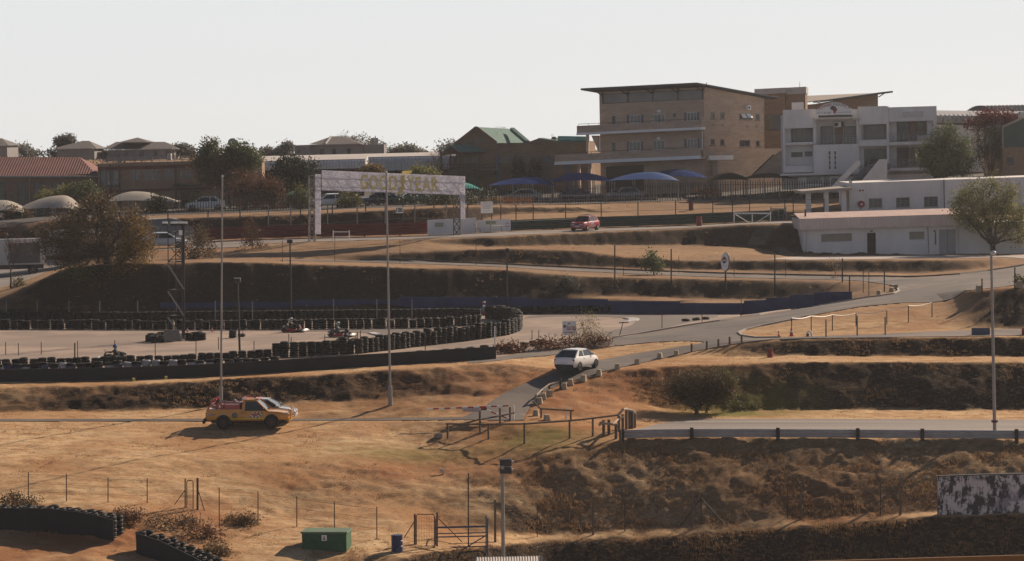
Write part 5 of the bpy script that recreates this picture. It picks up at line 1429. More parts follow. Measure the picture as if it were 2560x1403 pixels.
stacks([(385,858),(425,856),(450,852)], 3, 'tyre pile in front of the plywood ramp', 'tyre pile at the floodlight tower')
stacks([(472,852),(492,850),(506,852)], 3, 'tyre pile right of the floodlight tower foot', 'tyre pile at the floodlight tower')
stacks([(583,846),(584,846)], 3, 'tyre pile left of the dark lamp post on the kart paddock', 'tyre piles at the lamp post', step=2)
stacks([(604,843),(605,843)], 1, 'single tyre under the orange cone beside the lamp post', 'tyre piles at the lamp post', step=2)

def rest_of_tyres():
    mb = MB()
    for me, x, y, a in REST:
        c, q = math.cos(a), math.sin(a); z = gz(x, y) + .05
        mb.add([(x + v.co.x * c - v.co.y * q, y + v.co.x * q + v.co.y * c, z + v.co.z) for v in me.vertices], [tuple(p.vertices) for p in me.polygons])
    me = bpy.data.meshes.new('far_tyres'); me.from_pydata(mb.v, [], mb.f); me.materials.append(RUB); me.polygons.foreach_set('use_smooth', [True] * len(me.polygons)); me.set_sharp_from_angle(angle=R(35))
    o = bpy.data.objects.new('far_tyres', me); col.objects.link(o)
    tag(o, 'rows of black tyres along the rear of the kart track by the blue wall', 'tyres', None, 'stuff')
rest_of_tyres()

# black belting that faces the grass, and the blue board wall behind the track
def belt_wall():
    BELT = mat('conveyor_belt', (0.0125, 0.0125, 0.015), .6, .4, 1.2, c2=(.006, .006, .008))
    mb, Q = strip([(-70, 173.4), (0, 173.4), (300, 173.6), (600, 174.3), (900, 175.2), (1120, 176.3), (1240, 177)], .80, None, .08, -.1)
    root = thing('belt_wall', 'long low wall of black conveyor belting along the grass bank below the kart track', 'wall', Q[0])
    mb.build('belting', BELT, root)
    for a in Q[::3]:
        mb = MB(); mb.box((a.x, a.y + .12, a.z + .4), (.09, .09, .95)); mb.build('support_post', M['brown_wood'], root)
belt_wall()
def blue_wall():
    BLU = mat('blue_board', (0.035, 0.05, 0.13), .75, .35, .6, c2=(.02, .028, .07))
    segs = [(400,590,757,777,233),(590,740,755,776,233),(740,1000,750,776,233),(1000,1320,743,776,232.8),(1320,1520,748,774,231.8),(1520,1700,753,772,229.8),(1700,1860,758,776,226),(1860,1915,752,780,223.2),(1915,1975,745,776,221.6),(1975,2035,738,769,220),(2035,2130,731,758,217.8)]
    root = thing('blue_board_wall', 'stepped dark blue board wall running behind the kart track', 'wall', GD(1000, 233))
    for i, (x0, x1, y0, y1, D) in enumerate(segs):
        D2 = segs[i + 1][4] if i + 1 < len(segs) else 216.6
        a, b = P3(x0, y0, D), P3(x1, y0 - (0 if x0 < 1860 else 2), D2)
        mb = MB(); ga, gb = gz(a.x, a.y) - .3, gz(b.x, b.y) - .3
        mb.hexa([(a.x, a.y, min(ga, a.z - .4)), (b.x, b.y, min(gb, b.z - .4)), (b.x, b.y + .08, min(gb, b.z - .4)), (a.x, a.y + .08, min(ga, a.z - .4))], [(a.x, a.y, a.z), (b.x, b.y, b.z), (b.x, b.y + .08, b.z), (a.x, a.y + .08, a.z)])
        mb.build('board_panel', BLU, root)
blue_wall()

# ---------------------------------------------------------------- karts and drivers
def skin_body(name, V, E, rad, m, parent, sub=1):
    me = bpy.data.meshes.new(name); me.from_pydata(V, E, []); me.update()
    o = bpy.data.objects.new(name, me); col.objects.link(o); o.parent = parent
    s_ = o.modifiers.new('skin', 'SKIN'); s_.use_smooth_shade = True
    for i, r in enumerate(rad): me.skin_vertices[0].data[i].radius = (r, r)
    me.skin_vertices[0].data[0].use_root = True
    if sub:
        q = o.modifiers.new('sub', 'SUBSURF'); q.levels = q.render_levels = sub
    me.materials.append(m)
    return o
def driver(loc, rz, suit, helm, visor, label, lean=0.0):
    """seated in a kart: x forward, hips at the seat"""
    root = thing('person', label, 'person', loc, 'kart drivers', rz, world=False)
    V = [(0, 0, .20), (-.05, 0, .42), (-.06, 0, .60), (-.03, 0, .72)]; E = [(0, 1), (1, 2), (2, 3)]; r = [.16, .155, .165, .075]
    for s_ in (-1, 1):
        n = len(V)
        V += [(-.04, .19 * s_, .64), (.14, .25 * s_, .50), (.36, .15 * s_, .50), (.42, .13 * s_, .52)]
        E += [(2, n), (n, n + 1), (n + 1, n + 2), (n + 2, n + 3)]; r += [.075, .055, .042, .04]
        for k in range(5):                       # four fingers and a thumb closed on the wheel rim
            m = len(V); y = .13 * s_ + (k - 1.5) * .018
            if k < 4: V += [(.46, y, .53 - .006 * k), (.475, y, .50 - .004 * k)]
            else: V += [(.43, .105 * s_, .54), (.455, .10 * s_, .545)]
            E += [(n + 3, m), (m, m + 1)]; r += [.011, .009]
        n = len(V)
        V += [(.05, .10 * s_, .18), (.42, .17 * s_, .34), (.74, .14 * s_, .14), (.84, .14 * s_, .22)]
        E += [(0, n), (n, n + 1), (n + 1, n + 2), (n + 2, n + 3)]; r += [.095, .075, .05, .045]
    V = [(x, y + lean * max(0, z - .2), z) for x, y, z in V]
    skin_body('body', V, E, r, suit, root)
    mb = MB(); c = (-.01, lean * .62, .86)
    rows = []
    mb.ball(c, (.145, .125, .15), 16, 10); h = mb.build('helmet', helm, root, smooth=60)
    mb = MB(); rows = [[(c[0] + 1.012 * .145 * math.cos(a) * math.cos(e), c[1] + 1.012 * .125 * math.sin(a) * math.cos(e), c[2] + .15 * 1.012 * math.sin(e)) for a in [R(-65 + 13 * i) for i in range(11)]] for e in [R(-14 + 9 * j) for j in range(5)]]
    mb.grid(rows); mb.build('visor', visor, h, smooth=60)
    return root
def kart(loc, rz, label, bodyc, nosec):
    root = thing('go_kart', label, 'go-kart', loc, 'go-karts on the track', rz, world=False)
    mb = MB(); mb.b2((-.55, -.30, .05), (.75, .30, .08)); mb.tube((-.6, -.33, .1), (.8, -.30, .1), .02); mb.tube((-.6, .33, .1), (.8, .30, .1), .02); mb.tube((-.52, -.62, .14), (-.52, .62, .14), .02)
    mb.build('chassis', M['black'], root)
    for s_ in (-1, 1):
        mb = MB(); rows = []
        for x, h, w_ in ((-.40, .10, .10), (-.36, .20, .16), (0, .23, .17), (.36, .20, .15), (.44, .10, .08)):
            y0 = .36 * s_; y1 = (.36 + w_ * 1.5) * s_
            rows.append([(x, y0, .05), (x, y0, h), (x, (y0 + y1) / 2, h + .02), (x, y1, h * .75), (x, y1, .06), (x, y0, .05)])
        mb.grid(rows); mb.build('side_pod', bodyc, root, smooth=40)
    mb = MB(); rows = []
    for y in [-.60, -.55, -.3, 0, .3, .55, .60]:
        k = 1 - (abs(y) / .62) ** 3; rows.append([(.74, y, .07), (.78, y, .10 + .10 * k), (.90, y, .09 + .13 * k), (.98 * (1 - .05 * (1 - k)), y, .10 + .02 * k), (.96, y, .06), (.74, y, .07)])
    mb.grid(rows); mb.build('nose_cone', nosec, root, smooth=40)
    mb = MB(); mb.hexa([(.52, -.14, .12), (.60, -.14, .12), (.60, .14, .12), (.52, .14, .12)], [(.40, -.12, .48), (.45, -.12, .48), (.45, .12, .48), (.40, .12, .48)]); mb.build('front_panel', bodyc, root)
    mb = MB(); mb.hexa([(-.35, -.17, .07), (.12, -.17, .07), (.12, .17, .07), (-.35, .17, .07)], [(-.30, -.17, .12), (.10, -.17, .14), (.10, .17, .14), (-.30, .17, .12)]); mb.hexa([(-.34, -.18, .12), (-.28, -.18, .12), (-.28, .18, .12), (-.34, .18, .12)], [(-.46, -.15, .55), (-.42, -.15, .55), (-.42, .15, .55), (-.46, .15, .55)]); mb.build('seat', M['dark_steel'], root)
    mb = MB(); mb.box((-.45, -.42, .26), (.32, .22, .26)); mb.tube((-.55, -.42, .40), (-.75, -.35, .30), .05, .05, 8); mb.box((-.42, -.42, .42), (.18, .14, .08)); mb.build('engine', mat('engine_grey', (.10, .10, .11), .4, metal=.5), root)
    mb = MB(); mb.lathe((0, 0, 0), [(.15, -.012), (.17, 0), (.15, .012), (.135, 0)], 16, closed=True); Mx = Matrix.Rotation(R(-50), 3, 'Y'); mb.v = [tuple(Vector((.44, 0, .52)) + Mx @ Vector(p)) for p in mb.v]; mb.tube((.44, 0, .52), (.62, 0, .12), .015); mb.build('steering_wheel', M['black'], root)
    for x, y, w_, r_ in ((-.52, .60, .21, .14), (-.52, -.60, .21, .14), (.52, .56, .14, .13), (.52, -.56, .14, .13)):
        mb = MB(); mb.lathe((x, y, r_), [(r_ * .5, -w_ / 2), (r_ * .9, -w_ / 2), (r_, -w_ * .35), (r_, w_ * .35), (r_ * .9, w_ / 2), (r_ * .5, w_ / 2)], 16, 'Y', closed=True); t = mb.build('wheel', RUB, root, smooth=40)
        mb = MB(); mb.lathe((x, y, r_), [(r_ * .52, -w_ * .3), (r_ * .52, w_ * .3)], 12, 'Y'); mb.build('rim', mat('engine_grey', (.10, .10, .11), .4, metal=.5), t)
    mb = MB(); mb.tube((-.72, -.6, .16), (-.72, .6, .16), .03); mb.tube((-.72, -.6, .16), (-.55, -.72, .16), .03); mb.tube((-.72, .6, .16), (-.55, .72, .16), .03); mb.build('rear_bumper', M['black'], root)
    return root
KR = mat('kart_red', (.30, .022, .025), .35, .3); KW = mat('kart_white', (.6, .6, .6), .35, .2); KB = mat('kart_black', (.03, .03, .035), .35)
SB = mat('race_suit_black', (.03, .03, .034), .8); SG = mat('race_suit_grey', (.16, .17, .16), .8, .5, 6); SW = mat('race_suit_white', (.55, .54, .56), .8)
HW = mat('helmet_silver', (.45, .45, .46), .25); HR = mat('helmet_red', (.35, .03, .04), .3, c2=(.6, .58, .58), scale=8, band=(.45, .5)); HB = mat('helmet_blue', (.10, .20, .33), .25, c2=(.02, .03, .04), scale=6, band=(.4, .5)); HG = mat('helmet_green_white', (.42, .44, .40), .3, c2=(.10, .13, .10), scale=9, band=(.42, .5))
VIS = mat('dark_visor', (.012, .012, .014), .1)
def kart_set(x, y, deg, lk, lp, bc, nc, suit, helm, lean=0):
    p = G(x, y); p.z += .055; a = R(deg)
    kart(p, a, lk, bc, nc).scale = (1.12,) * 3
    d = Vector((math.cos(a), math.sin(a), 0))
    driver(p + d * -.18 + Vector((0, 0, -.02)), a, suit, helm, VIS, lp, lean).scale = (1.12,) * 3
kart_set(734, 831, -14, 'red and black go-kart driving right past the inner tyre divider', 'person in a dark race suit and silver helmet in the kart by the inner divider', KR, KW, SB, HW)
kart_set(851, 843, -12, 'red go-kart with a pale nose beside the front tyre wall bend', 'person in a mottled grey suit and pale green helmet leaning into the bend', KR, KW, SG, HG, .1)
kart_set(873, 862, -8, 'red go-kart half hidden behind the front tyre wall at the paddock bend', 'person hunched in a black suit and dark helmet behind the front tyre wall', KR, KR, SB, mat('helmet_black', (.03, .03, .035), .25), .25)
kart_set(1216, 788, -10, 'red go-kart beyond the rounded hairpin in front of the blue wall', 'person in a white shirt and red helmet at the far kart hairpin', KR, KR, SW, HR)
kart_set(282, 902, 170, 'dark go-kart with a pale front seen over the low tyre wall at left', 'person in a dark suit and shiny blue helmet behind the low tyres at left', KB, KW, SB, HB)
# ---------------------------------------------------------------- vehicles
def paint(name, c, rough=.3): return mat(name, c, rough, .12, .6, spec=.5, coat=.6)
CG = mat('car_glass', (.022, .026, .03), .06, .3, .8, spec=.6)
LAMP = mat('headlight_glass', (.55, .56, .58), .15, .3, 6); TAIL = mat('tail_light', (.30, .012, .012), .25); ALLOY = mat('alloy_grey', (.22, .22, .23), .35, .3, 5, .6)
PLATE = mat('number_plate', (.62, .60, .68), .5); TRIM = mat('black_trim', (.018, .018, .02), .5)
def wheel(root, x, y, r_, w_, rim, spokes=5):
    mb = MB(); mb.lathe((x, y, r_), [(r_ * .66, -w_ / 2), (r_ * .93, -w_ / 2), (r_, -w_ * .33), (r_, w_ * .33), (r_ * .93, w_ / 2), (r_ * .66, w_ / 2)], 22, 'Y', closed=True)
    t = mb.build('wheel', RUB, root, smooth=40); sg = 1 if y > 0 else -1
    mb = MB(); yy = sg * w_ * .36
    mb.lathe((x, y, r_), [(r_ * .67, -w_ * .3), (r_ * .67, w_ * .3), (r_ * .60, w_ * .3), (r_ * .60, -w_ * .3)], 20, 'Y', closed=True)
    for i in range(spokes):
        a = 2 * math.pi * i / spokes + .3; mb.beam((x, y + yy, r_), (x + r_ * .62 * math.cos(a), y + yy, r_ + r_ * .62 * math.sin(a)), .05, .03)
    mb.lathe((x, y + yy, r_), [(r_ * .18, -.015), (r_ * .18, .02)], 10, 'Y')
    mb.build('rim', rim, t)
    mb = MB(); mb.lathe((x, y - sg * .02, r_), [(r_ * .6, -.02), (r_ * .6, .02)], 16, 'Y'); mb.build('brake_disc', TRIM, t)
def loft(st, sec):
    """st: (x, z0, z1, half width); sec: outline as (w fraction, z fraction) from the lower edge up over the top and down"""
    return [[(x, f * w_, z0 + (z1 - z0) * g) for f, g in sec] for x, z0, z1, w_ in st]
SEC = [(-.86, 0), (-.97, .14), (-1.0, .45), (-.985, .78), (-.90, .96), (-.55, 1.0), (0, 1.02), (.55, 1.0), (.90, .96), (.985, .78), (1.0, .45), (.97, .14), (.86, 0), (-.86, 0)]
def car(name, label, loc, rz, c, st, cabin, wheels, rim, cat='car', group=None, scale=1.0, tails=None, heads=None, plate=True, roofc=None, spokes=5, trim_bottom=False, roof_rails=False):
    root = thing(name, label, cat, loc, group, rz, world=False); root.scale = (scale,) * 3
    mb = MB(); rows = loft(st, SEC); mb.grid(rows)
    for r_ in (rows[0], rows[-1]): mb.add(r_[:-1], [tuple(range(len(r_) - 1))])
    mb.build('body', c, root, smooth=38)
    # cabin: x of the four pillar feet and heads, shoulder height, roof height, half widths
    xf, xwf, xwr, xr, zs, zr, wb, wt = cabin
    rows = [[(xr, -wb, zs), (xf, -wb, zs), (xf, wb, zs), (xr, wb, zs), (xr, -wb, zs)], [(xwr, -wt, zr), (xwf, -wt, zr), (xwf, wt, zr), (xwr, wt, zr), (xwr, -wt, zr)]]
    mb = MB(); mb.grid(rows); mb.build('windows', CG, root)
    mb = MB(); n = 6; rr = []
    for i in range(n + 1):
        t = i / n; x = xwr - .03 + (xwf - xwr + .06) * t; dz = .055 * math.sin(math.pi * (.15 + .7 * t))
        rr.append([(x, -wt - .03, zr - .05), (x, -wt - .015, zr + .01 + dz * .4), (x, -wt * .6, zr + .02 + dz), (x, 0, zr + .03 + dz), (x, wt * .6, zr + .02 + dz), (x, wt + .015, zr + .01 + dz * .4), (x, wt + .03, zr - .05), (x, -wt - .03, zr - .05)])
    mb.grid(rr)
    for r_ in (rr[0], rr[-1]): mb.add(r_[:-1], [tuple(range(len(r_) - 1))])
    o = mb.build('roof', roofc or c, root, smooth=40)
    xm = xwr + (xwf - xwr) * .42
    for s_ in (-1, 1):
        L = lambda x, z: (x, s_ * (wb + (wt - wb) * (z - zs) / (zr - zs) + .012), z)
        
        mb = MB(); mb.beam(L(xf + .02, zs - .03), L(xwf, zr), .07, .07); mb.build('pillar', c, root)
        mb = MB(); mb.beam(L(xm, zs - .03), L(xm, zr), .09, .03); mb.build('pillar', c, root); mb = MB()
        d = xwr - xr; mb.prism([L(xr - .03, zs - .03), L(xr + abs(d) * .2 + .32, zs - .03), L(xwr + .22, zr), L(xwr - .04, zr)], (0, -s_ * .03, 0))
        mb.beam(L(xr + .04, zs), L(xwr - .02, zr), .07, .05)
        mb.build('pillar', c, root)
    for x, y in [(wheels[0], wheels[2]), (wheels[0], -wheels[2]), (wheels[1], wheels[2]), (wheels[1], -wheels[2])]:
        mb = MB(); mb.lathe((x, y * .985 - (.07 if y > 0 else -.07), wheels[3] * 1.02), [(wheels[3] * 1.16, -.09), (wheels[3] * 1.16, .09)], 20, 'Y'); mb.build('wheel_arch', TRIM, root)
        wheel(root, x, y * .985, wheels[3], .2, rim, spokes)
    x0, x1 = st[0][0], st[-1][0]; w0, w1 = st[1][3], st[-2][3]
    for s_ in (-1, 1):
        mb = MB(); mb.ball((x1 - .16, s_ * w1 * .74, st[-2][1] + (st[-2][2] - st[-2][1]) * .72), (.16, .16, .075), 12, 6); mb.build('headlight', LAMP, root, smooth=60)
        tz = st[1][1] + (st[1][2] - st[1][1]) * .74
        mb = MB()
        if tails == 'round': mb.ball((x0 + .09, s_ * w0 * .86, tz), (.10, .10, .10), 12, 8)
        else: mb.box((x0 + .06, s_ * w0 * .84, tz), (.12, .16, .20))
        mb.build('tail_light', TAIL, root, smooth=60 if tails == 'round' else None)
        mb = MB(); mb.ball((xf - .18, s_ * (wb + .12), zs + .07), (.07, .10, .07), 10, 6); mb.build('wing_mirror', c, root, smooth=60)
        mb = MB(); mb.box((xm - .1, s_ * (st[len(st) // 2][3] * .995), zs - .16), (.14, .03, .025)); mb.build('door_handle', TRIM, root)
    mb = MB(); mb.box((x0 - .008, 0, st[1][1] + (st[1][2] - st[1][1]) * .48), (.02, .5, .12)); mb.build('number_plate', PLATE, root)
    mb = MB(); mb.box((x1 + .006, 0, st[-1][1] + .16), (.02, .5, .11)); mb.build('number_plate', PLATE, root)
    mb = MB(); mb.box((x1 - .01, 0, st[-1][1] + (st[-1][2] - st[-1][1]) * .62), (.05, w1 * .9, .12)); mb.build('grille', TRIM, root)
    mb = MB(); mb.box((x0 + .07, 0, st[1][1] + .10), (.2, w0 * 1.75, .20)); mb.build('rear_bumper', TRIM if trim_bottom else c, root, bevel=.03)
    mb = MB(); mb.box(((x0 + x1) / 2, 0, st[2][1] + .05), (abs(x1 - x0) * .8, st[2][3] * 1.7, .14)); mb.build('underbody', TRIM, root)
    if roof_rails:
        mb = MB()
        for s_ in (-1, 1): mb.tube((xwr + .1, s_ * wt * .92, zr + .15), (xwf - .1, s_ * wt * .92, zr + .15), .02, .02, 5)
        for t in (.15, .5, .85): mb.tube((xwr + (xwf - xwr) * t, -wt * .92, zr + .15), (xwr + (xwf - xwr) * t, wt * .92, zr + .15), .02, .02, 5)
        mb.build('roof_rack', M['grey_pole'], o)
    return root
HATCH = [(-2.0, .34, .80, .70), (-1.93, .26, .92, .80), (-1.55, .22, .99, .86), (-.9, .20, .98, .86), (0, .20, .96, .855), (.75, .20, .95, .855), (1.25, .21, .90, .84), (1.72, .23, .80, .77), (1.97, .28, .66, .62), (2.02, .34, .55, .48)]
def place(x, y, deg): return G(x, y) + Vector((0, 0, .05)), R(deg)
p, a = place(1443, 924, 62)
car('hatchback', 'white two door hatchback driving up the service road, seen from behind', p, a, paint('pearl_white', (.72, .70, .68)), HATCH, (1.0, .28, -1.05, -1.84, .95, 1.38, .76, .60), (-1.26, 1.25, .80, .31), ALLOY, scale=.90, tails='round', trim_bottom=True)
GOLF = [(-1.86, .32, .80, .70), (-1.82, .26, .90, .77), (-1.5, .24, .92, .80), (-.8, .22, .92, .805), (0, .22, .91, .805), (.8, .22, .89, .80), (1.3, .23, .86, .79), (1.78, .25, .80, .76), (1.86, .30, .68, .72)]
p, a = place(1463, 577, 244)
root = car('hatchback', 'red boxy hatchback with a roof rack in front of the green crash barrier', p, a, paint('race_red', (.33, .022, .028)), GOLF, (.85, .35, -1.45, -1.75, .90, 1.36, .70, .56), (-1.2, 1.2, .76, .28), mat('white_wheel', (.6, .6, .6), .4), scale=.98, roof_rails=True)
mb = MB()
for y in (-.55, -.33, .33, .55): mb.lathe((1.865, y, .60), [(.075, 0), (.075, .02)], 12, 'X')
mb.build('round_lamps', LAMP, root)
mb = MB(); mb.box((.1, .812, .62), (.5, .012, .3)); mb.box((.1, -.812, .62), (.5, .012, .3)); mb.box((.9, .812, .7), (.3, .012, .12)); mb.build('sponsor_decal', mat('decal_blue_white', (.5, .5, .55), .4, c2=(.06, .08, .2), scale=7, band=(.45, .52)), root)
SED = [(-2.1, .36, .80, .70), (-2.03, .27, .94, .80), (-1.6, .23, .98, .85), (-.9, .21, .97, .855), (0, .21, .95, .855), (.75, .21, .94, .85), (1.3, .22, .88, .84), (1.85, .25, .78, .77), (2.1, .30, .62, .60)]
gp = G(655, 1061, 164.0)
p, a = GD(660, 164.4) + Vector((0, 0, .0)), R(-4)
car('saloon_car', 'silver car mostly hidden on the far side of the yellow fire pickup', p, a, paint('silver_paint', (.42, .42, .42), .25), SED, (1.12, .35, -1.1, -1.75, .95, 1.40, .76, .58), (-1.3, 1.35, .80, .30), ALLOY, scale=.93)

def pickup():
    Y = paint('fire_yellow', (.50, .215, .012), .35); RD = paint('fire_red_paint', (.36, .025, .022), .4)
    p = G(622, 1069); a = R(-3)
    root = thing('fire_pickup', 'yellow fire tender pickup with red water tank and chequered flag decal', 'pickup', p + Vector((0, 0, .0)), None, a, world=False)
    st = [(-2.35, .55, 1.02, .80), (-2.3, .50, 1.06, .84), (-1.4, .48, 1.08, .85), (-.30, .46, 1.08, .85), (.9, .46, 1.07, .85), (1.25, .46, 1.04, .85), (1.9, .48, .98, .83), (2.3, .50, .90, .78), (2.42, .52, .80, .70)]
    mb = MB(); rows = loft(st, SEC); mb.grid(rows)
    for r_ in (rows[0], rows[-1]): mb.add(r_[:-1], [tuple(range(len(r_) - 1))])
    mb.build('body', Y, root, smooth=38)
    mb = MB()                                     # load bed walls
    for s_ in (-1, 1): mb.b2((-2.3, s_ * .85, .9), (-.32, s_ * .79, 1.16))
    mb.b2((-2.33, -.85, .9), (-2.27, .85, 1.16)); mb.build('bed_wall', Y, root)
    # cab
    xr, xm, xf, zs, zr = -.25, .62, 1.22, 1.07, 1.62
    mb = MB(); mb.grid([[(xr, -.80, zs), (xf, -.80, zs), (xf, .80, zs), (xr, .80, zs), (xr, -.80, zs)], [(xr + .08, -.66, zr), (.60, -.66, zr), (.60, .66, zr), (xr + .08, .66, zr), (xr + .08, -.66, zr)]]); mb.build('windows', CG, root)
    mb = MB(); mb.hexa([(xr + .03, -.69, zr - .03), (.63, -.69, zr - .03), (.63, .69, zr - .03), (xr + .03, .69, zr - .03)], [(xr + .12, -.62, zr + .06), (.54, -.62, zr + .06), (.54, .62, zr + .06), (xr + .12, .62, zr + .06)]); mb.build('cab_roof', Y, root, bevel=.02)
    for s_ in (-1, 1):
        L = lambda x, z: (x, s_ * (.80 - .14 * (z - zs) / (zr - zs) + .012), z)
        mb = MB(); mb.prism([L(xr - .02, zs - .03), L(xr + .16, zs - .03), L(xr + .20, zr), L(xr + .03, zr)], (0, -s_ * .03, 0)); mb.build('pillar', Y, root); mb = MB(); mb.beam(L(xf + .02, zs - .03), L(.61, zr), .07, .07); mb.build('pillar', Y, root); mb = MB(); mb.beam(L(.86, zs), L(.84, 1.42), .03, .03); mb.build('window_bar', TRIM, root)
        mb = MB(); mb.b2((xr + .02, s_ * .853, .55), (1.12, s_ * .845, 1.05)); d = mb.build('door', Y, root)
        mb = MB(); mb.b2((xr + .08, s_ * .87, .93), (xr + .22, s_ * .85, .97)); mb.build('handle', TRIM, d)
        # chequered flag with a red emblem on the door
        CK = [mat('decal_black', (.02, .02, .02), .5), mat('decal_white', (.62, .62, .62), .5)]
        mb = MB()
        for i in range(6):
            for j in range(4):
                if not (1 <= i <= 4 and 1 <= j <= 2) or (i in (1, 4)):
                    x = .18 + i * .10 + j * .05; z = .66 + j * .075 + .02 * math.sin(i)
                    mb.use(CK[(i + j) % 2]).prism([(x, s_ * .858, z), (x + .10, s_ * .858, z + .01), (x + .15, s_ * .858, z + .085), (x + .05, s_ * .858, z + .075)], (0, s_ * .004, 0))
        mb.build('chequered_decal', None, d)
        mb = MB(); mb.prism([(.34, s_ * .863, .78), (.44, s_ * .863, .74), (.62, s_ * .863, .80), (.72, s_ * .863, .86), (.58, s_ * .863, .88), (.50, s_ * .863, .92), (.42, s_ * .863, .86)], (0, s_ * .004, 0)); mb.build('red_emblem', RD, d)
        mb = MB(); mb.b2((-1.05, s_ * .858, .575), (1.08, s_ * .852, .61)); mb.build('reflective_stripe', mat('lime_stripe', (.55, .52, .03), .4), root)
        mb = MB(); mb.lathe((-.68, s_ * .858, .80), [(.16, -.004), (.16, .004)], 20, 'Y'); b = mb.build('round_badge', mat('badge_grey', (.16, .18, .20), .5, .6, 8), root)
        mb = MB(); mb.lathe((-.68, s_ * .863, .80), [(.16, -.002), (.16, .002), (.125, .002), (.125, -.002)], 20, 'Y', closed=True); mb.build('badge_ring', TRIM, b)
        mb = MB(); mb.b2((-2.18, s_ * .860, .80), (-2.02, s_ * .852, .90)); mb.build('blue_sticker', mat('sticker_blue', (.25, .28, .48), .5), root)
        mb = MB(); mb.b2((-1.98, s_ * .860, .84), (-1.82, s_ * .852, .88)); mb.build('red_sticker', RD, root)
        mb = MB(); mb.ball((1.0, s_ * .93, 1.16), (.06, .10, .09), 10, 6); mb.build('wing_mirror', TRIM, root, smooth=60)
        mb = MB(); mb.ball((2.30, s_ * .62, .84), (.10, .14, .085), 12, 6); mb.build('headlight', LAMP, root, smooth=60)
        mb = MB(); mb.box((-2.36, s_ * .74, .86), (.05, .12, .22)); mb.build('tail_light', TAIL, root)
        for x in (-1.35, 1.45):
            mb = MB(); mb.lathe((x, s_ * .80, .42), [(.43, -.07), (.43, .07)], 22, 'Y'); mb.build('wheel_arch', TRIM, root)
            wheel(root, x, s_ * .80, .38, .24, mat('maroon_rim', (.10, .03, .03), .5), 6)
    # bull bar
    mb = MB()
    for y in (-.55, .55): mb.path([(2.45, y, .45), (2.56, y, .62), (2.52, y, 1.0), (2.40, y, 1.10)], .04, 6)
    for z in (.62, .82, 1.02): mb.tube((2.55, -.6, z), (2.55, .6, z), .035)
    mb.build('bull_bar', Y, root)
    mb = MB(); mb.b2((2.35, -.82, .40), (2.50, .82, .56)); mb.build('front_bumper', Y, root, bevel=.03)
    for y in (-.3, .3):
        mb = MB(); mb.lathe((2.60, y, .95), [(.11, -.04), (.12, 0), (.11, .03)], 14, 'X'); mb.build('spot_lamp', LAMP, root, smooth=40)
    # fire fighting load
    mb = MB(); mb.b2((-1.30, -.68, 1.0), (-.40, .68, 1.50)); t = mb.build('water_tank', RD, root, bevel=.03)
    mb = MB(); mb.b2((-1.25, -.70, 1.42), (-.45, -.685, 1.47)); mb.b2((-.72, -.30, 1.50), (-.60, -.18, 1.58)); mb.build('tank_fitting', M['frame_white'], t)
    mb = MB(); mb.lathe((-1.62, -.2, 1.28), [(.10, -.3), (.24, -.3), (.24, -.26), (.13, -.26), (.13, .26), (.24, .26), (.24, .3), (.10, .3)], 16, 'Y', closed=True); mb.build('hose_reel', RD, root)
    mb = MB(); mb.lathe((-1.62, -.2, 1.28), [(.10, -.24), (.19, -.24), (.20, 0), (.19, .24), (.10, .24)], 16, 'Y', closed=True); mb.build('hose', TRIM, root)
    mb = MB(); mb.b2((-2.1, .1, 1.0), (-1.75, .6, 1.3)); mb.build('pump', mat('pump_grey', (.28, .26, .25), .5, .5, 6), root)
    mb = MB(); mb.b2((-2.2, -.7, 1.0), (-1.9, -.3, 1.2)); mb.build('toolbox', M['frame_white'], root)
    mb = MB()
    for y in (-.75, .75): mb.path([(-2.26, y, 1.12), (-1.92, y, 1.72)], .04, 6)
    mb.tube((-1.92, -.75, 1.70), (-1.92, .75, 1.70), .04); mb.tube((-2.1, -.75, 1.42), (-2.1, .75, 1.42), .03); mb.build('roll_bar', RD, root)
    mb = MB(); mb.box((-1.86, -.45, 1.72), (.2, .3, .12)); mb.box((-1.86, .45, 1.72), (.2, .3, .12)); mb.build('work_lamp', RD, root)
    mb = MB(); mb.path([(-1.58, -.35, 1.66), (-1.32, -.3, 1.56), (-1.05, -.28, 1.52), (-.6, -.3, 1.54)], .045, 6); mb.build('suction_pipe', M['grey_pole'], root)
    mb = MB(); mb.ball((-.82, .1, 1.58), (.12, .12, .10), 10, 6); mb.build('tank_cap', mat('pump_grey', (.28, .26, .25), .5, .5, 6), root, smooth=60)
    mb = MB(); mb.b2((-.28, -.6, 1.69), (-.02, .6, 1.80)); b = mb.build('light_bar', RD, root, bevel=.03)
    mb = MB(); mb.b2((-.26, -.66, 1.70), (-.05, -.605, 1.80)); mb.build('bar_end', M['white_clean'], b)
    mb = MB(); mb.b2((.45, -.5, 1.69), (.75, .5, 1.73)); mb.build('roof_board', mat('pale_red_board', (.52, .25, .22), .5), root)
    mb = MB(); mb.lathe((.05, -.2, 1.8), [(.08, 0), (.09, .08), (.03, .12)], 10); mb.path([(.1, -.2, 1.88), (.35, -.2, 1.78), (.5, -.2, 1.74)], .025, 5); mb.build('fire_monitor', RD, root)
    mb = MB(); mb.b2((-2.1, -.7, .38), (2.2, .7, .52)); mb.build('underbody', TRIM, root)
    mb = MB(); mb.box((-2.48, 0, .52), (.22, .9, .12)); mb.tube((-2.5, -.3, .4), (-2.65, -.3, .36), .09, .09, 10); mb.path([(-2.45, .35, .75), (-2.6, .35, .5), (-2.62, .2, .35)], .04, 5); mb.build('tow_gear', TRIM, root)
    mb = MB(); mb.b2((-2.352, -.25, .70), (-2.34, .25, .82)); mb.build('number_plate', PLATE, root)
pickup()

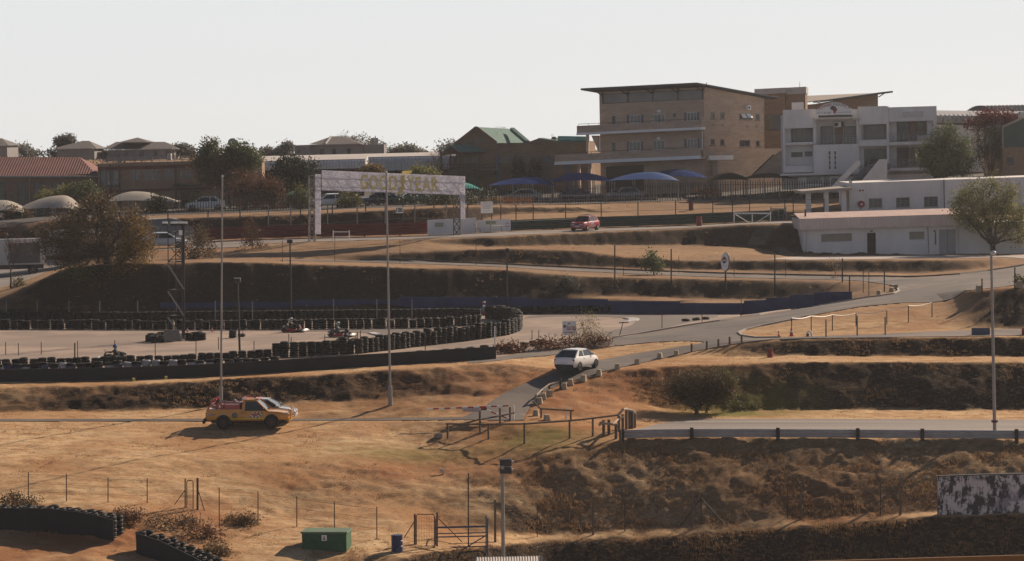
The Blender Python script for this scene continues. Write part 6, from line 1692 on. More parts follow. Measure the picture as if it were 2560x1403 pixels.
# parked cars by the buildings, half hidden by fences and trees
PG_ = 'cars parked by the buildings'
def parked(x, D, deg, label, c, st=SED, name='parked_car', cab=(1.12, .35, -1.1, -1.75, .95, 1.40, .76, .58), sc=1.0):
    q = GD(x, D); q.z += .05
    car(name, label, q, R(deg), c, st, cab, (-1.3, 1.35, .80, .30), ALLOY, cat='car', group=PG_, scale=sc)
WHT = paint('parked_white', (.62, .62, .62)); GRN = paint('parked_green', (.05, .13, .10)); DBL = paint('parked_navy', (.02, .03, .07)); SIL = paint('parked_silver', (.38, .39, .40))
parked(514, 296, 186, 'white parked car behind the railings left of the red-leaved trees', WHT)
parked(823, 292, 200, 'white parked car peeping out right of the gantry leg', WHT)
parked(410, 263, 5, 'silver parked car beside the floodlight tower on the left car park', SIL, sc=1.0)
parked(1305, 303, 186, 'pale parked car under the leftmost blue canopy', paint('parked_pale', (.20, .23, .22)))
parked(1447, 305, 20, 'navy parked car in the shade under the middle blue canopy', DBL)
parked(1560, 304, 200, 'grey blue parked car under the bright blue canopy', paint('parked_greyblue', (.12, .14, .18)))
parked(740, 297, 15, 'dark green parked car under the small teal canopy', GRN)
parked(950, 296, 185, 'dark parked car in the shade seen under the gantry banner, left one', DBL)
parked(1035, 298, 190, 'green parked car in the shade seen under the gantry banner, right one', GRN)
def box_truck(x, D, deg, label, boxc):
    q = GD(x, D); q.z += .04
    root = thing('box_truck', label, 'truck', q, 'trucks in the left car park', R(deg), world=False)
    mb = MB(); mb.b2((-3.4, -1.15, .95), (1.4, 1.15, 3.35)); b = mb.build('cargo_box', boxc, root, bevel=.04)
    mb = MB(); mb.b2((-3.42, -1.0, 1.0), (-3.405, 1.0, 3.2)); mb.b2((-3.0, -1.165, 1.1), (-.2, -1.155, 3.0)); mb.b2((-3.0, 1.155, 1.1), (-.2, 1.165, 3.0)); mb.build('side_panel', mat('dark_grey_panel', (.09, .085, .085), .5), b)
    mb = MB(); mb.grid([[(1.6, y, .6), (3.0, y, .6), (3.05, y, 1.35), (2.75, y, 2.25), (1.6, y, 2.3), (1.6, y, .6)] for y in (-1.05, 1.05)])
    for y in (-1.05, 1.05): mb.add([(1.6, y, .6), (3.0, y, .6), (3.05, y, 1.35), (2.75, y, 2.25), (1.6, y, 2.3)], [(0, 1, 2, 3, 4)])
    c_ = mb.build('cab', boxc, root)
    mb = MB(); mb.prism([(3.03, -.95, 1.42), (2.79, -.95, 2.16), (2.79, .95, 2.16), (3.03, .95, 1.42)], (.03, 0, 0)); mb.build('windscreen', CG, c_)
    for y in (-1.06, 1.06):
        mb = MB(); mb.prism([(1.95, y, 1.4), (2.85, y, 1.4), (2.65, y, 2.1), (1.95, y, 2.1)], (0, .012 if y > 0 else -.012, 0)); mb.build('side_window', CG, c_)
        for x_ in (-2.3, 2.2): wheel(root, x_, y * .9, .46, .28, ALLOY, 6)
    mb = MB(); mb.b2((-3.3, -.9, .55), (3.0, .9, .94)); mb.build('frame', TRIM, root)
    mb = MB(); mb.b2((3.0, -1.0, .45), (3.15, 1.0, .75)); mb.build('bumper', mat('maroon_bumper', (.16, .05, .04), .5), root)
box_truck(20, 262, 190, 'white box truck parked at the left edge behind the bare sapling', paint('truck_white', (.40, .39, .39), .5))
box_truck(160, 268, 184, 'white box truck half hidden by the big round tree', paint('truck_cream', (.36, .345, .33), .5))
# ---------------------------------------------------------------- masts, lamps and the scaffold tower
STEEL = mat('mast_steel', (0.30, 0.285, 0.275), .5, .3, 1.5, .3); DARKP = mat('dark_post', (0.035, 0.030, 0.030), .7, .3, 2); WOOD = mat('weathered_wood', (0.15, 0.115, 0.09), .85, .5, 3, stretch=(3, 3, .6)); WOODL = mat('pale_log', (0.34, 0.28, 0.22), .8, .4, 3)
RUST = mat('rusty_steel', (0.10, 0.055, 0.04), .8, .4, 3); GREYP = mat('grey_post', (0.20, 0.19, 0.185), .7, .35, 2); LAMPW = mat('lamp_shell', (.55, .55, .55), .4)
def mast(label, x, y, xt, yt, r0, r1, sleeve=None, name='light_mast'):
    b = G(x, y); t = P3(xt, yt, b.y)
    root = thing(name, label, 'mast', b)
    mb = MB(); mb.tube(b - Vector((0, 0, .2)), t, r0, r1, 10); mb.build('pole', STEEL, root, smooth=40)
    if sleeve:
        mb = MB(); mb.tube(b - Vector((0, 0, .1)), b.lerp(t, sleeve), r0 * 1.75, r0 * 1.7, 10); mb.build('base_sleeve', STEEL, root, smooth=40)
    mb = MB(); mb.tube(t - Vector((0, 0, .02)), t + Vector((0, 0, .08)), r1 * 1.5, r1 * .8, 8); mb.build('cap', LAMPW, root)
    return root, t
mast('tall thin steel mast rising behind the yellow fire pickup', 552, 1003, 556, 441, .068, .045, .065)
mast('tall thin steel mast standing in the grass between pickup and boom gate', 976, 1014, 965.5, 431, .075, .05, .085)
root, t = mast('steel lamp mast with a pale round head by the crash rail at right', 2487, 1078, 2478, 634, .105, .07)
mb = MB(); mb.ball(t + Vector((.12, 0, .02)), (.17, .15, .14), 14, 8); mb.tube(t + Vector((.0, 0, .0)), t + Vector((.1, 0, .05)), .07, .1, 8); mb.build('lamp_head', LAMPW, root, smooth=60)
mb = MB(); c = Vector(root['w0']).lerp(t, .05); mb.tube(c, c + Vector((0, 0, .12)), .19, .19, 10); mb.build('flange', RUST, root)

b = GD(1259, 141); top = P3(1256, 1162, 141)
root = thing('floodlight_post', 'grey post with a double floodlight head near the blue scaffold frame', 'floodlight', b)
mb = MB(); mb.tube(b, top, .10, .085, 10); mb.build('pole', mat('grey_lamp_post', (.23, .24, .24), .5), root, smooth=40)
f = Face(0, 0, 0, 0, 0, top)
for y0, y1 in ((1148, 1166), (1168, 1184)):
    mb = MB(); f.pb(mb, 1249.5, y0, 1279, y1, -.25, .12); h = mb.build('lamp_housing', mat('lamp_housing_black', (.028, .028, .032), .45), root, bevel=.03)
    mb = MB(); f.pb(mb, 1279.2, y0 + 4, 1284, y0 + 9, -.12, .02); mb.build('cable_gland', LAMPW, h)
    mb = MB(); f.pb(mb, 1250, y0 + 1, 1278, y1 - 1, -.28, -.252); mb.build('lens', M['glass_pale'], h)
mb = MB(); f.pb(mb, 1252, 1164, 1260, 1172, .12, .2); f.pb(mb, 1246, 1172, 1251, 1176, -.1, .05); mb.build('bracket', STEEL, root)
def kart_lamp(label, x, y, xt, yt, hw, m=DARKP):
    b = G(x, y); t = P3(xt, yt, b.y)
    root = thing('lamp_post', label, 'lamp post', b, 'lamp posts round the kart track')
    mb = MB(); mb.tube(b - Vector((0, 0, .2)), t, .08, .06, 8); mb.build('pole', m, root, smooth=40)
    mb = MB(); mb.box(t + Vector((0, -.1, .1)), (hw, .35, .24), rx=R(-12)); h = mb.build('lamp_head', DARKP, root, bevel=.02)
    mb = MB(); mb.box(t + Vector((0, -.1, .24)), (hw * 1.04, .4, .05), rx=R(-12)); mb.build('lamp_cover', LAMPW, h)
kart_lamp('dark lamp post with flat head in front of the dark bank, left of centre', 728, 796, 725, 607, .46)
kart_lamp('dark lamp post standing among tyres on the kart paddock', 600, 895, 594, 705, .40)
kart_lamp('dark lamp post right of the kart hairpin with a pale head', 1267, 786, 1268, 629, .30)

def tower():
    b = G(455, 850); D = b.y
    f = Face(440, 850, D, 0, 0)
    root = thing('floodlight_tower', 'dark scaffold tower with floodlights on top over the tyre pile', 'tower', b)
    mb = MB()
    for x, d, r in ((421, 0, .035), (436, -1.0, .035), (460, 0, .09), (452, -1.0, .05)): mb.tube(f.q(x, 853, d), f.q(x - 1, 562, d), r, r, 7)
    mb.build('upright', DARKP, root)
    for y in (580, 613, 655, 725, 790):
        mb = MB(); mb.tube(f.q(421, y, 0), f.q(460, y, 0), .035); mb.tube(f.q(436, y, -1), f.q(452, y, -1), .035); mb.tube(f.q(421, y, 0), f.q(436, y, -1), .03); mb.tube(f.q(460, y, 0), f.q(452, y, -1), .03)
        mb.build('frame', DARKP, root)
    for i, (ya, yb) in enumerate(((613, 655), (655, 613))):
        mb = MB(); mb.tube(f.q(421, ya, .02), f.q(460, yb, .02), .035, .035, 6); mb.build('brace', DARKP, root)
    for ya, yb in ((662, 723), (728, 789), (793, 850)):
        mb = MB(); p, q = f.q(420, ya, .1), f.q(460, yb, .1)
        for o_ in (-.03, .03): mb.tube(p + Vector((o_, 0, 0)), q + Vector((o_, 0, 0)), .022, .022, 5)
        for i in range(16): c = p.lerp(q, (i + .5) / 16); mb.beam(c - Vector((.10, 0, -.02)), c + Vector((.10, 0, .02)), .02)
        mb.build('stair_ladder', M['grey_pole'], root)
    for x, m in ((413, LAMPW), (434, LAMPW), (440, DARKP), (455, LAMPW), (462, DARKP)):
        mb = MB(); c = f.q(x, 560, .1); mb.box(c, (.42, .30, .16), rx=R(25)); h = mb.build('floodlight', DARKP, root, bevel=.02)
        mb = MB(); mb.box(c + Vector((0, .0, .1)), (.40, .30, .03), rx=R(25)); mb.build('floodlight_shell', LAMPW, h)
    mb = MB(); f.pb(mb, 448, 576, 456, 588, .0, .25); mb.build('control_box', M['white_clean'], root)
    b = G(430, 856)
    g = Face(430, 853, b.y - .5, 0, 0)
    mb = MB(); mb.prism([g.q(413, 853, .6), g.q(458, 852, .6), g.q(446, 826, -.3), g.q(408, 826, -.3)], (0, .05, 0)); o = mb.build('plywood_sheet', mat('plywood', (.27, .21, .16), .8, .25, 2), None)
    tag(o, 'sheet of plywood leaning on the tyres at the floodlight tower', 'plywood sheet')
tower()

# ---------------------------------------------------------------- small things on the ground
def cone(x, y, h, label):
    b = G(x, y); b.z += .06
    root = thing('traffic_cone', label, 'traffic cone', b, 'orange traffic cones')
    OR = mat('cone_orange', (.55, .07, .02), .5)
    mb = MB(); mb.b2((b.x - h * .3, b.y - h * .3, b.z), (b.x + h * .3, b.y + h * .3, b.z + h * .06)); mb.build('base', OR, root)
    mb = MB(); mb.lathe(b, [(h * .21, h * .06), (h * .055, h * .95), (h * .03, h)], 14); c = mb.build('body', OR, root, smooth=40)
    mb = MB(); mb.lathe(b, [(h * .155, h * .42), (h * .115, h * .62)], 14); mb.v = [(b.x + (v[0] - b.x) * 1.03, b.y + (v[1] - b.y) * 1.03, v[2]) for v in mb.v]; mb.build('white_band', M['white_clean'], c)
cone(469, 832, .34, 'orange cone right of the floodlight tower against the tyre divider')
cone(531, 831, .34, 'orange cone midway between tower and mast against the tyre divider')
cone(608, 838, .34, 'orange cone standing on a lone tyre by the lamp post')
cone(1947, 844, .40, 'slim red cone at the kerb of the side road island')
cone(1979, 843, .62, 'big red cone beside the wire gate at the side road')
def stone(x, y, s, label, m, name='kerb_stone', group=None, cat='bollard'):
    b = G(x, y); k = s * .5
    mb = MB(); j = lambda v: v + rnd.uniform(-.025, .025)
    mb.hexa([(j(-k), j(-k), -.1), (j(k), j(-k), -.1), (j(k), j(k), -.1), (j(-k), j(k), -.1)], [(j(-k * .68), j(-k * .6), j(s * .92)), (j(k * .68), j(-k * .6), j(s * .92)), (j(k * .68), j(k * .6), j(s * .98)), (j(-k * .68), j(k * .6), j(s * .98))])
    o = mb.build(name, m, None, bevel=.025); o.location = b; o.rotation_euler.z = rnd.uniform(-.4, .4)
    tag(o, label, cat, group)
CS = mat('cast_stone', (.40, .33, .23), .9, .35, 5)
for x, y in ((1691,889),(1650,896),(1593,911),(1543,923),(1498,937),(1459.5,951),(1427,962),(1411,971.5)):
    stone(x, y, .36, 'pale truncated stone bollard on the grass edge of the service road', CS, 'stone_bollard', 'stone bollards along the service road')
for x, y in ((1374,990),(1359,998),(1349,1009),(1340,1040),(1367,1052)):
    stone(x, y, .38, 'pale stone bollard behind the log rail at the road bend', CS, 'stone_bollard', 'stone bollards behind the log rail')
for x, y in ((2197,737),(2228.5,730),(2240,722)):
    stone(x, y, .36, 'pale stone bollard on the grass nose of the upper junction', CS, 'stone_bollard', 'stone bollards at the junction')
stone(2447, 728, .42, 'stone bollard beside a post on the lower verge of the climbing road', CS, 'stone_bollard'); stone(2549, 716, .42, 'stone bollard at the right edge under the leaning post', CS, 'stone_bollard')
def slab_stone(x, y, label, pts, m, th=.12):
    b = G(x, y); f = Face(x, y, b.y, 12, 0)
    mb = MB(); f.poly(mb, pts, -th, 0); o = mb.build('loose_stone', m, None, loc=b, bevel=.02); tag(o, label, 'stone')
slab_stone(1107, 1186, 'pale half round stone slab sticking out of the field', [(1098,1171),(1106,1172),(1111,1179),(1111,1185),(1107,1186)], mat('pale_stone', (.46, .40, .34), .9))
slab_stone(1097, 1096, 'low grey stone in the grass left of the pole fence', [(1088,1095),(1090,1086),(1098,1082),(1106,1085),(1107,1095)], mat('grey_stone', (.28, .23, .19), .9), .4)
for x, y, w_ in ((334, 953, .22), (415, 949, .24)):
    stone(x, y, w_, 'small yellow block lying at the foot of the belt wall', mat('yellow_block', (.5, .4, .12), .8), 'yellow_block', 'yellow blocks', 'block')
def bin_(x, y, w_, h, label, c):
    b = G(x, y) if y else x; root = thing('waste_bin', label, 'bin', b)
    m = mat('bin_' + str(c), c, .6, .35, 3)
    mb = MB(); mb.lathe(b, [(w_ * .46, -.05), (w_ * .5, .05), (w_ * .5, h * .48), (w_ * .53, h * .5), (w_ * .5, h * .52), (w_ * .5, h * .95), (w_ * .53, h), (w_ * .46, h), (w_ * .44, h * .9)], 14); mb.build('drum', m, root, smooth=35)
    mb = MB(); mb.lathe(b, [(w_ * .44, h * .88), (w_ * .44, h * .9)], 14); mb.build('mouth', M['black'], root)
bin_(1925, 893, .36, .52, 'dull red bin standing alone on the grass slope under the side road', (.20, .035, .03))
bin_(GD(1748, 273.5), None, .55, .95, 'red bin against the green crash barrier', (.24, .035, .03))
bin_(1728, 526, .5, .85, 'dark red bin on the lawn behind the green barrier', (.16, .035, .03))
b = GD(993, 142); b = G(993, 1379)
root = thing('steel_drum', 'blue steel drum beside the wire gate', 'drum', b)
DB = mat('drum_blue', (.018, .032, .11), .45, .35, 4)
mb = MB(); mb.lathe(b, [(.27, 0), (.29, .02), (.285, .26), (.30, .28), (.285, .30), (.285, .54), (.30, .56), (.285, .58), (.285, .82), (.295, .84), (.27, .845)], 20); mb.build('shell', DB, root, smooth=35)
mb = MB(); mb.lathe(b, [(.262, .80), (.262, .835)], 20); mb.build('lid', DB, root)
def skip_box():
    b = G(812, 1376); f = Face(812, 1376, b.y, -7, 0)
    root = thing('green_bin_box', 'green slatted timber box with a flat lid and a white notice', 'storage box', b)
    GB = mat('green_slats', (.035, .11, .055), .7, .3, 2); GL = mat('green_lid', (.13, .20, .13), .6, .3, 2)
    r = f.rect(755, 1334, 866, 1374)
    mb = MB(); n = 8
    for i in range(n):
        z0 = r[1] - .1 + (r[3] - r[1] + .1) * i / n; z1 = r[1] - .1 + (r[3] - r[1] + .1) * (i + .9) / n
        f.bx(mb, r[0], z0, r[2], z1, -1.4, 0)
    f.bx(mb, r[0] + .02, r[1] - .1, r[2] - .02, r[3], -1.38, -.02)
    mb.build('slatted_side', GB, root)
    mb = MB(); f.bx(mb, r[0] - .06, r[3], r[2] + .06, r[3] + .09, -1.46, .06); mb.build('lid', GL, root, bevel=.01)
    mb = MB(); f.pb(mb, 804, 1338, 817, 1352, .003, .015); p_ = mb.build('notice', M['white_clean'], root)
    mb = MB(); f.pb(mb, 809, 1341, 812, 1344, .016, .02); f.pb(mb, 808, 1345, 813, 1350, .016, .02); mb.build('notice_symbol', mat('sign_dull_red', (.22, .06, .06), .6), p_)
skip_box()
# painted wall at the right edge
def mottled_wall():
    b = GD(2347, 147.5); f = Face(2450, 1280, 149.9, 0, 0.0)
    m, nt, bs = newmat('flaking_paint')
    v = coords(nt, (1, 1, .55)); n1 = noise(nt, v, 1.9, 8, .72); n2 = noise(nt, coords(nt), .7, 3)
    base = ramp(nt, n1, [(.47, (.42, .42, .46)), (.52, (.03, .032, .042))])
    nt.links.new(mixc(nt, ramp(nt, n2, [(.55, 0.0), (.62, .6)]), base, (.05, .055, .10)), bs.inputs['Base Color']); bs.inputs['Roughness'].default_value = .85
    root = thing('painted_wall', 'low wall with flaking white and black paint at the right edge', 'wall', f.q(2400, 1280))
    mb = MB(); f.poly(mb, [(2345,1192),(2450,1188),(2700,1183),(2700,1330),(2345,1330)], -.25, 0); mb.build('panel', m, root)
    mb = MB(); f.poly(mb, [(2343,1190),(2450,1186),(2700,1181),(2700,1183.6),(2450,1188.4),(2343,1192.4)], -.28, .03); mb.build('coping', M['dark_steel'], root)
mottled_wall()
def steel_scaffold():
    b = G(1155, 1400); D = 142.5
    f = Face(1155, 1390, D, 4, 0)
    BL = mat('scaffold_blue', (.045, .065, .12), .55, .3, 3)
    root = thing('scaffold_frame', 'blue tubular scaffold frame standing by the wire gate', 'scaffold', GD(1155, D))
    for x, y0 in ((1089, 1298), (1219, 1296)):
        for d in (0, -1.2):
            mb = MB(); mb.tube(f.q(x, y0, d), f.q(x, 1440, d), .035, .035, 8); mb.build('upright', BL, root)
    for y in (1319, 1343, 1369, 1396):
        mb = MB(); mb.tube(f.q(1089, y, 0), f.q(1219, y - 3, 0), .035 if y > 1330 else .05, None, 8); mb.build('ledger', BL, root)
        if y in (1343, 1396):
            mb = MB(); mb.tube(f.q(1089, y, -1.2), f.q(1219, y - 3, -1.2), .03); mb.tube(f.q(1089, y, 0), f.q(1089, y, -1.2), .03); mb.tube(f.q(1219, y, 0), f.q(1219, y, -1.2), .03); mb.build('rear_ledger', BL, root)
    mb = MB(); mb.tube(f.q(1100, 1408, .05), f.q(1219, 1336, .05), .03); mb.build('diagonal_brace', BL, root)
steel_scaffold()
def near_roof():
    root = thing('corrugated_roof', 'pale corrugated roof corner cut by the bottom edge of the photo', 'roof', GD(1280, 128))
    f = Face(1280, 1400, 128, 0, 0)
    mb = MB(); n = 48; a, b = f.uz(1188, 1400)[0], f.uz(1352, 1400)[0]
    z = f.uz(1270, 1410)[1]
    rows = [[f.p(a + (b - a) * i / n, z + (.025 if i % 2 else 0) - .9 * (t), -2.2 + 3.4 * t) for i in range(n + 1)] for t in (0, 1)]
    mb.grid(rows); mb.build('sheeting', mat('pale_sheet', (.52, .46, .41), .6, .25, 2), root)
    mb = MB(); mb.tube(f.p(a - .05, z - .02, -2.22), f.p(b + .05, z - .02, -2.22), .05); mb.beam(f.p(b + .05, z, -2.2), f.p(b + .05, z - .9, 1.2), .10); mb.build('ridge_edge', DARKP, root)
    mb = MB()
    for x, y in ((a, b),):
        for u in (a + .2, b - .2): mb.tube(f.p(u, z - .3, -1), f.p(u, z - 8, -1), .06)
    mb.build('post', DARKP, root)
near_roof()
b0, b1 = P3(2020, 1405, 108), P3(2640, 1387, 108)
root = thing('orange_rail', 'orange brown rail running out of the bottom right corner', 'rail', (b0.x, b0.y, gz(b0.x, b0.y)))
mb = MB(); mb.beam(b0 - Vector((0, 0, .12)), b1 - Vector((0, 0, .12)), .12, .30); mb.build('board', mat('orange_board', (.20, .085, .015), .6), root)
mb = MB()
for t in (.15, .55, .9):
    p = b0.lerp(b1, t); mb.beam((p.x, p.y + .1, gz(p.x, p.y)), (p.x, p.y + .1, p.z - .2), .12)
mb.build('post', DARKP, root)
# plastic barrier blocks
def block_barrier(x, y, w_, label, c):
    b = G(x, y); b.z += .05
    mb = MB(); h = .42; d = .42
    mb.grid([[(xx, -d * .5, 0), (xx, -d * .5, h * .2), (xx, -d * .22, h * .55), (xx, -d * .18, h), (xx, d * .18, h), (xx, d * .22, h * .55), (xx, d * .5, h * .2), (xx, d * .5, 0)] for xx in (-w_ / 2, -w_ / 2 + .03, w_ / 2 - .03, w_ / 2)])
    for xx in (-w_ / 2, w_ / 2): mb.add([(xx, -d * .5, 0), (xx, -d * .5, h * .2), (xx, -d * .22, h * .55), (xx, -d * .18, h), (xx, d * .18, h), (xx, d * .22, h * .55), (xx, d * .5, h * .2), (xx, d * .5, 0)], [tuple(range(8))])
    for i in range(4): mb.box((-w_ * .36 + w_ * .24 * i, 0, h), (w_ * .12, .16, .03))
    o = mb.build('road_barrier', mat('barrier_' + str(c), c, .5, .3, 3), None, bevel=.02); o.location = b; o.rotation_euler.z = R(-6); tag(o, label, 'barrier')
block_barrier(2452, 838, 1.18, 'blue grey plastic barrier block on the side road', (.07, .085, .13)); block_barrier(2580, 838, 1.3, 'red plastic barrier block at the right edge of the side road', (.33, .03, .02))
b = G(2024, 842)
root = thing('bent_pipe', 'white and blue bent pipe hoop on the side road kerb', 'hoop', b); f = Face(0, 0, 0, 0, 0, b)
mb = MB(); mb.path([f.q(2018, 842, 0), f.q(2018, 833, 0), f.q(2021, 828, 0), f.q(2025, 828, 0), f.q(2029, 833, 0), f.q(2030, 842, 0)], .055, 8); mb.build('pipe', M['white_clean'], root)
mb = MB(); mb.box(f.q(2019, 838, 0), (.16, .16, .22)); mb.build('blue_collar', mat('collar_blue', (.08, .10, .2), .6), root)
# chair and table by the barrier banner
def chair_table():
    b = GD(1195, 264.3); f = Face(0, 0, 0, 0, 0, b); MR = mat('maroon_plastic', (.12, .025, .03), .5)
    root = thing('plastic_chair', 'maroon chair standing in front of the barrier banners', 'chair', b)
    mb = MB(); mb.b2((b.x - .24, b.y - .24, b.z + .42), (b.x + .24, b.y + .24, b.z + .46)); mb.build('seat', MR, root)
    mb = MB(); mb.hexa([(b.x - .25, b.y - .24, b.z + .46), (b.x - .20, b.y - .24, b.z + .46), (b.x - .20, b.y + .24, b.z + .46), (b.x - .25, b.y + .24, b.z + .46)], [(b.x - .36, b.y - .22, b.z + .92), (b.x - .32, b.y - .22, b.z + .92), (b.x - .32, b.y + .22, b.z + .92), (b.x - .36, b.y + .22, b.z + .92)]); mb.build('backrest', MR, root)
    for i in (-1, 1):
        for j in (-1, 1):
            mb = MB(); mb.tube((b.x + i * .2, b.y + j * .2, b.z + .42), (b.x + i * .24, b.y + j * .22, b.z + .0), .02); mb.build('leg', M['dark_steel'], root)
    b = GD(1240, 264.8)
    root = thing('folding_table', 'pale folding table with thin legs in front of the helmet notice', 'table', b)
    mb = MB(); mb.b2((b.x - .62, b.y - .35, b.z + .60), (b.x + .62, b.y + .35, b.z + .64)); mb.build('tabletop', mat('pale_table', (.55, .47, .40), .5), root)
    for i in (-1, 1):
        for j in (-1, 1):
            mb = MB(); mb.tube((b.x + i * .50, b.y + j * .28, b.z + .60), (b.x + i * .58, b.y + j * .30, b.z), .02); mb.build('leg', M['dark_steel'], root)
    mb = MB(); q = Vector((b.x - .5, b.y, b.z + .64)); mb.hexa([q + Vector(v) for v in ((-.1, -.1, 0), (.1, -.1, 0), (.1, .1, 0), (-.1, .1, 0))], [q + Vector(v) for v in ((-.04, -.04, .24), (.06, -.04, .2), (.06, .04, .2), (-.04, .04, .24))]); o = mb.build('paper_bag', mat('pale_table', (.55, .47, .40), .5), None, loc=q); tag(o, 'small pale bag standing on the folding table', 'bag')
chair_table()

# ---------------------------------------------------------------- fences and posts
def post(x, y0, y1, r, m, label, group, D=None, name='fence_post', cat='post', lean=0):
    b = GD(x, D) if D else G(x, y1)
    t = P3(x + lean, y0, b.y)
    mb = MB(); mb.tube((0, 0, -.15), t - b, r, r * .92, 7)
    o = mb.build(name, m, None); o.location = b; tag(o, label, cat, group); return b, t
def posts(rows, r, m, label, group, D=None, wires=0, wm=None, name='fence_post'):
    T = []
    for x, y0, y1 in rows: T.append(post(x, y0, y1, r, m, label, group, D, name))
    return T
def wires(T, fr, r, m, label, name='fence_wire', cat='wire'):
    for i, k in enumerate(fr):
        mb = MB()
        for (b0, t0), (b1, t1) in zip(T[:-1], T[1:]): mb.tube(b0.lerp(t0, k), b1.lerp(t1, k), r, r, 4, False)
        o = mb.build(name, m, None); tag(o, label, cat, name + ' ' + label[:40])
T = posts([(71,1181,1250),(166,1184,1253),(270,1194,1256),(368,1196,1258)], .028, RUST, 'thin rusty fence post above the black tyre walls at bottom left', 'rusty posts at bottom left')
wires(T, (.3, .6, .92), .005, RUST, 'thin wire strung between the rusty posts at bottom left')
T = posts([(548,1219,1320),(645,1228,1310),(742,1241,1318),(836,1254,1327),(942,1267,1347)], .028, RUST, 'thin rusty fence post along the lower edge of the open field', 'rusty posts below the field')
wires(T, (.3, .6, .92), .005, RUST, 'thin wire strung between the rusty posts below the field')
T = posts([(1343,1265,1345),(1562,1250,1332),(1969,1220,1296),(2201,1208,1290)], .028, DARKP, 'thin dark fence post along the foot of the big grass bank', 'thin posts below the big bank')
posts([(1238,1250,1355),(1483,1241,1337),(1731,1225,1320),(2003,1205,1297),(2251,1195,1288)], .065, WOOD, 'thick grey wooden post along the foot of the big grass bank', 'wooden posts below the big bank', name='wooden_post')
wires(T, (.35, .7, .95), .005, RUST, 'thin wire along the foot of the big grass bank')
post(1171, 1183, 1410, .035, DARKP, 'tall dark iron post standing in front of the blue scaffold frame', None, 143.2)
b, t = post(1753, 1233, 1313, .04, DARKP, 'dark strainer post with two stays halfway along the big bank', None)
for dx in (-1.15, 1.25):
    mb = MB(); mb.tube(b.lerp(t, .85), Vector((b.x + dx, b.y, gz(b.x + dx, b.y))), .025); o = mb.build('fence_stay', DARKP); tag(o, 'slanting stay of the dark strainer post below the big bank', 'stay', 'stays of the strainer post')
def wire_gate(label, posts_, frame, stays, D, m):
    root = thing('wire_gate', label, 'gate', GD(posts_[0][0], D)); f = Face(posts_[0][0], posts_[0][2], D, 0, 0)
    for x, y0, y1, r in posts_:
        mb = MB(); mb.tube(f.q(x, y0), f.q(x, y1 + 6), r, r, 8); mb.build('post', m, root)
    x0, y0, x1, y1 = frame
    mb = MB(); mb.path([f.q(x0, y1), f.q(x0, y0 + 4), f.q(x0 + 3, y0), f.q(x1 - 3, y0), f.q(x1, y0 + 4), f.q(x1, y1), f.q(x0, y1)], .025, 6); g = mb.build('gate_frame', m, root)
    mb = MB()
    for i in range(1, 7): mb.tube(f.q(x0 + (x1 - x0) * i / 7, y0, 0), f.q(x0 + (x1 - x0) * i / 7, y1, 0), .004, .004, 3, False)
    for i in range(1, 9): mb.tube(f.q(x0, y0 + (y1 - y0) * i / 9, 0), f.q(x1, y0 + (y1 - y0) * i / 9, 0), .004, .004, 3, False)
    mb.build('mesh_infill', m, g)
    for xa, ya, xb, yb in stays:
        mb = MB(); mb.tube(f.q(xa, ya), f.q(xb, yb), .025, .025, 6); mb.build('stay', m, root)
wire_gate('narrow rusty wire gate among the posts above the tyre gap', [(463,1197,1275,.035),(494,1195,1275,.06)], (467,1201,483,1278), [(463,1225,436,1262),(497,1230,515,1290)], G(470, 1270).y, RUST)
wire_gate('rusty round topped wire gate between blue drum and scaffold', [(1037,1285,1368,.05),(1093,1281,1360,.045)], (1041,1286,1086,1368), [(1035,1305,1010,1345),(1097,1297,1155,1355)], G(1050, 1362).y, RUST)
K = 'grey post of the kart track fence standing before the dark bank'
posts([(x, 752, 803) for x in (16, 93, 172, 249, 344, 440, 538, 631)] + [(x, 748, 800) for x in (834, 942, 1030)], .055, GREYP, K, 'grey posts behind the kart track')
T = posts([(14,855,888),(46,858,890),(103,855,887),(194,853,894),(287,850,888),(388,848,892),(490,848,895)], .03, DARKP, 'thin post leaning over the low tyre wall left of the mast', 'thin posts along the low tyre wall')
post(187, 857, 915, .05, RUST, 'thick rusty post in the painted tyre row', None)
posts([(546,843,875),(635,852,887),(722,835,878),(728,843,878),(812,837,866),(894,830,889),(901,826,850),(1063,825,886)], .03, DARKP, 'thin dark post along the tall front tyre wall', 'thin posts along the front tyre wall')
post(1237, 816, 890, .05, M['white_clean'], 'white post with two stays at the end of the belt wall', None, name='white_post')
for (x, y0, y1, l) in ((1330,825,862,0),(1347,825,845,0),(1444,803,838,-9),(1546,805,843,12),(1655,783,822,0),(1755,768,808,0),(1853,748,792,0)):
    post(x, y0, y1, .03, RUST, 'thin rusty post in the weeds between kart track and road', 'rusty posts beside the road', lean=l)
for x, y0, y1 in ((1537,613,712),(1678,623,712),(1937,637,742),(2106,646,706)):
    post(x, y0, y1, .06, DARKP, 'tall dark post along the grass bank below the upper road', 'tall dark posts of the upper road')
for x, y0, y1 in ((1559,645,690),(1697,640,685),(1835,645,692),(1964,648,694),(837,590,655),(1000,600,660),(706,600,655),(1190,608,664)):
    post(x, y0, y1, .025, RUST, 'thin post beside the upper road', 'thin posts of the upper road')
for x, y0, y1, r in ((2124,689,745,.06),(2158,665,732,.03),(2172,680,738,.03),(2211,676,730,.05)):
    post(x, y0, y1, r, DARKP, 'dark post in the grass wedge before the junction', 'posts in the junction wedge')
b, t = post(2455, 697, 735, .05, RUST, 'rusty post on the lower verge of the climbing road', None); b, t = post(2537, 669, 722, .05, DARKP, 'dark post with stays at the right edge of the climbing road', None)
mb = MB(); mb.tube(b.lerp(t, .7), b + Vector((.75, 0, .1)), .03); o = mb.build('fence_stay', DARKP); tag(o, 'slanting stay of the dark post at the right edge', 'stay')
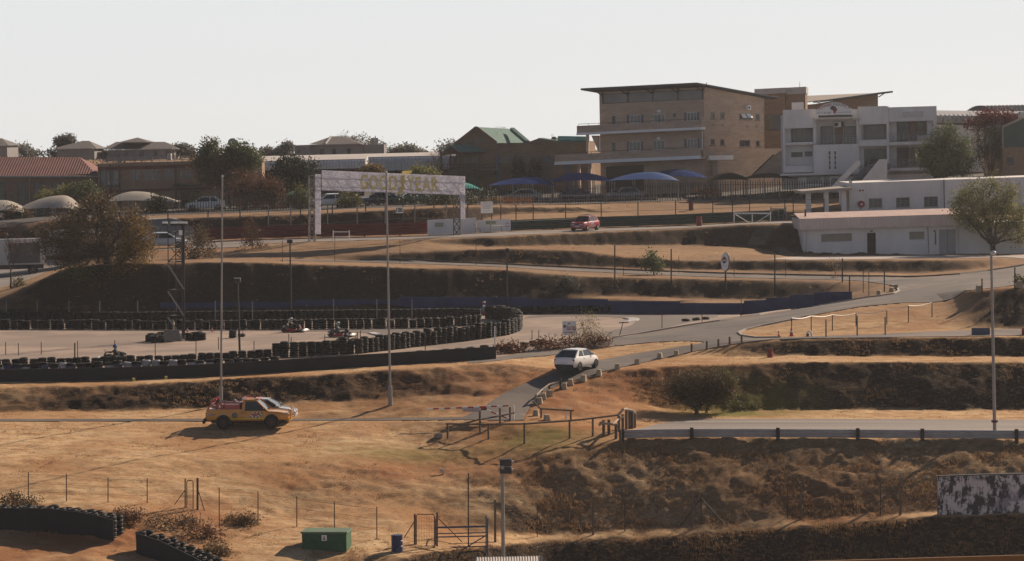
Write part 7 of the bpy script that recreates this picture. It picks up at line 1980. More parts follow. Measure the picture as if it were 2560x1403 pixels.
# rope fence over the side road bank
T = [post(x, y0, y1, .035, RUST, 'rusty post carrying the pale rope over the side road bank', 'posts of the rope fence') for x, y0, y1 in ((1979,795,842),(2028,790,836),(2081,787,826),(2140,783,815),(2217,776,812),(2271,764,806),(2330,756,793))]
mb = MB()
for (b0, t0), (b1, t1) in zip(T[:-1], T[1:]):
    pts = [t0.lerp(t1, i / 8) - Vector((0, 0, .10 * math.sin(math.pi * i / 8))) for i in range(9)]; mb.path(pts, .022, 5)
o = mb.build('rope', M['frame_white']); tag(o, 'pale sagging rope along the top of the side road fence', 'rope')
for x, y0, y1 in ((2065,800,843),(2143,790,840),(2213,792,838)):
    post(x, y0, y1, .05, GREYP, 'grey post at the foot of the side road bank', 'grey posts by the side road')
# wooden bollards
for x, y in ((1729,880),(1767,874),(1796,869),(1824,863),(1854,858)):
    post(x, y - 21, y, .07, WOOD, 'short wooden bollard on the grass edge where the roads part', 'short wooden bollards', name='wooden_bollard', cat='bollard')
# pole fences
def pole_fence(label, P_, rails, r=.06, wm=WOOD, rm=WOOD, name='pole_fence'):
    b = [G(x, y1) for x, y0, y1 in P_]
    root = thing(name, label, 'fence', b[0]); T = []
    for (x, y0, y1), q in zip(P_, b):
        t = P3(x, y0, q.y); T.append((q, t)); mb = MB(); mb.tube(q - Vector((0, 0, .2)), t, r, r, 8); mb.build('post', wm, root)
    for pts in rails:
        ds = [min(T, key=lambda k: abs((k[0].x / k[0].y) - ray(x, y).x))[0].y for x, y in pts]
        for (p, dp), (q, dq) in zip(list(zip(pts, ds))[:-1], list(zip(pts, ds))[1:]):
            mb = MB(); mb.tube(P3(*p, dp - .08), P3(*q, dq - .08), r * .85, r * .8, 8); mb.build('rail', rm, root)
pole_fence('brown pole fence running across the grass gully in front of the boom gate', [(1119,1058,1094),(1221,1058,1096),(1311,1057,1110),(1424,1050,1098),(1482,1045,1091)], [[(1114,1060),(1221,1061),(1311,1060),(1424,1052),(1482,1046),(1545,1038)]])
pole_fence('short brown pole fence slanting up to the boom gate', [(1200,1028,1079),(1250,1020,1060),(1275,1018,1053)], [[(1114,1070),(1199,1049),(1250,1040),(1286,1032)]])
pole_fence('pale sunlit log rail along the inside of the road bend', [(1401,946,975),(1373,960,982),(1355,973,993),(1340,987,1008)], [[(1397,955),(1373,961),(1355,974),(1341,988),(1338,1006)]], .065, DARKP, WOODL, 'log_rail')
pole_fence('dark pole rail at the bottom of the road bend', [(1353,1022,1046),(1427,1026,1050)], [[(1331,1003),(1352,1022),(1435,1027)]], .06, WOOD, WOOD, 'log_rail')
post(1415, 1017, 1049, .045, M['white_clean'], 'thin white post between the pole rail and the big field', None, name='white_post')
LG = [(1509,1050,1089),(1522,1049,1086),(1540,1060,1096),(1551,1074,1103),(1547,1040,1080),(1557,1036,1078),(1566,1026,1074),(1574,1028,1072),(1581,1030,1072),(1587,1031,1070)]
pole_fence('cluster of thick sunlit log posts and rails at the start of the crash rail', LG, [[(1497,1064),(1510,1052)],[(1500,1057),(1540,1062)],[(1532,1062),(1545,1048),(1559,1042)],[(1545,1038),(1558,1024),(1568,1022)],[(1566,1024),(1580,1026),(1587,1034)]], .085, WOOD, WOODL, 'log_cluster')
def boom():
    D = G(1205, 1050).y; f = Face(1205, 1050, D, 0, 0)
    RW = mat('boom_red', (.40, .05, .04), .5)
    root = thing('boom_gate', 'red and white boom gate across the foot of the service road', 'boom gate', f.q(1202, 1050))
    for n_, xs, y in (('boom', [1068 + 14.5 * i for i in range(15)], 1023),):
        for i, (a, b) in enumerate(zip(xs[:-1], xs[1:])):
            mb = MB(); k = lambda x: 1023 - (x - 1068) * .042
            mb.beam(f.q(a, k(a)), f.q(b, k(b)), .06, .085); mb.build('boom_segment', RW if i % 2 else M['white_clean'], root)
    for i in range(5):
        mb = MB(); a, b = i / 5, (i + 1) / 5; p, q = f.q(1215, 1024, .05), f.q(1279, 1050, .05); mb.beam(p.lerp(q, a), p.lerp(q, b), .06, .08); mb.build('lower_boom_segment', RW if i % 2 else M['white_clean'], root)
    mb = MB(); f.poly(mb, [(1155,1021),(1200,1019),(1198,1030),(1157,1029)], .05, .07); p_ = mb.build('warning_panel', mat('boom_panel', (.5, .46, .44), .6), root)
    mb = MB()
    for x in (1160, 1170, 1180, 1190): mb.beam(f.q(x, 1021, .08), f.q(x + 5, 1029, .08), .04, .012)
    mb.build('panel_stripe', RW, p_)
    mb = MB(); f.pb(mb, 1201, 1017, 1217, 1021, -.05, .12); mb.build('counterweight', RW, root); mb = MB(); f.pb(mb, 1202, 1021.5, 1217, 1025, -.05, .12); mb.build('pivot_box', M['dark_steel'], root)
    mb = MB(); mb.tube(f.q(1200, 1026, -.02), f.q(1200, 1056, -.02), .07, .07, 8); mb.build('pivot_post', WOOD, root)
    mb = MB(); mb.tube(f.q(1284, 1012, 0), f.q(1284.5, 1052, 0), .04, .04, 8); mb.build('rest_post', M['white_clean'], root)
boom()
armco('crash_rail', 'pale grey ribbed crash rail with dark posts along the paved track', [(1556,157.35),(1729,157.6),(1878,157.7),(2210,157.7),(2400,157.7),(3100,157.7)], .50, mat('galvanised_rail', (.36, .35, .36), .5, .3, 1.5, .2), .03, 3, 3.55, DARKP, 'crash rail', .60, .19, -.16)
# fences by the pit road and the buildings
def tall_fence(label, xs, tops, D, m, rails, r=.05, rm=None, name='mesh_fence', dz=None):
    root = None; T = []
    for i, x in enumerate(xs):
        d = D[0] + (D[1] - D[0]) * (x - xs[0]) / (xs[-1] - xs[0])
        b = GD(x, d); y0 = tops[0] + (tops[1] - tops[0]) * (x - xs[0]) / (xs[-1] - xs[0]); t = P3(x, y0, d)
        root = root or thing(name, label, 'fence', b); T.append((b, t))
        mb = MB(); mb.tube(b - Vector((0, 0, .2)), t, r, r, 7); mb.build('post', m, root)
    for k in rails:
        mb = MB()
        for (b0, t0), (b1, t1) in zip(T[:-1], T[1:]): mb.tube(b0.lerp(t0, k), b1.lerp(t1, k), .014, .014, 4, False)
        mb.build('rail', rm or m, root)
    return root
tall_fence('tall dark post and wire fence between lawn and green crash barrier', [1252,1290,1333,1414,1503,1595,1689,1782,1831,1874,1962,1983,2060], (512, 496), (268.5, 282.5), DARKP, (.35, .62, .95))
tall_fence('thin grey post fence on the upper edge of the lawn', [1250,1297,1376,1422,1470,1515,1560,1605,1650,1697,1745,1790,1845,1900,1950], (492, 475), (289, 303), GREYP, (.5, .95), .03)
tall_fence('grey concrete post fence behind the red crash barrier', [671,727,775,819,893,963,1037,1116,1170], (514, 504), (269, 268.2), GREYP, (.4, .7, .96), .06)
tall_fence('black post fence on top of the bank behind the gantry', [330,420,520,600,671,751,831,914,1007,1085,1169], (536, 496), (272.5, 271.3), DARKP, (.5, .95), .06)
def palisade(label, x0, x1, D0, D1, h, m):
    mb, n = MB(), 0
    a, b = GD(x0, D0), GD(x1, D1); L = (b - a).length; root = thing('palisade_fence', label, 'fence', a)
    k = int(L / .28)
    for i in range(k + 1):
        p = a.lerp(b, i / k); z = gz(p.x, p.y); mb.b2((p.x - .035, p.y - .012, z + .05), (p.x + .035, p.y + .012, z + h + (.05 if i % 2 else 0)))
    mb.build('pales', m, root)
    mb = MB()
    for zz in (.35, h - .3):
        for i in range(20):
            p, q = a.lerp(b, i / 20), a.lerp(b, (i + 1) / 20); mb.beam((p.x, p.y + .03, gz(p.x, p.y) + zz), (q.x, q.y + .03, gz(q.x, q.y) + zz), .04)
    mb.build('rail', m, root)
palisade('dark steel palisade fence in front of the teal clubhouse and blue canopies', 1165, 1700, 294, 301, 1.9, DARKP)
palisade('dark steel palisade fence before the black canopies and white offices', 1702, 2110, 302.5, 306.5, 1.9, DARKP)
palisade('dark steel palisade fence in front of the two storey brick building', 440, 770, 288, 288, 1.7, DARKP)
palisade('dark steel palisade fence above the white block at right', 2140, 2640, 291, 291, 2.2, DARKP)
def bar_gate(label, x0, x1, y0, y1, D, m, brace=True):
    f = Face(x0, y1, D, 0, .01); root = thing('bar_gate', label, 'gate', f.q(x0, y1))
    for x in (x0, x1):
        mb = MB(); mb.tube(f.q(x, y0 - 4), f.q(x, y1 + 2), .05); mb.build('post', m, root)
    for y in (y0, (y0 + y1) / 2 if not brace else y0 + 1.5):
        mb = MB(); mb.tube(f.q(x0, y), f.q(x1, y), .04); mb.build('bar', m, root)
    if brace:
        xm = (x0 + x1) / 2
        for xa, xb in ((x0 + 3, xm - 8), (x1 - 3, xm + 10)):
            mb = MB(); mb.tube(f.q(xa, y0 + 3), f.q(xb, y1), .04); mb.build('brace', m, root)
        mb = MB(); mb.tube(f.q(xm, y0), f.q(xm, y1 + 1), .045); mb.build('centre_post', m, root)
bar_gate('white pipe gate frame with slanting stays at the end of the green barrier', 1835, 1926, 533, 557, 277, M['frame_white'])
bar_gate('small white two bar frame beside the gantry foot', 833, 873, 580, 606, 260.5, M['frame_white'], False)
bar_gate('grey pipe gate near the carport', 1927, 1965, 522, 556, 279, GREYP)
# concrete stairs down the pit road bank
def bank_steps(label, pa, pb, n, w_, m):
    root = thing('bank_steps', label, 'steps', G(*pb)); a, b = G(*pa), G(*pb); a = Vector((a.x, a.y, gz(a.x, a.y)))
    for i in range(n):
        t = (i + .5) / n; p = a.lerp(b, t)
        mb = MB(); mb.b2((p.x - w_ / 2, p.y - .22, p.z - .3), (p.x + w_ / 2, p.y + .22, p.z + .12)); mb.build('step', m, root)
bank_steps('worn concrete steps down the dark bank below the white pipe gate', (1912,566), (1890,612), 9, 1.6, mat('old_concrete', (.10, .09, .08), .9, .4, 3))
bank_steps('broken concrete steps in the mound left of the long white store', (1946,621), (1972,641), 6, 1.2, mat('old_concrete', (.10, .09, .08), .9, .4, 3))
# tyre walls with black belting in the hollow at bottom left
def near_belts():
    BELT = MATS['conveyor_belt']
    def run(label, pts, h, rows_, off):
        P = [GD(x, D) for x, D in pts]; root = thing('belted_tyre_wall', label, 'wall', P[0])
        mb, Q = strip(pts, h, None, .06, -.15); mb.build('belting', BELT, root)
        L = 0; group = 'tyres on top of ' + label[:30]
        Q2 = []
        for a, b in zip(Q[:-1], Q[1:]):
            n = max(1, int((b - a).length / .5))
            Q2 += [a.lerp(b, i / n) for i in range(n)]
        for i, q in enumerate(Q2):
            for r_ in range(rows_):
                o = bpy.data.objects.new('tyre_stack', rnd.choice(ST[6])); col.objects.link(o)
                a_, b_ = Q2[max(0, i - 1)], Q2[min(len(Q2) - 1, i + 1)]; t = (b_ - a_).normalized(); n_ = Vector((-t.y, t.x, 0))
                if n_.y < 0: n_ = -n_
                p = q + n_ * (.38 + .55 * r_) + t * rnd.uniform(-.05, .05)
                o.location = (p.x, p.y, q.z - .05 + rnd.uniform(-.03, .03)); o.rotation_euler = (rnd.uniform(-.06, .06), rnd.uniform(-.06, .06), rnd.uniform(0, 6)); o.scale = (.9, .9, h / 1.05)
                tag(o, 'stacked tyres behind the ' + label, 'tyre stack', group)
    run('black belted wall in the hollow at the left edge', [(-70,140.6),(0,140.5),(120,140.2),(200,139.6),(245,139.1),(285,138.5)], 1.12, 2, 1)
    run('black belted wall running to the bottom edge', [(342,137.0),(400,136.2),(460,135.0),(520,133.5),(570,132)], 1.0, 2, -1)
near_belts()
# ---------------------------------------------------------------- trees, shrubs and grass
def fast_mesh(name, V, Q, m, smooth=False):
    """V (n,3), Q (k,3 or 4) straight into a mesh"""
    me = bpy.data.meshes.new(name); k = Q.shape[1]
    me.vertices.add(len(V)); me.vertices.foreach_set('co', np.ascontiguousarray(V, np.float32).ravel())
    me.loops.add(Q.size); me.loops.foreach_set('vertex_index', np.ascontiguousarray(Q, np.int32).ravel())
    me.polygons.add(len(Q)); me.polygons.foreach_set('loop_start', np.arange(len(Q), dtype=np.int32) * k); me.polygons.foreach_set('loop_total', np.full(len(Q), k, np.int32))
    me.update(calc_edges=True); me.materials.append(m)
    if smooth: me.polygons.foreach_set('use_smooth', np.ones(len(Q), bool))
    o = bpy.data.objects.new(name, me); col.objects.link(o); return o
def leaves(centres, per, spread, size, asp=.5, droop=.0):
    """clusters of small pointed leaf faces round every centre"""
    C = np.repeat(np.asarray(centres), per, 0); n = len(C)
    P = C + rng.normal(0, 1, (n, 3)) * spread
    a = rng.normal(0, 1, (n, 3)); a[:, 2] -= droop; a /= np.linalg.norm(a, axis=1)[:, None]
    b = np.cross(a, rng.normal(0, 1, (n, 3))); b /= np.linalg.norm(b, axis=1)[:, None] + 1e-9
    s_ = size * rng.uniform(.6, 1.4, (n, 1))
    V = np.stack([P - a * s_, P + b * s_ * asp, P + a * s_, P - b * s_ * asp], 1).reshape(-1, 3)
    return V, np.arange(n * 4).reshape(-1, 4)
BARK = mat('bark', (.055, .042, .034), .9, .4, 4); BARKP = mat('pale_bark', (.12, .095, .08), .9, .4, 4)
def limb(mb, p, q, r0, r1, bend=.12, n=4):
    pts = [p]; L = (q - p).length
    for i in range(1, n):
        t = i / n; c = p.lerp(q, t) + Vector((rnd.gauss(0, 1), rnd.gauss(0, 1), rnd.uniform(0, .8))) * L * bend * math.sin(math.pi * t) * .6; pts.append(c)
    pts.append(q)
    for i in range(n): mb.tube(pts[i], pts[i + 1], r0 + (r1 - r0) * i / n, r0 + (r1 - r0) * (i + 1) / n, 6, False)
    return pts
def tree(name, label, x, y, blobs, lm, D=None, n=130, per=26, size=.10, spread=.26, r=.16, bm=None, twigs=10, cat='tree', fork=.35, shell=.55, depth=1.0, group=None, stems=1, asp=.5, droop=0):
    """blobs: photo circles (x, y, rx[, ry]) of the crown; the trunk stands at photo pixel (x, y)"""
    b = GD(x, D) if D else G(x, y); D = b.y; k = D / FPX; n = int(n * 1.25); size *= 1.12
    root = thing(name, label, cat, b, group)
    B = []
    for q in blobs:
        c = P3(q[0], q[1], D + rnd.uniform(-.5, .5) * q[2] * k * depth); B.append((c, q[2] * k, (q[3] if len(q) > 3 else q[2]) * k))
    tot = sum(w_ * h * w_ for _, w_, h in B)
    mb = MB(); cs = []
    mid = sum((c for c, _, _ in B), Vector()) / len(B)
    heads = []
    for s_ in range(stems):
        bb = b + Vector((rnd.uniform(-1, 1), rnd.uniform(-1, 1), 0)) * (0 if stems == 1 else r * 1.6)
        fk = b.lerp(mid, fork) + Vector((rnd.gauss(0, .15), rnd.gauss(0, .15), 0)) * (1 if stems == 1 else 2.2); fk.x = b.x * .6 + fk.x * .4
        limb(mb, bb - Vector((0, 0, .2)), fk, r / math.sqrt(stems), r * .75 / math.sqrt(stems), .08); heads.append(fk)
    for i, (c, w_, h) in enumerate(B):
        fk = heads[i % len(heads)]
        pts = limb(mb, fk, c, r * .5, r * .16)
        for j in range(twigs):
            u = Vector((rnd.gauss(0, 1), rnd.gauss(0, 1), rnd.gauss(.2, 1))); u.normalize(); u = Vector((u.x * w_, u.y * w_ * depth, u.z * h)) * rnd.uniform(.6, .98)
            limb(mb, pts[rnd.randint(1, len(pts) - 1)], c + u, r * .13, r * .03, .1, 3)
        m_ = max(4, int(n * w_ * w_ * h / tot))
        d = rng.normal(0, 1, (m_, 3)); d /= np.linalg.norm(d, axis=1)[:, None]
        rad = shell + (1 - shell) * rng.uniform(0, 1, (m_, 1)) ** .6
        d = d * rad * rng.uniform(.8, 1.08, (m_, 1)) * np.array([w_, w_ * depth, h]); cs.append(d + np.array(c))
    mb.build('trunk', bm or BARK, root, smooth=50)
    if per:
        V, Q = leaves(np.concatenate(cs), per, spread, size, asp, droop)
        o = fast_mesh('crown', V - np.array(b), Q, lm); o.parent = root
    return root
L_OLIVE = leafmat('leaf_olive', (.13, .12, .04), (.075, .08, .03)); L_GREEN = leafmat('leaf_green', (.11, .135, .06), (.075, .10, .045), .4); L_DARK = leafmat('leaf_dark_green', (.035, .05, .03), (.024, .036, .022), .25)
L_RUST = leafmat('leaf_rust', (.15, .065, .035), (.09, .045, .03)); L_BROWN = leafmat('leaf_brown', (.13, .085, .045), (.075, .062, .038), .4); L_GOLD = leafmat('leaf_gold', (.24, .14, .03), (.13, .09, .03)); L_RED = leafmat('leaf_red', (.17, .025, .025), (.09, .03, .025)); L_GREY = leafmat('leaf_grey', (.13, .13, .10), (.085, .085, .065)); L_HAZED = leafmat('leaf_hazed', (.21, .21, .19), (.15, .155, .14), .45); L_STRAW = leafmat('leaf_straw', (.30, .19, .10), (.2, .11, .06), .4); L_YG = leafmat('leaf_yellow_green', (.22, .21, .065), (.13, .14, .05), .45)  # skyline leaves are paled: distance haze put into their colour
# the big round tree on the bank
BT = [(170,570,60,48),(235,545,70,50),(310,560,62,50),(355,600,45,40),(130,615,48,36),(200,620,75,45),(280,625,72,48),(250,510,50,28),(160,650,42,26),(330,640,40,32),(110,590,30,30)]
tree('broad_tree', 'big round olive brown tree on the bank in front of the left car park', 268, 712, BT, L_BROWN, 238.6, 460, 26, .10, .34, .30, twigs=16, fork=.30, shell=.35)
tree('broad_tree', 'yellowing olive tree growing through the right flank of the big round tree', 300, 700, [(345,585,42,50),(325,650,46,44),(370,615,30,34),(300,690,40,24)], L_GOLD, 237.5, 110, 24, .09, .30, .12, fork=.4)
tree('undergrowth_bush', 'olive green bush under the big round tree on the dark bank', 210, 705, [(195,690,50,20),(255,700,45,22)], L_OLIVE, 238, 70, 22, .09, .28, .05, twigs=5, cat='bush')
tree('undergrowth_bush', 'yellow brown bush low on the dark bank below the big tree', 240, 735, [(240,722,22,16)], L_GOLD, 236.4, 22, 20, .09, .22, .04, twigs=4, cat='bush')
tree('undergrowth_bush', 'small dull green bush at the far left foot of the dark bank', 75, 772, [(75,757,26,12)], L_OLIVE, 234.5, 22, 20, .09, .22, .04, twigs=4, cat='bush')
tree('rust_tree', 'brown leaved small tree behind the floodlight tower', 482, 655, [(495,590,30,28),(510,625,26,30),(470,630,24,26),(490,660,22,26)], L_BROWN, 250, 90, 22, .09, .28, .10)
tree('red_sapling', 'slender red leaved sapling in front of the red crash barrier', 630, 648, [(630,580,28,30),(615,605,20,20),(648,605,18,24),(628,555,14,14)], L_RUST, 257.5, 60, 18, .08, .22, .06, stems=3, twigs=14, bm=BARKP)
tree('bare_sapling', 'nearly bare young tree in front of the white truck at the left edge', 28, 720, [(30,600,34,36),(12,580,20,20),(50,615,20,22)], L_RUST, 243, 16, 8, .08, .25, .08, twigs=26)
tree('undergrowth_bush', 'small green bush at the foot of the bare young tree', 38, 722, [(42,712,18,14)], L_OLIVE, 243, 20, 20, .08, .2, .04, cat='bush')
# trees by the buildings on the left
tree('dark_tree', 'tall dark green and brown tree with two tops hiding the two storey house', 560, 520, [(525,375,26,24),(515,410,40,28),(560,405,45,32),(600,390,38,26),(630,405,26,22),(540,440,50,28),(600,430,40,28)], L_BROWN, 300, 400, 24, .12, .34, .22)
tree('dark_tree', 'dark green crown growing against the top of the brown two storey tree', 575, 520, [(530,362,20,16),(595,378,34,20),(625,395,28,22),(520,395,30,20)], L_GREEN, 299, 120, 24, .12, .3, .14)
tree('rust_tree', 'rusty leaved tree below the tall dark tree by the palisade', 615, 530, [(600,460,36,36),(640,465,38,34),(620,500,38,30),(655,490,26,30)], L_RUST, 295, 190, 22, .10, .3, .14)
tree('rust_tree', 'rusty brown tree left of the teal canopy', 682, 530, [(680,470,28,28),(670,495,26,28),(700,495,20,28)], L_RUST, 294, 100, 22, .10, .28, .11)
tree('dark_tree', 'dense dark green tree with leaning tops behind the gantry tower', 727, 520, [(727,415,40,26),(705,440,36,30),(740,450,44,36),(775,425,20,28),(715,480,46,34),(752,480,36,32)], L_DARK, 305, 430, 26, .12, .32, .2)
for x, y, bl, lm, D, lab in ((750,525,[(748,490,24,26),(758,510,22,16)],L_OLIVE,290,'olive green shrub tree hiding part of the gantry tower'),(880,530,[(872,500,24,26),(890,515,20,18),(862,520,16,14)],L_OLIVE,290,'olive shrub tree under the left half of the gantry banner'),
  (1105,535,[(1105,505,24,28),(1090,520,18,18),(1125,520,18,18)],L_OLIVE,287,'olive shrub tree under the right end of the gantry banner'),(932,440,[(925,426,20,9),(945,428,14,8)],L_GOLD,318,'orange leaved treetop above the left part of the gantry banner'),
  (1062,445,[(1045,428,26,10),(1075,432,22,9)],L_YG,318,'yellow green treetop above the right part of the gantry banner'),(990,530,[(960,505,36,16),(1010,505,40,16),(1050,508,26,14)],L_DARK,296,'dark hedge shrub in the shade beneath the banner'),
  (150,500,[(120,488,30,14),(170,482,36,16)],L_YG,308,'yellow green bushes in front of the red roofed hall'),(225,500,[(215,478,24,26),(235,490,18,18)],L_GREEN,305,'dark green shrub at the right end of the red roofed hall'),
  (495,520,[(500,505,14,14),(480,515,12,8)],L_YG,298,'small yellow green shrub at the house entrance'),(400,525,[(398,510,16,22),(380,520,16,14)],L_OLIVE,293,'olive shrub beside the white posts of the third beige canopy'),
  (40,545,[(30,535,24,14),(60,540,22,10)],L_BROWN,297,'brown shrub under the beige canopies at the left edge')):
    tree('shrub_tree', lab, x, y, bl, lm, D, 70, 22, .11, .28, .08, twigs=6, cat='shrub')
for x, D in ((1289, 331), (1302, 331.2), (1331, 330.5), (1344, 330.2)):
    tree('cypress_shrub', 'dark narrow conical shrub against the clubhouse wall', x, 0, [(x,432,9,14),(x,418,6,12),(x,405,3,9)], L_DARK, D, 60, 20, .09, .12, .07, twigs=3, cat='shrub', group='conical shrubs by the clubhouse')
tree('bare_tree', 'bare branching tree left of the clubhouse balcony', 1093, 480, [(1085,400,26,30),(1070,415,18,22),(1105,385,18,18)], L_BROWN, 326, 10, 6, .1, .3, .14, twigs=30)
tree('dark_tree', 'dull grey green treetop on the skyline left of the clubhouse', 1120, 440, [(1115,378,20,14),(1135,368,14,10)], L_HAZED, 345, 50, 20, .14, .4, .12)
# trees on the right
tree('willow_tree', 'full green willow like tree in front of the white offices', 2345, 470, [(2362,335,30,26),(2335,365,34,26),(2390,370,40,34),(2350,400,52,34),(2405,410,32,30),(2310,395,24,20),(2370,430,36,22)], L_GREEN, 296, 400, 24, .11, .3, .2, stems=2, droop=.5)
tree('red_tree', 'red leaved tree behind the green tree in front of the brick hall', 2478, 460, [(2470,300,34,20),(2510,295,32,18),(2440,310,26,16),(2535,300,20,14)], L_RED, 303, 130, 22, .11, .3, .16, stems=3, twigs=14)
tree('bare_tree', 'thin brown lower crown of the red tree beside the brick hall', 2470, 465, [(2470,355,44,34),(2500,370,30,34),(2445,380,24,30)], L_BROWN, 302, 120, 18, .10, .34, .12, stems=3, twigs=22)
tree('willow_tree', 'loose yellow green tree with a forked trunk in front of the long white store', 2485, 640, [(2410,495,30,26),(2440,470,26,22),(2480,460,24,26),(2520,480,32,26),(2455,510,40,26),(2505,520,38,28),(2410,535,34,24),(2455,555,44,24),(2520,565,38,26),(2550,540,30,30),(2395,515,24,22),(2560,590,26,22)], L_YG, 263.6, 420, 22, .09, .28, .22, stems=2, fork=.22, shell=.3, droop=.5)
# bushes on the banks
tree('round_bush', 'dark olive bush on the grass edge of the paved track', 1740, 1040, [(1705,965,46,36),(1755,955,48,34),(1800,960,44,36),(1735,990,52,30),(1790,990,44,26),(1680,980,28,24)], L_BROWN, 168.6, 420, 24, .055, .18, .12, stems=5, fork=.25, twigs=16, cat='bush', shell=.3)
tree('round_bush', 'greener half of the dark olive bush beside the paved track', 1765, 1040, [(1805,955,42,34),(1815,985,30,24)], L_OLIVE, 169.1, 120, 24, .055, .17, .07, stems=3, fork=.3, cat='bush')
tree('weed_bush', 'thin wispy bush with upright stems right of the dealer sign', 1462, 868, [(1450,800,14,24),(1475,805,18,26),(1490,830,20,26),(1455,835,24,28)], L_YG, 191.5, 50, 12, .05, .16, .035, stems=6, twigs=16, fork=.5, cat='bush', bm=mat('weed_stem', (.16,.085,.06), .9))
for x, y, bl, lab in ((1478,866,[(1470,855,40,14),(1510,850,26,12)],'dense brown weeds at the foot of the wispy bush'),(1390,872,[(1370,862,40,10),(1420,858,26,10)],'brown weeds round the foot of the dealer sign'),(1290,882,[(1280,872,40,10)],'brown weeds at the end of the belt wall')):
    tree('weed_clump', lab, x, y, bl, L_RUST, None, 60, 18, .07, .2, .03, stems=4, twigs=10, cat='weeds')
tree('grey_bush', 'grey green bush standing above the blue board wall', 1422, 742, [(1420,712,22,18),(1432,722,16,18),(1408,722,14,16)], L_GREY, 234.4, 70, 22, .09, .22, .06, stems=4, cat='bush', fork=.2)
tree('small_tree', 'small green tree on the verge below the upper road left of the oval sign', 1635, 690, [(1632,640,14,14),(1622,660,18,14),(1645,662,18,14)], L_GREEN, 240.5, 60, 20, .085, .22, .07)
tree('undergrowth_bush', 'green undergrowth at the foot of the bank right of the olive bush', 1850, 1015, [(1840,1014,22,6),(1885,1016,18,5)], L_OLIVE, 170.4, 34, 20, .06, .16, .03, twigs=4, cat='bush')
for x, y, bl, lab in ((1460,735,[(1450,730,50,12)],'brown scrub'),(1570,735,[(1560,722,60,14)],'wide brown scrub'),(1700,735,[(1700,722,60,14)],'low straw scrub'),(1850,738,[(1840,728,50,12)],'thin straw scrub')):
    pass
for x, y, bl, lab, lm in ((60,1262,[(30,1250,40,16),(80,1258,30,12)],'dark scrub bush behind the belted tyre wall at the left edge',L_BROWN),(430,1312,[(400,1300,40,14),(470,1305,40,18)],'dark brown scrub in the hollow below the narrow gate',L_BROWN),(515,1345,[(500,1325,34,24),(535,1345,30,24)],'dense dark scrub above the gap between the belted walls',L_RUST),(600,1312,[(590,1302,34,12),(625,1300,24,10)],'brown scrub right of the narrow gate',L_BROWN),(330,1302,[(320,1290,40,12)],'low brown scrub above the left belted wall',L_RUST),(570,1385,[(540,1380,34,18)],'dark scrub on the slope by the bottom belted wall',L_BROWN)):
    tree('scrub_bush', lab, x, y, bl, lm, None, 60, 20, .05, .15, .03, stems=5, twigs=9, cat='bush')
tree('roadside_bush', 'small spiky bush at the right edge below the leaning post', 2552, 712, [(2550,700,14,8),(2565,704,14,8)], L_OLIVE, None, 30, 18, .07, .15, .04, cat='bush')
tree('weed_bush', 'spindly half bare bush with slanting stakes left of the junction posts', 2085, 705, [(2080,665,22,16),(2090,690,18,16)], L_STRAW, 240, 16, 10, .06, .2, .04, stems=5, twigs=16, cat='bush')
# skyline trees: one by one
for x, bl, lab in ((30,[(20,380,34,14),(60,378,30,14),(90,386,20,8)],'grey green tree clump at the left end of the skyline'),(175,[(140,383,30,10),(190,384,46,10),(240,384,36,9)],'low tree clump in front of the first hilltop house'),(162,[(155,354,14,7),(172,352,14,6)],'thin bare treetop behind the first hilltop house'),(300,[(290,388,40,8),(350,388,36,7)],'low bushes before the wide hilltop house'),(455,[(452,375,16,9),(470,380,14,7)],'rounded tree right of the wide hilltop house'),
  (665,[(668,382,14,6),(700,384,20,5)],'low treetops left of the ridged hilltop house'),(880,[(865,360,26,16),(900,355,34,16),(940,368,34,14),(880,378,50,12)],'broad grey brown tree beside the hilltop chimneys'),(1000,[(985,380,22,8),(1018,378,30,10),(1050,384,18,6)],'rounded dull green trees right of the hilltop chimneys'),(715,[(718,372,12,7)],'small bare treetop on the skyline left of the flat hilltop wing')):
    b = P3(x, 395, 412)
    tree('hilltop_tree', lab, x, 0, bl, L_HAZED, 408, 90, 26, .17, .34, .12, twigs=6, group=None)
for x, h, lab in ((845, 325, 'bare upright poplar tops above the ridged hilltop house'), (862, 322, 'thin bare poplar beside the ridged hilltop house'), (905, 335, 'bare spindly tree above the broad skyline tree'), (700, 368, 'tiny bare tree on the skyline above the warehouse')):
    tree('bare_tree', lab, x, 0, [(x, h + 18, 8, 18), (x + 6, h + 22, 6, 14)], L_HAZED, 415, 4, 3, .1, .3, .07, twigs=22)
# flower bed by the black canopies
V, Q = leaves(np.array([list(GD(rnd.uniform(1740, 1800), rnd.uniform(305, 308)) + Vector((0, 0, rnd.uniform(.2, .9)))) for _ in range(160)]), 8, .15, .09)
o = fast_mesh('flower_bed', V, Q, leafmat('flower_orange', (.45, .13, .03), (.10, .12, .03))); tag(o, 'bed of orange flowers and leaves under the black canopies', 'flowers', None, 'stuff')
V, Q = leaves(np.array([list(GD(rnd.uniform(1165, 1330), rnd.uniform(295, 297)) + Vector((0, 0, rnd.uniform(.1, .6)))) for _ in range(220)]), 8, .15, .08)
o = fast_mesh('flower_bed', V, Q, MATS['flower_orange']); tag(o, 'strip of orange flowers behind the palisade by the clubhouse', 'flowers', None, 'stuff')
V, Q = leaves(np.array([list(GD(rnd.uniform(1060, 1240), rnd.uniform(283.5, 291)) + Vector((0, 0, rnd.uniform(.1, 1.3)))) for _ in range(300)]), 10, .2, .10)
o = fast_mesh('hedge_shrubs', V, Q, L_DARK); tag(o, 'dark mass of hedge shrubs between lawn and clubhouse', 'hedge', None, 'stuff')

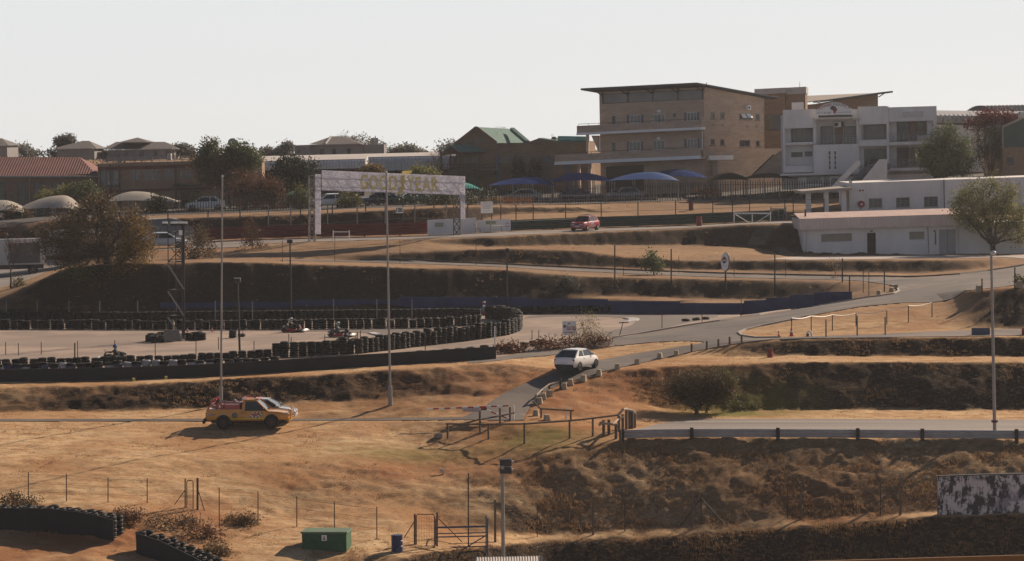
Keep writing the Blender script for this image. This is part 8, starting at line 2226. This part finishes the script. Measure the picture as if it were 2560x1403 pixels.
# dry grass tufts over the slopes
def tufts():
    def field(x0, x1, d0, d1, n):
        D = np.sqrt(rng.uniform(d0 ** 2, d1 ** 2, n)); a = rng.uniform(ray(x0, 900).x, ray(x1, 900).x, n); return a * D, D
    P = []
    for args in ((-60, 2640, 132, 164, 120000), (-60, 2640, 164, 182, 44000), (1200, 2640, 182, 215, 9000), (-60, 2640, 232, 262, 26000), (-60, 2640, 262, 290, 16000)):
        P.append(np.stack(field(*args), 1))
    P = np.concatenate(P); X, Y = P[:, 0], P[:, 1]
    z = ground(X, Y); dz = ground(X, Y + .5) - ground(X, Y - .5)
    bank = np.clip((np.abs(dz) - .18) / .3, 0, 1)
    dens = fbm(X * .5, Y * .7, 4, 91) + .5
    clump = fbm(X * .45, z * 1.6 + Y * .3, 4, 57) + .5
    keep = rng.uniform(0, 1, len(X)) < np.clip(.06 + .16 * (Y < 160) * bank + (.08 + .85 * np.clip((clump - .47) * 4, 0, 1)) * bank + 1.1 * (dens - .56), .02, 1) * np.where((Y > 228) & (Y < 240), .35, 1)
    for p in FLATS: keep &= ~inpoly(X, Y, [(q[0], q[1]) for q in p])
    X, Y, z, bank, dens = (v[keep] for v in (X, Y, z, bank, dens))
    n = len(X); kb = 6
    h = (.035 + .045 * bank + .06 * np.clip(dens - .5, 0, 1)) * rng.uniform(.6, 1.5, n) * np.where(Y > 225, 1.25, 1)
    rep = lambda v: np.repeat(v, kb)
    bx, by, bz, bh = rep(X), rep(Y), rep(z), rep(h)
    m = n * kb
    bx = bx + rng.normal(0, .07, m) * (1 + bh * 2); by = by + rng.normal(0, .07, m) * (1 + bh * 2)
    az = rng.uniform(0, 2 * np.pi, m); w_ = bh * .11 + .008
    lx, ly = rng.normal(-.25, .35, m) * bh, rng.normal(-.1, .35, m) * bh
    bz = bz - .05
    V = np.stack([np.stack([bx - np.cos(az) * w_, by - np.sin(az) * w_, bz], 1), np.stack([bx + np.cos(az) * w_, by + np.sin(az) * w_, bz], 1), np.stack([bx + lx, by + ly, bz + bh * rng.uniform(.8, 1.3, m) + .05], 1)], 1).reshape(-1, 3)
    m_ = leafmat('dry_blade', (.40, .245, .125), (.20, .11, .058), .35)
    o = fast_mesh('grass_tufts', V, np.arange(m * 3).reshape(-1, 3), m_)
    tag(o, 'dry straw coloured grass tufts over all the banks and verges', 'grass', None, 'stuff')
tufts()
# ---------------------------------------------------------------- dusty air between the camera and the hill
def haze():
    m = bpy.data.materials.new('dusty_air'); m.use_nodes = True
    nt = m.node_tree
    nt.nodes.remove(nt.nodes['Principled BSDF'])
    v = nt.nodes.new('ShaderNodeVolumePrincipled')
    v.inputs['Color'].default_value = (0.9, 0.92, 0.96, 1)
    v.inputs['Density'].default_value = HAZE
    v.inputs['Anisotropy'].default_value = 0.35
    nt.links.new(v.outputs[0], nt.nodes['Material Output'].inputs['Volume'])
    mb = MB().b2((-2100, -30, ZC - 30), (2100, 1520, ZC + 16))
    o = mb.build('haze', m)
    tag(o, kind='stuff')
HAZE = 0.00011
haze()
